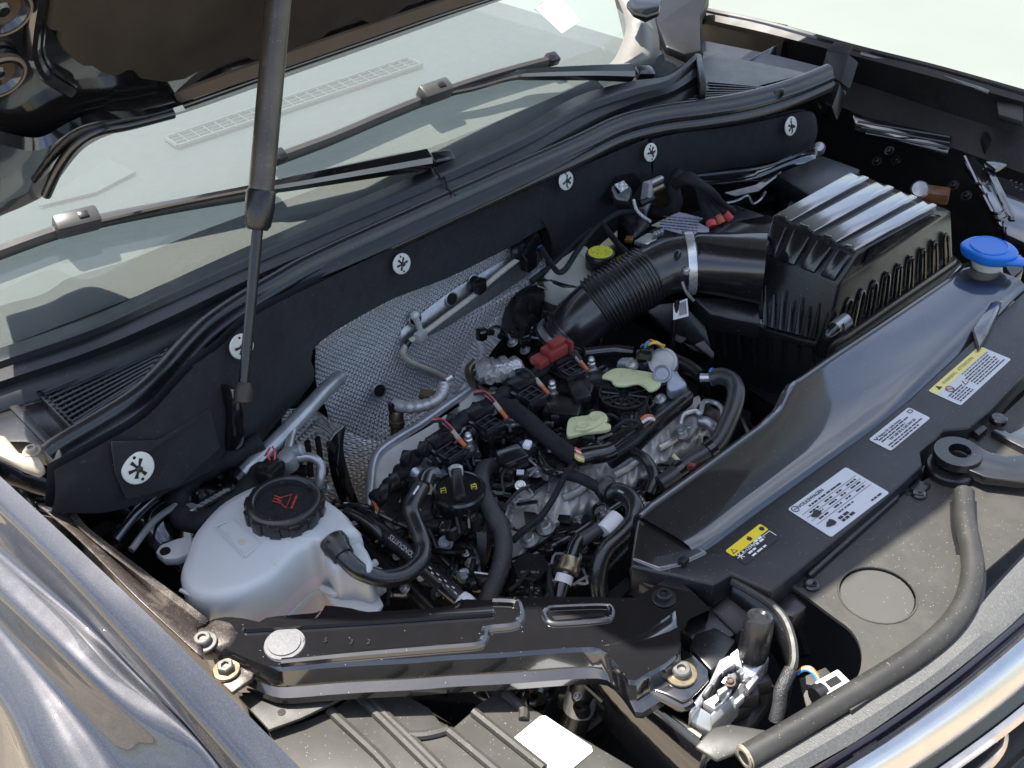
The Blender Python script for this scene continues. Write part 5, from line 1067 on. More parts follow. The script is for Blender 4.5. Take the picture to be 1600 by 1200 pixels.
# flange and lower case
fl_o = pt([(1108, 488), (1140, 492), (1190, 512), (1250, 530), (1296, 540), (1330, 520), (1496, 404), (1488, 396)], .915) 
prism('flange', fl_o + [bb + Vector((0, .02, -.005))], .012, plas, ab, bev=.002)
prism('lower_case', [p + Vector((.004, .014, -.011)) for p in fl_o] + [bb + Vector((0, .03, -.016))], .16, plas_dk, ab, bev=.004)
for i in range(7):
    p = A(1130 + 24*i, 505 + 6*i, .90); tube('lower_fin', [p, p + Vector((.004, .006, -.06))], .004, plas, ab, n=8, sm=0)
for x, y in ((1112, 486), (1192, 507), (1275, 520)): bolt(A(x, y, .919), EZ, .0055, ab, steel, plas, name='case_screw')
tube('drain_pipe', pt([(1322, 500, .95), (1308, 512, .945), (1296, 524, .935), (1288, 536, .92), (1284, 552, .90)]), .010, plas_s, ab, n=14)
tube('drain_sleeve', pt([(1324, 499, .9505), (1305, 513, .9445)]), .0108, pipe_m, ab, n=14, sm=0)
# intake trunk from the box
tr_ = thing('intake_duct', 'smooth black intake duct between clamp and filter box', 'duct', A(1130, 430, .93))
PC = A(1086, 410, .982); PE = A(1194, 418, .982)
dd = (PE-PC).normalized(); sd_, ud_ = frame(dd)
rows_ = []
for t, rx, rz_ in ((-.02, .043, .043), (.0, .044, .044), (.1, .044, .044), (.35, .046, .044), (.7, .05, .045), (1, .054, .046)):
    c = PC + dd*((PE-PC).length*t); ring_ = []
    for k in range(28):
        a = 2*math.pi*k/28; ca, sa = math.cos(a), math.sin(a); sq = .35*max(0, t)
        x = math.copysign(abs(ca)**(1-sq), ca)*rx; z = math.copysign(abs(sa)**(1-sq), sa)*rz_; ring_.append(c + sd_*x + ud_*z)
    rows_.append(ring_)
vs, fs = g_loft(rows_, True); mesh('duct', vs, fs, plas_s, tr_, sharp=60)
prism('duct_hood', [A(*q) for q in [(1112, 370, 1.01), (1150, 342, 1.02), (1200, 340, 1.03), (1222, 342, 1.03), (1196, 392, 1.02), (1120, 384, 1.012)]], .03, plas, tr_, bev=.006)
prism('lower_duct', [A(*q) for q in [(1080, 462, .94), (1185, 468, .94), (1190, 505, .925), (1110, 490, .925)]], .03, plas, tr_, bev=.004)
# rubber intake hose with bellows
ih = thing('intake_hose', 'black rubber intake elbow with ribbed bellows', 'hose', A(950, 470, .86))
IP = [(872, 540, .885), (888, 520, .905), (908, 500, .925), (934, 478, .942), (960, 461, .955), (990, 443, .966), (1020, 426, .974), (1050, 414, .98), (1086, 410, .982)]
path = resamp(cat(pt(IP), 8), 220)
def ir(u):
    r = .039 + .0015*min(1, max(0, (u-.1)/.3)) + .0025*max(0, (u-.75)/.25)
    if .34 < u < .70: r += .0048*(.5 + .5*math.cos((u-.34)/.36*2*math.pi*17 + math.pi)) + .001
    if u < .14: r = .038 + .0028*(.5 + .5*math.cos(u/.14*2*math.pi*5))
    return r
mesh('elbow', *g_tube(path, ir, 40), hose_m, ih, sharp=0)
def band(name, u, r, wd, m_, par, n=36):
    i = int(u*(len(path)-1)); c = path[i]; d = (path[min(i+2, len(path)-1)] - path[max(i-2, 0)]).normalized()
    return lathe(name, c, d, [(r-.002, -wd/2), (r, -wd/2), (r+.0005, 0), (r, wd/2), (r-.002, wd/2)], m_, par, n), c, d
band('lower_clamp', .05, .0425, .010, steel, ih)
for k in range(3): band('sleeve_ring', .955 + .017*k, .0462-.0005*k, .0045, plas_s, ih)
cl_, c, d = band('upper_clamp', .965, .0475, .012, silver, ih)
s_, u_ = frame(d)
box('clamp_screw', c + (CAM-c).normalized()*.047 - EZ*.010, (.009, .024, .010), silver, cl_, rz=.2, bev=.003)
tube('clamp_tail', pt([(1066, 440, .985), (1072, 456, .97), (1084, 470, .955)]), .0022, steel, cl_, n=6)
prism('nozzle', pt([(1052, 392, 1.02), (1062, 386, 1.022), (1066, 392, 1.02), (1058, 400, 1.018)]), .012, plas_s, ih, bev=.004)
# ================================================================ washer filler
wf = thing('washer_filler', 'white washer filler neck with bright blue cap', 'filler neck', A(1545, 450, .95))
wc = A(1542, 400, 1.018)
rows_ = [ell(wc + Vector((.006*k, .004*k, -.004-.024*k)), EX, EY, .021-.001*k, .021-.001*k, 24) for k in range(4)]
vs, fs = g_loft(rows_, True); mesh('neck', vs, fs, tank_y, wf, sharp=60)
prism('neck_base', pt([(1500, 446, .97), (1540, 424, .97), (1582, 446, .965), (1586, 470, .96), (1560, 480, .96)]), .02, tank_y, wf, bev=.004)
capo = cat([wc + EX*a + EY*b for a, b in ((-.036, -.012), (-.028, -.024), (-.008, -.030), (.012, -.030), (.034, -.016), (.040, .002), (.034, .018), (.014, .030), (-.010, .028), (-.030, .014))], 4, True)
cp = prism('cap', [p + Vector((0, 0, .016)) for p in capo], .018, blue, wf, bev=.005, seg=3, taper=-.12)
lathe('cap_ring', wc + Vector((0, 0, .0155)), EZ, [(.026, -.001), (.026, .0015), (.0245, .0026), (.023, .0016), (.004, .0012), (.0005, .0012)], blue, cp, 32)
prism('cap_tab', [wc + EX*a + EY*b + Vector((0, 0, .010)) for a, b in ((.030, -.016), (.052, -.002), (.050, .010), (.032, .018))], .008, blue, wf, bev=.003)
prism('black_bracket', pt([(1572, 400, .99), (1596, 396, .99), (1600, 420, .985), (1580, 436, .98), (1570, 420, .98)]), .02, plas_s, wf, bev=.003)

# ================================================================ far front corner
fc = thing('far_bracket', 'far cross member end reflecting the blue sky', 'cross member', A(1560, 290, .9))
prism('beam', pt([(1508, 246, .97), (1522, 243, .97), (1545, 268, .97), (1600, 292, .965), (1700, 330, .965), (1700, 420, .965), (1600, 378, .97), (1572, 366, .97), (1560, 340, .97)]), .02, gloss, fc, bev=.003)
rib((1540, 258), (1582, 344), 5, gloss, .005, fc, zz=.9705)
tube('flange_roll', pt([(1508, 246, .972), (1530, 292, .972), (1552, 334, .972), (1562, 356, .972)]), .004, gloss, fc, n=8)
prism('top_tab', pt([(1540, 252, .985), (1560, 246, .985), (1574, 256, .985), (1556, 264, .985)]), .008, cover_m, fc, bev=.002)
for i, (x, y) in enumerate([(1530, 288), (1556, 334), (1560, 344)]): tube('clip_hook', pt([(x-6, y-2, .975), (x+4, y, .985), (x+12, y-4, .98)]), .0025, plas_s, fc, n=6)
for i in range(6): box('cast_digit', A(1580 + 4*(i % 3)*2, 282 + 8*(i//3) + (i % 3)*3, .9685), (.004, .004, .001), bkmetal, fc, rz=.6, bev=0)
prism('metal_block', pt([(1534, 208, .97), (1552, 200, .97), (1556, 214, .96), (1542, 226, .96)]), .02, bkmetal, fc, bev=.002)
tube('far_pipe', pt([(1570, 230, .95), (1590, 222, .95), (1600, 214, .95), (1640, 230, .95)]), .006, steel, fc, n=8)
box('amber_lamp_socket', A(1462, 304, .90), (.045, .035, .02), mat('amber_brown', (.16, .07, .03), .5, var=.4, vscale=60), fc, rz=.4, bev=.004)
lathe('socket_ring', A(1437, 297, .91), (.3, -.7, .6), [(.014, 0), (.016, .004), (.013, .010), (.0005, .008)], steel, fc, 18)
for i, (x, y) in enumerate([(1510, 306), (1490, 290), (1400, 250), (1390, 236), (1370, 252)]): bolt(A(x, y, .90), (-.2, -.6, .7), .006, fc, bkmetal)
# ================================================================ battery and fuse carrier
bt_ = thing('battery', 'black battery with white warning label behind the intake hose', 'battery', A(1080, 360, .80))
prism('case', pt([(990, 372), (1066, 330), (1150, 318), (1200, 336), (1160, 372), (1060, 400)], .965), .16, plas, bt_, bev=.006)
lb = prism('warning_label', pt([(1018, 352), (1060, 331), (1100, 341), (1090, 347), (1108, 356), (1108, 362), (1070, 367)], .9665), .0008, mat('lilac_label', (.52, .52, .62), .4, var=.05), bt_, bev=0)
lc = A(1062, 349, .9668); le = (A(1090, 356, .9668) - A(1030, 350, .9668)).normalized(); ln_ = Vector((-le.y, le.x, 0))
for i in range(5): bars(lb, lc, le, ln_, -.030, .03, .016 - .009*i, .0028, mat('violet_ink', (.12, .12, .2), .5) if i == 0 else ink)
for i, (x, y) in enumerate([(1046, 341), (1036, 346), (1026, 352)]): triangle(lb, A(x, y, .9672), .005, le, ln_, yel3)
cb = thing('battery_cables', 'bundle of black cables with red sleeve ends by the battery', 'cable', A(1090, 320, .95))
for i, (x, y) in enumerate([(1110, 346), (1122, 341), (1134, 336), (1146, 332)]):
    q = pt([(1052, 292, 1.0), (1074, 276 + i*2, 1.03), (1092 + i*5, 290 + i*2, 1.02), (1100 + i*9, 318, .99), (x, y, .972)])
    tube('cable', q, .0085 - .0006*i, tape, cb, n=12)
    if i < 3: lathe('red_sleeve', q[-1], (q[-1]-q[-2]), [(.0078, -.004), (.0078, .010), (.0004, .011)], pink if i != 1 else orange, cb, 14)
tube('trunk_cable', pt([(1010, 330, .95), (1040, 332, .96), (1056, 318, .98), (1052, 292, 1.0), (1060, 272, 1.0)]), .011, tape, cb, n=12)
tm = thing('battery_terminal', 'silver terminal clamp with copper studs on the firewall', 'terminal', A(1006, 310, .97))
prism('plate', pt([(1004, 284, 1.02), (1018, 280, 1.02), (1022, 300, 1.0), (1010, 332, .97), (998, 328, .97)]), .01, steel, tm, bev=.002)
for i, (x, y, m_) in enumerate([(1022, 284, steel), (1024, 296, gold), (1010, 314, bkmetal)]): lathe('stud', A(x, y, 1.01-.012*i), (.3, .8, .15), [(.006, -.012), (.006, .014), (.0045, .016), (.0004, .016)], m_, tm, 14)
prism('black_cover', pt([(952, 290, 1.02), (978, 280, 1.025), (990, 296, 1.01), (984, 316, .995), (962, 312, 1.0)]), .02, plas_s, tm, bev=.005)
prism('foil_patch', pt([(960, 288, 1.026), (975, 282, 1.027), (982, 292, 1.022), (970, 300, 1.021)]), .001, crinkle, tm, bev=0)
tube('earth_strap', pt([(990, 312, 1.0), (994, 326, .99), (1002, 336, .98), (1012, 343, .975), (1016, 346, .975)]), .0025, mat('white_strap', (.6, .62, .58), .5, var=.3, vscale=300), tm, n=6)
prism('lower_box', pt([(962, 330, .97), (1000, 322, .97), (1024, 350, .955), (990, 372, .95)]), .06, plas, tm, bev=.01, seg=3)
cl2 = thing('battery_clamp', 'small bright metal clamp lying in front of the battery', 'clamp', A(1010, 374, .95))
prism('body', pt([(990, 376, .968), (1010, 364, .97), (1030, 362, .97), (1026, 374, .966), (1012, 382, .964)]), .008, silver, cl2, bev=.002)
for i in range(3): box('prong', A(1024 + 5*i, 366 - 2*i, .973), (.006, .012, .006), silver, cl2, rz=.5, bev=.001)
box('copper_end', A(983, 374, .966), (.012, .014, .006), mat('copper', (.35, .16, .06), .4, .6), cl2, rz=.5, bev=.001)
fz = thing('fuse_box', 'flat topped black fuse box behind the air filter box', 'fuse box', A(1260, 270, .88))
prism('lid', pt([(1212, 272, .985), (1284, 242, .985), (1345, 264, .985), (1330, 290, .985), (1272, 310, .985)]), .03, plas_t, fz, bev=.004)
prism('latch', pt([(1214, 280, .972), (1226, 276, .972), (1276, 300, .965), (1262, 310, .965)]), .012, plas_s, fz, bev=.002)
for i in range(3): box('latch_rib', A(1228 + 14*i, 284 + 6*i, .974), (.02, .004, .006), plas, fz, rz=1.2, bev=.001)
prism('grey_block', pt([(1240, 304, .955), (1256, 310, .955), (1244, 330, .945), (1230, 322, .945)]), .02, mat('grey_block', (.16, .17, .16), .5), fz, bev=.002)
prism('base', pt([(1212, 290, .95), (1345, 275, .95), (1300, 330, .93), (1230, 330, .93)]), .1, plas_dk, fz, bev=.004)
ft_ = thing('far_strut_tower', 'glossy black far strut tower behind the battery cables', 'strut tower', A(1180, 290, .85))
loft('dome', [cat(pt(r), 5) for r in [[(1080, 272, .985), (1130, 268, .985), (1190, 262, .985), (1240, 246, .98), (1276, 232, .97)], [(1090, 290, .97), (1140, 286, .975), (1190, 276, .975), (1230, 262, .97), (1280, 250, .96)], [(1100, 316, .93), (1150, 312, .935), (1195, 304, .94), (1230, 292, .935), (1280, 280, .92)], [(1110, 340, .88), (1160, 336, .88), (1200, 330, .88), (1240, 320, .88), (1290, 310, .87)]]], gloss, ft_, sharp=50, thick=.002)
tube('weld_edge', pt([(1076, 276, .99), (1130, 270, .99), (1190, 262, .99), (1236, 246, .985), (1272, 228, .98)]), .003, plas_s, ft_, n=6)
prism('bright_flange', pt([(1130, 300, .965), (1180, 288, .968), (1218, 262, .972), (1222, 270, .97), (1186, 298, .962), (1150, 306, .96)]), .006, cover_m, ft_, bev=.002)
lathe('bright_cup', A(1280, 232, .965), (.3, -.6, .6), [(.010, -.01), (.011, .004), (.008, .012), (.0005, .013)], steel, ft_, 16)
tube('wire_clip', pt([(1120, 320, .955), (1150, 314, .96), (1168, 306, .96), (1176, 318, .955), (1188, 312, .96), (1196, 300, .96)]), .0022, steel, ft_, n=6)
# ================================================================ brake fluid reservoir
bf_ = thing('brake_fluid_reservoir', 'white brake fluid reservoir with yellow topped cap', 'reservoir', A(900, 440, .88))
prism('tank', cat(pt([(848, 432, .955), (880, 400, .965), (912, 382, .968), (922, 392, .968), (930, 412, .968), (955, 424, .965), (930, 452, .955), (908, 462, .95), (880, 448, .952)]), 2, True), .05, tank_y, bf_, bev=.006, seg=3)
prism('tank_foot', pt([(862, 446, .93), (900, 470, .92), (905, 500, .90), (880, 490, .90)]), .04, tank_y, bf_, bev=.006)
cp = lathe('cap', A(938, 410, .975), EZ, [(.022, -.006), (.0225, 0), (.0225, .013), (.021, .0165), (.019, .0175), (.0005, .0178)], plas, bf_, 32)
lathe('cap_print', A(938, 410, .975) + Vector((0, 0, .0176)), EZ, [(.0185, 0), (.0185, .0006), (.0005, .0007)], yel3, cp, 32)
tube('tank_seam', pt([(850, 436, .95), (880, 446, .952), (905, 452, .95), (918, 460, .95)]), .0035, plas, bf_, n=8)
for i, q in enumerate([[(940, 348, .985), (920, 368, .98), (902, 392, .98), (884, 420, .985), (872, 425, .985), (860, 410, .985), (846, 388, .99)], [(940, 348, .985), (955, 368, .98), (970, 386, .98), (984, 398, .985)], [(1004, 332, .975), (970, 332, .985), (944, 346, .985), (900, 378, .97), (866, 412, .96), (830, 440, .95)]]):
    tube('brake_loom', pt(q), .0048 - .0006*(i == 0), tape, None, n=10, label=['black loom looping down across the brake fluid reservoir', 'black loom running from junction to the bellows', 'black loom running along the felt to the battery terminal'][i], cat_='cable', group='taped looms by the brake reservoir')
tube('brake_line', pt([(840, 446, .94), (880, 460, .93), (905, 470, .925), (930, 480, .92)]), .0028, plas_s, None, n=8, label='thin black pipe under the brake fluid reservoir', cat_='pipe')
bs = thing('brake_booster', 'dark brake booster drum behind the intake elbow', 'brake booster', A(850, 500, .8))
lathe('drum', A(856, 512, .84), (1, -.15, .25), [(.062, -.04), (.066, -.02), (.066, .0), (.060, .02), (.04, .03), (.02, .034), (.0005, .034)], plas, bs, 40)
box('valve_plug', A(838, 470, .915), (.02, .018, .035), bkmetal, bs, rz=.3, bev=.003)
box('port', A(862, 490, .90), (.03, .03, .03), plas, bs, rz=.7, bev=.006)
# barcode tag and dark duct sheets beneath the trunk
bc = thing('barcode_tag', 'white barcode tag hanging under the intake hose', 'tag', A(1064, 484, .93))
ta = [A(1052, 474, .945), A(1074, 466, .945), A(1076, 494, .925), A(1052, 500, .925)]
prism('paper', ta, Vector((-.0004, .0006, -.0004)), white, bc, bev=0)
for i in range(9):
    t0 = .38 + i*.06; wd = .02 + .015*(i % 2); f = Vector((.0006, -.0008, .0008))
    a, b, c, d = [ta[0].lerp(ta[1], t0)+f, ta[0].lerp(ta[1], t0+wd)+f, ta[3].lerp(ta[2], t0+wd)+f, ta[3].lerp(ta[2], t0)+f]
    mesh('bar', [a.lerp(d, .12), b.lerp(c, .12), c.lerp(b, .15), d.lerp(a, .15)], [[0, 1, 2, 3]], ink, bc, smooth=False)
tube('tag_cable', pt([(1058, 468, .95), (1054, 500, .92), (1050, 540, .88)]), .004, plas_s, bc, n=8)
dk = thing('lower_duct', 'dull black duct sheet below the intake trunk', 'duct', A(1090, 530, .75))
prism('sheet', pt([(1000, 476, .92), (1060, 470, .92), (1100, 500, .90), (1114, 552, .86), (1085, 540, .86), (1040, 510, .89)]), .01, plas, dk, bev=.003)
prism('tip', pt([(1086, 538, .872), (1100, 532, .875), (1116, 552, .862), (1114, 558, .86)]), .003, mat('grey_edge', (.11, .11, .10), .5), dk, bev=0)
prism('tip', pt([(1050, 520, .886), (1072, 528, .882), (1064, 534, .88), (1054, 530, .882)]), .003, mat('grey_edge_b', (.09, .09, .085), .5), dk, bev=0)
# ================================================================ engine
en = thing('engine', 'dark four cylinder engine with cast aluminium head', 'engine', (.33, -.25, .55))
# big dark masses
prism('block', [Vector(p) for p in ((.17, -.45, .80), (.17, .02, .80), (.46, .05, .78), (.50, -.45, .76))], .28, plas_dk, en, bev=.02)
prism('cam_cover', pt([(596, 800, .865), (640, 740, .875), (720, 680, .885), (800, 620, .89), (880, 560, .89), (930, 545, .89), (1010, 560, .89), (1070, 590, .885), (1085, 610, .88), (1000, 668, .875), (900, 730, .87), (810, 790, .865), (720, 850, .855), (640, 870, .85)]), .06, plas, en, bev=.008, seg=3)
prism('cover_step', pt([(760, 700, .893), (860, 632, .897), (960, 600, .897), (1060, 590, .892), (1000, 650, .89), (900, 715, .885), (820, 765, .88), (770, 750, .88)]), .03, plas_s, en, bev=.006, seg=3)
# cast head along the front of the cover
hr = []
for r in ([(785, 790, .862), (830, 765, .866), (880, 735, .87), (930, 715, .872), (990, 672, .876), (1040, 645, .878), (1075, 625, .88), (1092, 618, .878)],
          [(790, 805, .868), (840, 782, .872), (890, 750, .876), (940, 726, .878), (1000, 686, .882), (1050, 660, .884), (1082, 642, .884), (1098, 632, .88)],
          [(792, 830, .855), (850, 805, .86), (905, 775, .864), (955, 752, .866), (1012, 712, .868), (1060, 686, .87), (1090, 664, .868), (1106, 652, .866)],
          [(795, 850, .845), (860, 825, .848), (918, 795, .852), (968, 772, .855), (1022, 732, .858), (1068, 704, .86), (1094, 684, .858), (1110, 672, .856)],
          [(798, 890, .81), (868, 850, .81), (930, 820, .815), (978, 792, .82), (1032, 752, .82), (1076, 724, .82), (1100, 708, .82), (1114, 696, .82)]):
    hr.append(resamp(cat(pt(r), 6), 120))
cols = [cat(list(c), 5) for c in zip(*hr)]; hr = [list(r) for r in zip(*cols)]
for i, r in enumerate(hr):
    for j, p in enumerate(r):
        b = .006*max(0, math.sin(j*.42 + i*.15))**2 + .003*math.sin(j*.19+1) + .0016*math.sin(j*.9 + i*.8) + random.uniform(-.0004, .0004)
        if 2 < i < len(hr)-2: p += Vector((.6, -.3, .7))*b
vs, fs = g_loft(hr); mesh('cylinder_head', vs, fs, alu, en, sharp=40)
for a, b in (((800, 800), (846, 772)), ((880, 778), (924, 752)), ((960, 742), (1004, 712)), ((1030, 700), (1070, 672)), ((850, 790), (870, 820)), ((920, 752), (938, 785)), ((1000, 708), (1016, 735))):
    tube('casting_rib', pt([(a[0], a[1], .874), ((a[0]+b[0])/2, (a[1]+b[1])/2+3, .876), (b[0], b[1], .874)]), .005, alu, en, n=8)
prism('timing_case', cat(pt([(788, 800, .876), (800, 775, .88), (820, 760, .882), (842, 790, .878), (838, 830, .87), (815, 870, .855), (800, 900, .84), (790, 860, .85)]), 2, True), .04, alu, en, bev=.006, seg=3)
for x, y, z, r in ((853, 825, .883, .0075), (827, 844, .878, .0075), (806, 785, .888, .006), (887, 722, .90, .0075), (857, 742, .896, .006), (840, 737, .896, .0065), (941, 800, .872, .006), (1078, 668, .893, .0065), (1066, 677, .892, .007), (870, 700, .902, .005), (905, 812, .86, .005)):
    bolt(A(x, y, z), (-.1, -.25, 1), r, en, steel)
# lifting eye
le_o = ell(A(824, 784, .905), Vector((.5, -.5, .7)).normalized(), Vector((.6, .8, 0)), .020, .0135, 22); le_i = ell(A(824, 782, .906), Vector((.5, -.5, .7)).normalized(), Vector((.6, .8, 0)), .010, .006, 16)
plate_holes('lifting_eye', le_o, [le_i], .005, bkmetal, en)
prism('eye_plate', pt([(818, 798, .892), (836, 800, .892), (864, 820, .886), (862, 836, .88), (830, 858, .872), (815, 850, .872), (822, 825, .88)]), .004, bkmetal, en, bev=.001)
prism('head_bracket', cat(pt([(1060, 668, .898), (1066, 650, .902), (1086, 642, .902), (1090, 655, .9), (1084, 676, .896), (1068, 686, .892), (1058, 680, .892)]), 2, True), .008, mat('grey_cast_bracket', (.24, .235, .225), .5, .6, .5, var=.2, vscale=80), en, bev=.003)
tube('bracket_lip', pt([(1062, 664, .903), (1068, 648, .906), (1086, 642, .906), (1094, 646, .904), (1100, 628, .906), (1118, 630, .902), (1128, 640, .90), (1128, 656, .895)]), .0035, pipe_m, en, n=8)
# injector rail and dark plastic manifold parts below the head
prism('manifold', pt([(840, 870, .83), (930, 830, .84), (1000, 780, .845), (1060, 740, .845), (1090, 760, .83), (1000, 840, .82), (940, 900, .81), (860, 910, .81)]), .08, plas, en, bev=.01, seg=3)
for i in range(9):
    x, y = 850 + 24*i, 862 - 14*i
    box('manifold_lug', A(x, y, .856 + .001*i), (.022, .016, .022), random.choice((plas, plas_s, bkmetal)), en, rz=random.uniform(0, 1.5), bev=.004)
    lathe('manifold_port', A(x+8, y+16, .842), (.5, -.3, .8), [(.012, -.01), (.013, .004), (.009, .006), (.008, 0), (.0005, 0)], plas_s, en, 14)
tube('fuel_rail', pt([(800, 880, .855), (880, 845, .862), (960, 792, .868), (1030, 752, .868)]), .006, plas_s, en, n=10)

# ---------------------------------------------------------------- ignition coils
def coil(px, py, z, label):
    c = thing('ignition_coil', label, 'ignition coil', A(px, py, z-.03), 'ignition coils in a row')
    p = A(px, py, z); ex = Vector((.86, -.5, 0)).normalized(); ex = (A(px+22, py+14, z) - A(px-22, py-14, z)).normalized(); ey = Vector((-ex.y, ex.x, 0))
    b = box('head', p + Vector((0, 0, -.006)), (.046, .030, .018), plas_s, c, ax=(ex, ey, EZ), bev=.002)
    box('plug_body', p - ex*.020 + ey*.008 + Vector((0, 0, .004)), (.024, .034, .012), plas, c, ax=(ex, ey, EZ), bev=.002)
    for i in range(3):
        box('cell_wall', p + ex*(-.004 + .011*i) + Vector((0, 0, .0045)), (.0014, .027, .005), plas_s, b, ax=(ex, ey, EZ), bev=.0004, seg=1)
        box('cell_wall', p + ex*.007 + ey*(-.0125 + .0125*i) + Vector((0, 0, .0045)), (.024, .0014, .005), plas_s, b, ax=(ex, ey, EZ), bev=.0004, seg=1)
    tube('stalk', [p + Vector((0, 0, -.012)), p + Vector((0, 0, -.045))], .012, plas, c, n=12, sm=0)
    return c
CO = [(698, 706, .925), (758, 662, .928), (824, 617, .93), (886, 577, .93)]
for i, q in enumerate(CO): coil(*q, 'black ignition coil ' + ['nearest the oil filler cap', 'second in the row from the oil filler cap', 'third in the row from the oil filler cap', 'beneath the red connector'][i])
for i, (x, y) in enumerate([(733, 702), (799, 658), (863, 620), (924, 583)]):
    s = thing('coil_stud', ['silver stud beside the coil nearest the oil filler cap', 'silver stud beside the second ignition coil', 'silver stud left of the pale green clover pad', 'silver stud next to the red connector'][i], 'bolt', A(x, y, .90), 'silver studs beside the coils')
    p = A(x, y, .905)
    lathe('hex', p, EZ, [(.0095, 0), (.0095, .008), (.008, .010), (.0055, .0105)], steel, s, 6); lathe('washer', p, EZ, [(.011, -.003), (.012, 0), (.010, .001)], silver, s, 18)
    lathe('stem', p, EZ, [(.0055, .010), (.0055, .018), (.004, .019), (.0048, .024), (.003, .027), (.0004, .027)], silver, s, 14)
    lathe('boot', p + Vector((0, 0, -.004)), EZ, [(.015, -.03), (.0145, -.006), (.012, 0)], plas, s, 16)
    w_ = thing('coil_wire', ['sleeved orange wire running to the stud nearest the oil filler cap', 'sleeved orange wire to the second coil stud', 'sleeved orange wire beside the third ignition coil', 'sleeved orange wire beside the red connector'][i], 'wire', A(x-16, y-14, .92), 'orange sleeved coil wires')
    a, b = A(x-26, y-28, .935), A(x-6, y-4, .925)
    tube('sleeve', [a, a.lerp(b, .5)], .0035, mat('clear_sleeve', (.42, .36, .28), .4) if i == 0 else bpy.data.materials['clear_sleeve'], w_, n=10, sm=0)
    tube('orange_end', [a.lerp(b, .48), b], .0032, orange, w_, n=10, sm=0)
    tube('lead', [a, a + Vector((-.012, -.004, .012)), a + Vector((-.028, -.01, .006))], .0018, ink, w_, n=6)
    if i < 2: 
        for k in range(2): tube('red_lead', [a + Vector((0, .003*k, 0)), a + Vector((-.016, -.004+.004*k, .010)), a + Vector((-.034, -.004+.004*k, .004))], .0014, pink if k else mat('pink_wire_%d' % i, (.7, .3, .3), .5), w_, n=6)
rcn = thing('red_connector', 'brick red plug lying over the far ignition coil', 'plug', A(862, 550, .93))
ex = (A(888, 538, .95) - A(844, 562, .95)).normalized(); ey = Vector((-ex.y, ex.x, 0)); p = A(866, 548, .95)
box('body', p, (.034, .023, .017), redp, rcn, ax=(ex, ey, EZ), bev=.003); box('raised_lock', p + Vector((0, 0, .012)) + ex*.004, (.024, .014, .008), redp, rcn, ax=(ex, ey, EZ), bev=.002)
box('tail', p - ex*.027 - Vector((0, 0, .004)), (.018, .022, .012), redp, rcn, ax=(ex, ey, EZ), bev=.002); box('lip', p + ex*.021, (.004, .030, .022), redp, rcn, ax=(ex, ey, EZ), bev=.001)
for k in range(2): tube('wire', pt([(846, 566, .945), (838, 574 + 3*k, .94), (826, 590, .93), (800, 608 + 3*k, .925), (770, 618, .92), (748, 610, .915), (744, 596 - 3*k, .915)]), .0022, ink, rcn, n=6)
tube('wire', pt([(888, 548, .945), (900, 552, .945), (908, 562, .94)]), .0022, ink, rcn, n=6)
# ---------------------------------------------------------------- pads, ribbed cap, pump
gp1 = thing('damper_pad', 'pale green clover shaped pad in the middle of the engine', 'pad', A(918, 665, .90))
pg = cat(pt([(886, 664), (892, 652), (918, 648), (924, 643), (938, 642), (948, 648), (949, 656), (945, 660), (953, 662), (954, 668), (942, 672), (915, 675), (896, 680), (886, 680)], .925), 3, True)
prism('pad', pg, .006, lime, gp1, bev=.003, seg=3)
pg2 = cat(pt([(899, 668), (915, 656), (926, 648), (938, 647), (943, 653), (938, 661), (920, 670), (903, 672)], .929), 3, True)
ra = prism('raised_area', pg2, .006, lime, gp1, bev=.002)
for x, y in ((930, 651), (911, 664)): lathe('dimple', A(x, y, .9293), EZ, [(.0075, 0), (.0072, .0008), (.0055, .0002), (.0005, -.0002)], lime, ra, 18)
gp2 = thing('damper_pad', 'pale green pad shaped like a wing behind the ribbed cap', 'pad', A(985, 595, .90))
pg = cat(pt([(940, 588), (952, 578), (968, 574), (1000, 578), (1024, 583), (1034, 592), (1030, 604), (1016, 610), (1008, 604), (996, 598), (976, 602), (960, 600), (954, 592)], .930), 3, True)
prism('pad', pg, .005, lime, gp2, bev=.002, seg=3)
rb = thing('ribbed_cap', 'round black cap with radial ribs between the green pads', 'cap', A(976, 625, .87))
cc = A(975, 617, .914); rr_ = .034
lathe('cup', cc, EZ, [(rr_*.96, -.035), (rr_, -.006), (rr_*1.02, 0), (rr_*1.0, .003), (rr_*.92, .003), (rr_*.90, -.001), (.0005, -.001)], plas_s, rb, 40)
for k in range(12):
    a = math.pi*2*k/12; d = Vector((math.cos(a), math.sin(a), 0)); tube('rib', [cc + d*.006 + EZ*.001, cc + d*rr_*.9 + EZ*.001], .0018, plas, rb, n=6, sm=0)
for r in (.3, .62): tube('ring', [p for p in ell(cc, EX, EY, rr_*r, rr_*r, 28)] + [cc + EX*rr_*r], .0018, plas, rb, n=6, sm=0)
pu = thing('fuel_pump', 'silver high pressure pump with round cap and blue grey arm', 'pump', A(1030, 585, .88))
lathe('round_head', A(1036, 566, .935), (.35, -.6, .75), [(.020, -.02), (.0205, 0), (.0195, .005), (.016, .0062), (.0155, .0052), (.0005, .0055)], mat('pump_grey', (.42, .42, .40), .45, .5, .5, var=.1, vscale=100), pu, 32)
lathe('neck', A(1008, 560, .925), (.3, -.3, .9), [(.012, -.02), (.012, .008), (.010, .010), (.0005, .010)], silver, pu, 20)
box('valve', A(1003, 556, .94), (.016, .014, .016), plas_s, pu, rz=.6, bev=.003)
armm = mat('blue_grey_cast', (.33, .36, .42), .42, .5, .5, var=.1, vscale=80)
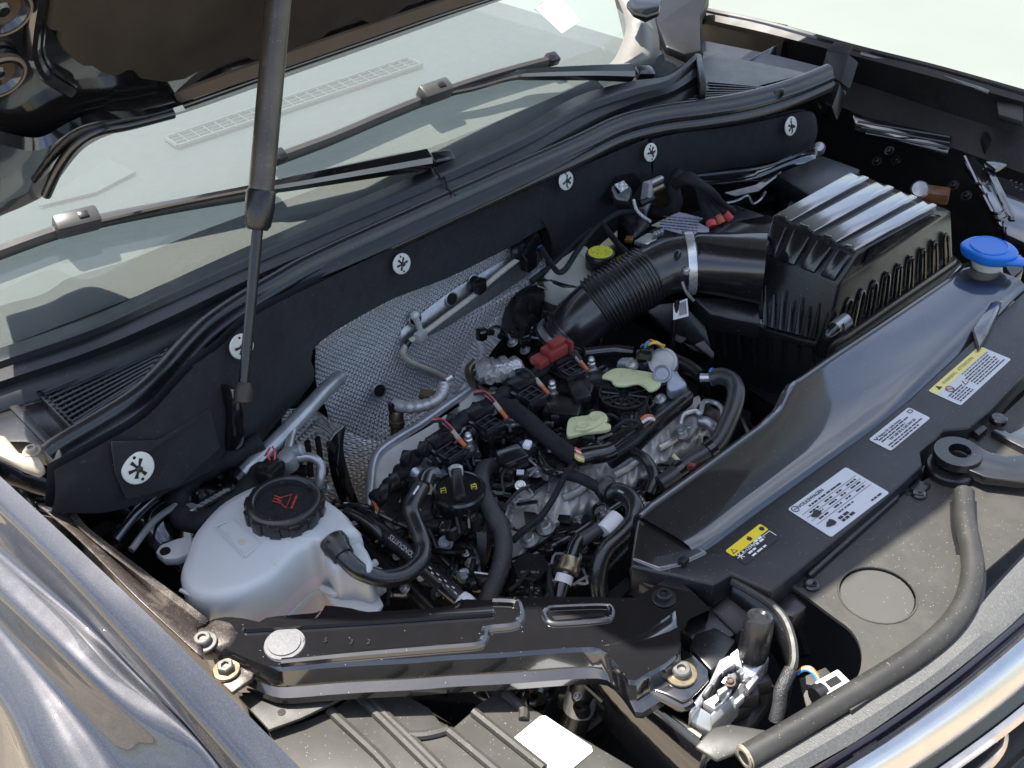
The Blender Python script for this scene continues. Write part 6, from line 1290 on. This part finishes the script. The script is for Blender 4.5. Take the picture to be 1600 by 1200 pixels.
lathe('arm_eye', A(1035, 585, .935), (.3, -.6, .8), [(.0125, -.012), (.0125, .004), (.0105, .005), (.0085, .003), (.0005, .003)], armm, pu, 24)
prism('arm', cat(pt([(1046, 578, .935), (1058, 582, .935), (1068, 592, .93), (1074, 600, .925), (1066, 606, .925), (1050, 612, .925), (1042, 602, .93)]), 2, True), .014, armm, pu, bev=.003)
lathe('flange_bolt', A(988, 572, .925), (.2, -.3, 1), [(.009, 0), (.009, .004), (.006, .008), (.0005, .009)], silver, pu, 14)
for k in range(5): tube('spring_turn', ell(A(974 + 3*k, 570, .925), Vector((.3, .9, 0)).normalized(), Vector((-.3, .1, .9)).normalized(), .009, .009, 12), .0012, steel, pu, n=5, sm=0)
pw = thing('pump_plug', 'small plug with blue, red and orange wires above the pump', 'plug', A(1012, 545, .94))
box('shell', A(1010, 550, .952), (.018, .016, .020), plas_s, pw, rz=.5, bev=.003)
for k, m_ in enumerate((bluew, redp, orange, yelw, yelw)): tube('wire', pt([(1008, 545 - k*1.2, .96), (1010 + 3*k, 536 - (k % 3)*2, .968), (1020 + 3*k, 534 + k, .965), (1030 + k*2, 540 + (k % 2)*3, .955)]), .0018, m_, pw, n=6)
tube('rear_pipe', pt([(914, 552, .925), (940, 549, .925), (965, 547, .925), (990, 550, .925)]), .008, plas_s, None, n=12, label='smooth black pipe behind the wing shaped green pad', cat_='pipe')
tube('breather_pipe', pt([(1042, 558, .92), (1060, 564, .92), (1080, 574, .92), (1094, 586, .918)]), .0085, rubber, None, n=12, label='short black breather pipe behind the pump arm', cat_='pipe')
# ---------------------------------------------------------------- hoses on the right of the engine
rh_ = thing('return_hose', 'grey looped coolant hose at the right end of the engine', 'hose', A(1150, 640, .88))
tube('hose', pt([(1112, 590, .93), (1128, 588, .935), (1144, 596, .937), (1150, 612, .937), (1146, 636, .93), (1136, 662, .922), (1122, 690, .912), (1102, 708, .905), (1078, 722, .90), (1050, 745, .893), (1030, 758, .89)]), .0118, mat('grey_rubber', (.035, .036, .040), .36, 0, .7, var=.12), rh_, n=16)
tube('spigot', pt([(1094, 590, .928), (1114, 590, .93)]), .006, silver, rh_, n=12, sm=0)
lathe('blue_ring', A(1113, 589, .93), (A(1128, 588, .935) - A(1112, 590, .93)), [(.012, -.001), (.0125, 0), (.0125, .002), (.012, .003)], bluew, rh_, 18)
for t in ((1110, 703, .907), (1062, 735, .895)):
    lathe('hose_joint', A(*t), A(1078, 722, .9) - A(1122, 690, .912), [(.0122, -.006), (.0138, -.005), (.0138, .005), (.0122, .006)], plas_s, rh_, 18)
tube('clip_wire', pt([(1052, 712, .905), (1062, 722, .905), (1070, 732, .90)]), .003, lime, rh_, n=6); box('red_clip', A(1080, 728, .91), (.010, .006, .006), redp, rh_, rz=.5, bev=.001)
tube('short_pipe', pt([(1090, 658, .885), (1104, 660, .885), (1114, 668, .88), (1118, 676, .87)]), .008, pipe_m, None, n=12, label='short bent metal pipe inside the looped hose', cat_='pipe')
tube('brown_hose', pt([(1096, 640, .88), (1110, 650, .88), (1120, 652, .875), (1134, 650, .87)]), .012, mat('brown_rubber', (.05, .036, .032), .5), None, n=12, label='brown hose end behind the looped hose', cat_='hose')
tube('dark_branch_hose', pt([(978, 690, .905), (990, 706, .90), (1006, 716, .90), (1018, 732, .895), (1022, 752, .89), (1016, 770, .88)]), .0075, rubber, None, n=12, label='dark branch hose dropping beside the cast head', cat_='hose')
sb_ = thing('sensor_loom', 'black corrugated loom and connectors along the cam cover', 'cable', A(900, 700, .9))
tube('fat_loom', pt([(784, 634, .925), (802, 640, .93), (824, 656, .93), (850, 680, .925), (876, 700, .92), (902, 718, .918)]), .0115, tape, sb_, n=14)
tube('loom_sleeve', pt([(900, 716, .92), (922, 712, .922), (946, 708, .922), (956, 704, .922)]), .012, plas_s, sb_, n=14)
for k in range(6): tube('coloured_wire', pt([(899, 700 + 3*k, .93), (905, 704 + 3*k, .932), (912, 706 + 3*k, .928)]), .0016, (pink, inkw, pink, yelw, inkw, yelw)[k], sb_, n=6)
prism('rail_tray', pt([(946, 706, .915), (1000, 665, .922), (1040, 632, .925), (1076, 606, .925), (1086, 614, .922), (1040, 652, .918), (1000, 690, .912), (956, 718, .908)]), .02, plas, sb_, bev=.004)
for q in ([(950, 694, .925), (985, 672, .93), (1010, 655, .93)], [(960, 706, .925), (1002, 676, .93), (1040, 646, .93), (1070, 622, .93)]): tube('rail_edge', pt(q), .0026, plas_s, sb_, n=6)
tube('wire_bunch', pt([(1002, 656, .935), (1010, 650, .94), (1020, 652, .935), (1018, 660, .93)]), .0024, orange, sb_, n=6); tube('wire_bunch', pt([(1004, 660, .935), (1014, 654, .94), (1022, 656, .935)]), .0022, inkw, sb_, n=6)
tube('thin_cable', pt([(900, 722, .92), (884, 742, .915), (866, 776, .905), (846, 806, .90), (822, 826, .895), (800, 846, .885)]), .0042, tape, sb_, n=8)
tube('thin_cable', pt([(888, 742, .912), (912, 750, .91), (938, 764, .905)]), .007, tape, sb_, n=10)
tube('thin_cable', pt([(796, 822, .89), (812, 828, .892), (834, 816, .896)]), .0026, plas_s, sb_, n=6)
# cooling hose with a corrugated elbow
ch = thing('heater_hose', 'black hose curving down in front of the radiator cover', 'hose', A(960, 850, .8))
tube('hose', pt([(948, 772, .905), (966, 768, .912), (984, 778, .915), (992, 796, .912), (988, 816, .905), (972, 836, .90), (950, 856, .892), (938, 880, .88), (934, 906, .865), (938, 940, .84)]), .0112, rubber, ch, n=16)
tube('corrugated_end', pt([(944, 758, .90), (950, 768, .905), (958, 772, .908)]), lambda u: .0135 + .0018*math.sin(u*28), plas, ch, n=16)
tube('printed_ring', pt([(966, 766.5, .9255), (974, 770, .9265)]), .0012, mat('pale_blue_ink', (.4, .55, .65), .5), ch, n=5, sm=0)
# quick coupling with steel collar and white rings
fu = thing('fuel_line', 'black fuel line with steel collar and white ring', 'pipe', A(880, 900, .85))
tube('line', pt([(872, 940, .86), (882, 905, .875), (890, 878, .885), (898, 854, .89), (906, 842, .892)]), .0085, plas_s, fu, n=14)
lathe('steel_collar', A(889, 884, .883), A(898, 854, .89) - A(882, 905, .875), [(.0095, -.010), (.0135, -.009), (.0138, -.003), (.0128, -.001), (.0132, .008), (.0095, .010)], gold, fu, 22)
tube('white_ring', pt([(879, 912, .872), (883, 899, .877)]), .0105, white, fu, n=16, sm=0)
tube('upper_line', pt([(904, 848, .89), (922, 836, .892), (946, 820, .895)]), .008, mat('grey_line', (.06, .06, .065), .4), fu, n=12)
lathe('paper_tag', A(956, 820, .897), A(966, 806, .90) - A(946, 826, .895), [(.012, -.014), (.0125, .012), (.0120, .012)], white, fu, 16)
bars_c = A(958, 828, .91)
# oil filter cap
of = thing('oil_filter_cap', 'black hexagonal oil filter cap beside the braided hose', 'cap', A(827, 905, .80))
oc = A(830, 908, .845)
lathe('body', oc, EZ, [(.032, -.05), (.033, -.01), (.034, -.004), (.031, .004), (.024, .010), (.022, .012)], plas_s, of, 36)
lathe('hex', oc + Vector((-.002, .002, 0)), EZ, [(.024, .006), (.024, .022), (.0225, .024), (.020, .0235), (.0005, .0235)], plas, of, 6, sharp=25)
bars(of, oc + Vector((0, 0, .0236)), Vector((.75, .66, 0)), Vector((-.66, .75, 0)), -.012, .010, -.010, .004, mat('moulded_mark', (.10, .10, .105), .5))
# oil filler
fo = thing('oil_filler_cap', 'black oil filler cap with yellow symbols', 'cap', A(718, 790, .87))
oc = A(717, 768, .925)
lathe('neck', oc, EZ, [(.030, -.045), (.030, -.012), (.0315, -.010), (.0315, 0)], plas, fo, 36)
lathe('cap', oc, EZ, [(.0315, -.008), (.033, -.006), (.033, .003), (.031, .006), (.028, .0065), (.0265, .004), (.0005, .004)], plas_s, fo, 40)
hd = (A(722, 795, .93) - A(714, 745, .93)).normalized(); hs = Vector((-hd.y, hd.x, 0))
box('grip', oc + Vector((0, 0, .010)), (.052, .013, .014), plas, fo, ax=(hd, hs, EZ), bev=.003)
yb = mat('yellow_symbol', (.72, .60, .10), .5)
for sg_, nm in ((-1, 'can'), (1, 'book')):
    c = oc + hs*(.0185*sg_) + Vector((0, 0, .0046))
    for pts_ in ([(-.004, -.003), (.004, -.003), (.004, .003), (-.004, .003), (-.004, -.003)], [(0, -.003), (0, .003)], [(-.004, .0), (-.006, .002)]): tube('symbol', [c + hd*a + hs*b for a, b in pts_], .0007, yb, fo, n=5, sm=0)
lathe('vent_tip', oc + hd*-.030 + Vector((0, 0, .008)), (-.3, .2, 1), [(.009, -.006), (.009, .004), (.006, .006), (.0005, .006)], clipm, fo, 18)
# separator cover and finned drum below the oil filler
sc = thing('oil_separator', 'matt black oil separator cover left of the filler cap', 'cover', A(630, 790, .8))
prism('cover', pt([(588, 800, .895), (600, 770, .90), (630, 752, .905), (668, 748, .905), (700, 770, .90), (706, 812, .885), (672, 830, .88), (620, 812, .885)]), .05, plas, sc, bev=.006, seg=3)
for i in range(6): box('cover_fin', A(624 + 9*i, 756 + 1*i, .908), (.003, .016, .008), plas_s, sc, rz=.7, bev=.0006, seg=1)
tube('cover_edge', pt([(590, 802, .90), (622, 818, .89), (676, 836, .884), (706, 816, .888)]), .003, plas_s, sc, n=8)
al_ = thing('alternator', 'dark finned drum below the oil filler cap', 'alternator', A(700, 860, .7))
ac = A(690, 842, .84); axx = Vector((.35, -.55, .55)).normalized()
lathe('drum', ac, axx, [(.066, -.06), (.068, -.01), (.066, .004), (.060, .010), (.048, .012), (.044, .004), (.02, .002), (.0005, .002)], plas, al_, 48)
s_, u_ = frame(axx)
for k in range(30):
    a = 2*math.pi*k/30; d = s_*math.cos(a) + u_*math.sin(a); t = axx.cross(d); box('fin', ac + d*.0655 - axx*.016, (.008, .0022, .036), plas_s, al_, ax=(d, t, axx), bev=0)
lathe('inner_ring', ac + axx*.006, axx, [(.040, 0), (.041, .006), (.036, .008), (.034, .002)], plas_s, al_, 36)
for k in range(5):
    a = 2*math.pi*k/5 + .4; d = s_*math.cos(a) + u_*math.sin(a); bolt(ac + d*.053 + axx*.009, axx, .0055, al_, bkmetal)
prism('label_square', [ac + axx*.010 + s_*a + u_*b for a, b in ((-.005, -.008), (.006, -.008), (.006, .006), (-.005, .006))], axx*-.001, mat('grey_tag', (.10, .10, .10), .5), al_, bev=0)
tube('mount_arm', pt([(620, 800, .86), (650, 830, .86), (690, 870, .85), (718, 900, .84), (735, 905, .835)]), .007, plas, al_, n=10)
for q in ([(632, 815, .865), (670, 812, .87), (716, 830, .868), (742, 870, .86), (746, 905, .85)], [(640, 850, .85), (668, 838, .86), (700, 856, .855), (716, 884, .85)]): tube('belt_guard', pt(q), .005, plas_s, al_, n=8)
for x, y, z in ((622, 820, .872), (697, 848, .868), (726, 900, .86)): bolt(A(x, y, z), axx, .006, al_, steel)
tube('sensor_wire', pt([(655, 798, .90), (664, 814, .905), (676, 838, .90), (684, 858, .895)]), .003, plas_s, al_, n=8); tube('orange_tip', pt([(655, 797, .905), (660, 812, .906)]), .0028, orange, al_, n=8, sm=0)
# braided hose
tube('braided_hose', pt([(770, 728, .905), (757, 734, .91), (751, 752, .915), (757, 778, .915), (772, 806, .91), (784, 832, .905), (786, 862, .895), (780, 892, .88), (768, 922, .865), (758, 945, .85)]), .0112, braid, None, n=18, label='black braided hose running down beside the oil filter cap', cat_='hose')
tube('slim_hose', pt([(772, 742, .90), (768, 760, .905), (776, 790, .90), (792, 816, .895), (800, 826, .89)]), .004, rubber, None, n=8, label='slim black hose hugging the braided hose', cat_='hose')
tube('slim_hose', pt([(790, 860, .865), (774, 884, .86), (756, 920, .85), (744, 940, .84)]), .005, tape, None, n=8, label='taped line dropping left of the braided hose', cat_='hose')
# sensors in the middle
ss = thing('map_sensor', 'square black sensor block beside the braided hose', 'sensor', A(800, 720, .9))
ex = (A(818, 712, .93) - A(784, 724, .93)).normalized(); ey = Vector((-ex.y, ex.x, 0))
box('block', A(800, 716, .92), (.034, .030, .018), plas_s, ss, ax=(ex, ey, EZ), bev=.003); box('socket', A(824, 700, .92), (.018, .020, .016), plas, ss, ax=(ex, ey, EZ), bev=.003)
box('white_tip', A(824, 695, .93), (.010, .012, .008), white, ss, rz=.4, bev=.002); box('tail', A(792, 738, .91), (.018, .018, .014), plas, ss, rz=.6, bev=.003)
box('data_tag', A(813, 738, .918), (.009, .008, .002), labelw, ss, rz=.7, bev=0); prism('bracket', pt([(782, 740, .905), (800, 734, .905), (806, 756, .90), (784, 764, .898)]), .006, bkmetal, ss, bev=.002); box('yellow_dot', A(774, 768, .903), (.006, .005, .004), yel, ss, bev=.001)
vt = thing('vacuum_valve', 'flat black valve bracket with bolt in front of the clover pad', 'valve', A(870, 720, .9))
prism('plate', cat(pt([(848, 716, .907), (860, 702, .91), (880, 704, .91), (894, 720, .908), (888, 738, .904), (864, 736, .904)]), 2, True), .010, plas_s, vt, bev=.003)
box('tag', A(864, 703, .916), (.012, .008, .004), mat('grey_green', (.22, .23, .2), .5), vt, rz=.6, bev=.001)
tube('curved_pipe', pt([(844, 700, .91), (846, 718, .912), (858, 736, .91), (880, 742, .905)]), .006, plas_s, vt, n=10)
bxs = thing('control_box', 'dark square housings between the ignition coils and the clover pad', 'housing', A(885, 640, .88))
for x, y, sx, sy in ((880, 645, .05, .04), (945, 605, .045, .035), (900, 612, .05, .035)): box('housing', A(x, y, .905), (sx, sy, .03), plas, bxs, rz=.55, bev=.004)
box('rough_block', A(905, 612, .923), (.04, .024, .012), bkmetal, bxs, rz=-.55, bev=.004)
# small clutter lugs along the coil rail
lr = thing('coil_rail', 'black wiring rail on the rear side of the ignition coils', 'cable', A(700, 690, .9))
tube('rail', pt([(584, 782, .90), (612, 756, .905), (630, 734, .912), (652, 712, .92), (690, 686, .925), (730, 650, .928), (770, 628, .928), (800, 606, .928), (836, 584, .928), (864, 566, .93)]), lambda u: .0095 + .002*math.sin(u*90), tape, lr, n=12)
for x, y in ((634, 716), (660, 702), (694, 668), (704, 658), (742, 640), (616, 752), (600, 770)): box('clip', A(x, y, .932), (.012, .020, .012), plas, lr, rz=random.uniform(0, 1.5), bev=.002)
tube('spiral', pt([(718, 692, .915), (728, 684, .918), (738, 676, .918), (746, 670, .916)]), lambda u: .008 + .0016*math.sin(u*50), plas, lr, n=12)
tube('orange_twist', pt([(580, 776, .898), (586, 786, .895), (590, 796, .89), (602, 812, .885)]), .0028, orange, lr, n=8)
tube('drop_wire', pt([(590, 788, .89), (600, 806, .885), (612, 830, .875)]), .005, plas, lr, n=8)
# ================================================================ exhaust cover (pressed silver shield) and things on it
xs = thing('exhaust_shield', 'bright pressed metal exhaust shield behind the ignition coils', 'heat shield', A(650, 700, .8))
loft('plate', [cat(pt(r), 5) for r in [[(588, 800, .82), (592, 745, .84), (606, 718, .85), (640, 696, .86), (672, 676, .865), (695, 652, .87), (740, 620, .875), (790, 590, .88)], [(604, 796, .84), (606, 752, .855), (618, 730, .865), (648, 708, .872), (680, 688, .878), (706, 664, .882), (748, 634, .886), (800, 604, .89)], [(640, 800, .85), (645, 765, .862), (652, 745, .87), (672, 725, .876), (700, 702, .882), (730, 680, .886), (770, 650, .89), (820, 620, .892)]]], shield_m, xs, sharp=40, thick=.002)
tube('rolled_rim', pt([(578, 805, .87), (579, 765, .885), (582, 728, .895), (592, 706, .90), (618, 686, .903), (650, 667, .905), (672, 652, .905), (700, 632, .905), (735, 608, .905)]), .0062, pipe_m, xs, n=12)
prism('side_plate', cat(pt([(583, 800, .872), (584, 760, .885), (587, 724, .893), (600, 704, .897), (640, 682, .90), (672, 664, .901), (704, 644, .90), (716, 662, .895), (660, 712, .89), (626, 748, .885), (618, 800, .87)]), 3, True), .006, shield_m, xs, bev=.002)
prism('upper_plate', cat(pt([(718, 606, .905), (735, 588, .91), (760, 580, .91), (742, 604, .907), (758, 610, .905), (772, 600, .905), (790, 622, .90), (742, 648, .895), (722, 650, .892), (716, 625, .9)]), 2, True), .012, mat('pale_cast', (.74, .73, .69), .42, .25, .5, var=.12, vscale=60), xs, bev=.004)
lathe('flange_ring', A(650, 735, .885), (-.2, -.5, .8), [(.020, -.01), (.022, 0), (.020, .006), (.014, .007), (.0005, .005)], pipe_m, xs, 24)
lathe('sleeve_nut', A(645, 737, .90), (-.6, -.2, .6), [(.012, -.012), (.012, .006), (.010, .008), (.0005, .008)], silver, xs, 18)
for x, y in ((686, 672), (700, 660), (722, 640), (730, 632), (756, 622)): box('shield_tab', A(x, y, .893), (.012, .008, .006), shield_m, xs, rz=.6, bev=.002)
prism('black_wedge', pt([(668, 742, .905), (694, 730, .908), (704, 744, .905), (684, 752, .90)]), .01, mat('blue_grey_wedge', (.16, .18, .23), .4), xs, bev=.002)
tw_ = thing('turbo_elbow', 'brown bronze flange wrapped round the crinkled foil', 'flange', A(750, 590, .86))
tube('rim', pt([(742, 566, .915), (732, 578, .915), (736, 594, .912), (748, 608, .91), (770, 616, .91), (792, 608, .912), (806, 598, .914)]), .006, mat('bronze', (.20, .17, .13), .35, .8, .5, var=.3, vscale=60), tw_, n=12)
prism('brown_floor', pt([(738, 580, .90), (760, 560, .905), (805, 590, .905), (778, 612, .90), (752, 606, .898)]), .02, mat('dark_bronze', (.06, .045, .04), .45, .6), tw_, bev=.003)
cf = thing('foil_wrap', 'crumpled bright foil wrap beside the turbo flange', 'foil', A(780, 578, .90))
fr0 = pt([(745, 560, .93), (764, 555, .935), (786, 558, .938), (806, 556, .935)]); 
rws = [cat(pt(r), 5) for r in [[(742, 566, .918), (760, 556, .928), (784, 560, .932), (804, 554, .925)], [(744, 576, .926), (764, 568, .940), (788, 570, .944), (812, 564, .934)], [(746, 590, .926), (768, 584, .942), (792, 582, .944), (818, 574, .934)], [(750, 598, .914), (772, 598, .926), (796, 592, .928), (822, 578, .922)], [(756, 600, .90), (774, 602, .90), (798, 598, .90), (820, 584, .90)]]]
for r in rws:
    for p in r: p += Vector((random.uniform(-1, 1), random.uniform(-1, 1), random.uniform(-1, 1)))*.003
loft('sheet', rws, crinkle, cf, sharp=14, thick=.0008)
lathe('rivet', A(762, 590, .937), (.1, -.4, .9), [(.005, -.002), (.004, .001), (.0005, .0015)], steel, cf, 12)
# oxygen sensor: cable, sleeve, probe
ox = thing('oxygen_sensor', 'cream oxygen sensor cable clipped across the foil shield', 'cable', A(660, 620, .86))
tube('cable', [WF(*q, .02) for q in [(820, 398), (800, 412), (770, 436), (740, 462), (700, 492), (665, 518), (645, 530), (634, 540), (630, 552), (636, 562), (656, 572), (680, 582), (700, 592)]], .0045, cream, ox, n=12)
tube('dark_joint', [WF(*q, .0205) for q in [(640, 533), (634, 540)]], .0052, plas, ox, n=12, sm=0)
tube('crimp', pt([(697, 594, .915), (706, 588, .918)]), .0055, silver, ox, n=12, sm=0)
tube('foil_sleeve', pt([(694, 600, .91), (692, 612, .905), (684, 624, .90), (668, 632, .895), (650, 636, .892), (632, 636, .89), (616, 632, .888)]), lambda u: .0085 + .0007*math.sin(u*160), mat('ribbed_sleeve', (.60, .60, .58), .45, .5, .5, var=.1, bump=.3, bscale=400), ox, n=14)
lathe('probe_cap', A(616, 634, .888), (.1, -.2, -.9), [(.006, -.006), (.009, -.004), (.009, .004), (.007, .010), (.008, .012), (.008, .020)], plas_s, ox, 18)
lathe('probe', A(620, 646, .878), (.15, -.25, -.9), [(.008, -.004), (.0095, 0), (.0095, .010), (.011, .011), (.011, .018), (.009, .020), (.009, .032)], mat('burnt_brass', (.22, .16, .10), .4, .8, .5, var=.3, vscale=90), ox, 18)
bx1 = WF(750, 447, .026); box('black_clip', bx1, (.014, .020, .022), plas, ox, rz=.2, bev=.003); box('black_clip_foot', WF(744, 446, .012), (.016, .022, .018), plas, ox, rz=.2, bev=.003)
box('white_clip', WF(657, 524, .024), (.012, .020, .014), clipm, ox, rz=.2, bev=.002); tube('clip_stem', [WF(*q, .014) for q in [(648, 494), (654, 508), (657, 520)]], .005, clipm, ox, n=10); lathe('clip_button', WF(648, 493, .012), (.95, -.1, .3), [(.007, -.004), (.0075, .002), (.005, .005), (.0005, .006)], clipm, ox, 16)
gr_ = thing('cable_grommet', 'black grommet and plug at the upper end of the foil shield', 'grommet', A(820, 388, .97))
box('plug', WF(826, 384, .022), (.02, .045, .022), plas_s, gr_, rz=.1, bev=.003, tilt=('X', .55)); lathe('grommet', WF(812, 392, .016), (.95, -.1, .3), [(.016, -.004), (.017, .004), (.012, .010), (.0005, .011)], plas, gr_, 20)
box('lower_plug', WF(826, 408, .018), (.018, .025, .03), plas, gr_, rz=.1, bev=.004); tube('blue_lead', [WF(*q, .022) for q in [(814, 398), (826, 392), (846, 384)]], .002, bluew, gr_, n=6)
box('brown_block', A(668, 617, .89), (.022, .014, .010), mat('brown_plastic', (.16, .11, .06), .5), ox, rz=.5, bev=.002)
# ================================================================ air conditioning pipes
acp = thing('refrigerant_pipe', 'thick brushed metal refrigerant pipe rising past the coolant tank', 'pipe', A(440, 680, .93))
tube('pipe', pt([(378, 745, .955), (400, 722, .965), (440, 682, .972), (480, 640, .972), (510, 608, .965), (530, 590, .955)]), .0105, pipe_m, acp, n=18)
tube('collar', pt([(374, 749, .953), (384, 739, .958)]), .0125, plas, acp, n=16, sm=0)
ac2 = thing('refrigerant_pipe', 'slim metal pipe with grey fitting beside the thick pipe', 'pipe', A(455, 720, .93))
tube('pipe', pt([(450, 712, .965), (452, 694, .97), (458, 672, .972), (474, 650, .968), (496, 628, .96), (516, 604, .95), (536, 586, .94)]), .0055, pipe_m, ac2, n=12)
tube('branch', pt([(462, 716, .962), (482, 714, .962), (496, 720, .958), (502, 732, .95), (500, 750, .94), (494, 768, .925)]), .0058, pipe_m, ac2, n=12)
lathe('fitting', A(448, 718, .965), (.2, -.3, 1), [(.012, -.014), (.0125, .0), (.010, .008), (.006, .010), (.0005, .010)], mat('grey_fitting', (.34, .36, .37), .5, .4), ac2, 18)
lathe('valve_cap', A(460, 706, .968), (.6, .6, .3), [(.008, -.012), (.008, .010), (.006, .012), (.0005, .012)], mat('grey_fitting_b', (.38, .40, .41), .5, .4), ac2, 16)
bd = thing('firewall_blade', 'dark bent metal blade standing between the foil shields', 'bracket', A(530, 750, .8))
loft('blade', [cat(pt(r), 4) for r in [[(510, 694, .93), (514, 720, .90), (520, 750, .87), (534, 790, .83)], [(524, 672, .94), (524, 712, .91), (534, 750, .875), (548, 790, .83)], [(540, 664, .94), (536, 700, .915), (546, 745, .875), (560, 785, .83)]]], gloss, bd, sharp=40, thick=.002)
for q in ([(480, 690, .93), (484, 720, .90), (486, 745, .88)], [(496, 684, .93), (500, 715, .90), (498, 745, .88)]): tube('slot_bar', pt(q), .004, plas_dk, bd, n=8)
# ================================================================ printed hoses running under the coolant hose
for i, (q, r, lb_) in enumerate([(pt([(560, 800, .88), (590, 826, .885), (640, 868, .882), (690, 912, .875), (736, 950, .865)]), .0105, 'black hose with white printed writing below the coolant hose'), (pt([(545, 830, .85), (590, 870, .85), (640, 915, .85), (680, 955, .845)]), .0095, 'second black hose parallel to the printed hose'), (pt([(540, 800, .9), (556, 806, .9), (580, 822, .895), (600, 842, .885)]), .006, 'thin black hose behind the corner of the coolant tank')]):
    o = tube('printed_hose' if i == 0 else 'engine_hose', q, r, rubber, None, n=14, label=lb_, cat_='hose')
    if i == 0:
        for a, b, tx_ in (((598, 824), (652, 868), 'CONDUITES'), ((662, 884), (716, 930), '')):
            p0, p1 = A(*a, .8965), A(*b, .893); e = (p1-p0).normalized(); v_ = (CAM-p0).normalized(); y_ = v_.cross(e).normalized()
            if tx_: text(tx_, .0085, p1, -e, -y_, inkw, o, lift=.001)
            else:
                for kk in range(9): tube('print_dash', [p0.lerp(p1, kk/9) + y_*(.003*(kk % 2)), p0.lerp(p1, (kk+.6)/9) + y_*(.003*(kk % 2))], .0008, inkw, o, n=5, sm=0)
        lathe('white_end', A(726, 941, .868), (q[-1]-q[-2]), [(.0108, -.006), (.0116, 0), (.0112, .008)], white, o, 16)
# dark hardware fill around the engine so no gap stays bare
fill = thing('lower_engine_parts', 'dark brackets and lines deep down around the engine', 'engine part', (.35, -.2, .52))
random.seed(21)
for i in range(90):
    x = random.uniform(.08, .60); y = random.uniform(-.62, .35); z = random.uniform(.62, .78)
    box('bracket', Vector((x, y, z)), (random.uniform(.02, .08), random.uniform(.02, .07), random.uniform(.02, .05)), random.choice((plas_dk, plas, bkmetal, plas_s)), fill, rz=random.uniform(0, 3), bev=.003)
for i in range(40):
    x = random.uniform(.08, .60); y = random.uniform(-.62, .35); z = random.uniform(.66, .80)
    p = Vector((x, y, z)); d = Vector((random.uniform(-1, 1), random.uniform(-1, 1), random.uniform(-.3, .3)))*.1
    tube('line', [p-d, p + Vector((0, 0, .02)), p+d*.6 + Vector((.02, -.02, -.02)), p+d], random.uniform(.003, .008), random.choice((plas, rubber, bkmetal, tape)), fill, n=8)

# small fittings that crowd the top of the engine
random.seed(5)
def inside(p, poly):
    c = False
    for (x1, y1), (x2, y2) in zip(poly, poly[1:] + poly[:1]):
        if (y1 > p[1]) != (y2 > p[1]) and p[0] < (x2-x1)*(p[1]-y1)/(y2-y1) + x1: c = not c
    return c
def scatter(poly, zr, n, metal=.18):
    xs, ys_ = [q[0] for q in poly], [q[1] for q in poly]; k = 0
    while k < n:
        p = (random.uniform(min(xs), max(xs)), random.uniform(min(ys_), max(ys_)))
        if not inside(p, poly): continue
        k += 1; z = random.uniform(*zr); v = random.random(); q = A(p[0], p[1], z)
        if v < .34: box('clip', q, (random.uniform(.006, .02), random.uniform(.005, .016), random.uniform(.006, .014)), random.choice((plas, plas_s, bkmetal, plas_s)), en, rz=.6 + random.choice((0, 0, 1.57, .4)), bev=.0014)
        elif v < .34 + metal: bolt(q, (random.uniform(-.4, .4), random.uniform(-.6, .1), 1), random.uniform(.003, .0055), en, random.choice((steel, silver, bkmetal)))
        elif v < .72:
            a = random.choice((.62, .62, 2.2, random.uniform(0, 3))); d = Vector((-math.sin(a), math.cos(a), 0))*random.uniform(.012, .034); o_ = Vector((random.uniform(-.01, .01), random.uniform(-.01, .01), random.uniform(.004, .012)))
            tube('wire', [q-d, q-d*.3+o_, q+d*.4+o_*.5, q+d - EZ*.012], random.uniform(.0012, .0032), random.choice((ink, plas_s, rubber, plas_s, tape)), en, n=6, sm=4)
        elif v < .86: lathe('boss', q, (random.uniform(-.3, .3), random.uniform(-.5, 0), 1), [(.009, -.012), (.009, .002), (.0065, .004), (.005, .002), (.0004, .002)], random.choice((plas_s, plas, bkmetal)), en, 14)
        else: tube('bracket_edge', [q, q + Vector((random.uniform(-.02, .02), random.uniform(.005, .02), .002)), q + Vector((random.uniform(-.03, .03), random.uniform(.01, .03), -.004))], .0018, random.choice((steel, pipe_m, plas_s)), en, n=6, sm=3)
scatter([(600, 790), (690, 720), (800, 640), (930, 560), (1075, 600), (1000, 660), (900, 730), (800, 790), (700, 830)], (.900, .914), 120)
scatter([(800, 860), (900, 800), (1000, 740), (1100, 680), (1120, 720), (1000, 830), (900, 915), (820, 930)], (.850, .872), 80, .24)
scatter([(560, 830), (640, 820), (740, 840), (770, 930), (700, 935), (600, 930)], (.850, .875), 46, .2)
scatter([(380, 740), (480, 700), (560, 760), (560, 820), (520, 790)], (.86, .89), 18, .2)
scatter([(740, 520), (860, 560), (900, 540), (830, 500)], (.88, .90), 22, .2)
scatter([(560, 1050), (780, 1040), (950, 1030), (900, 1120), (760, 1110), (620, 1090)], (.78, .84), 36, .25)
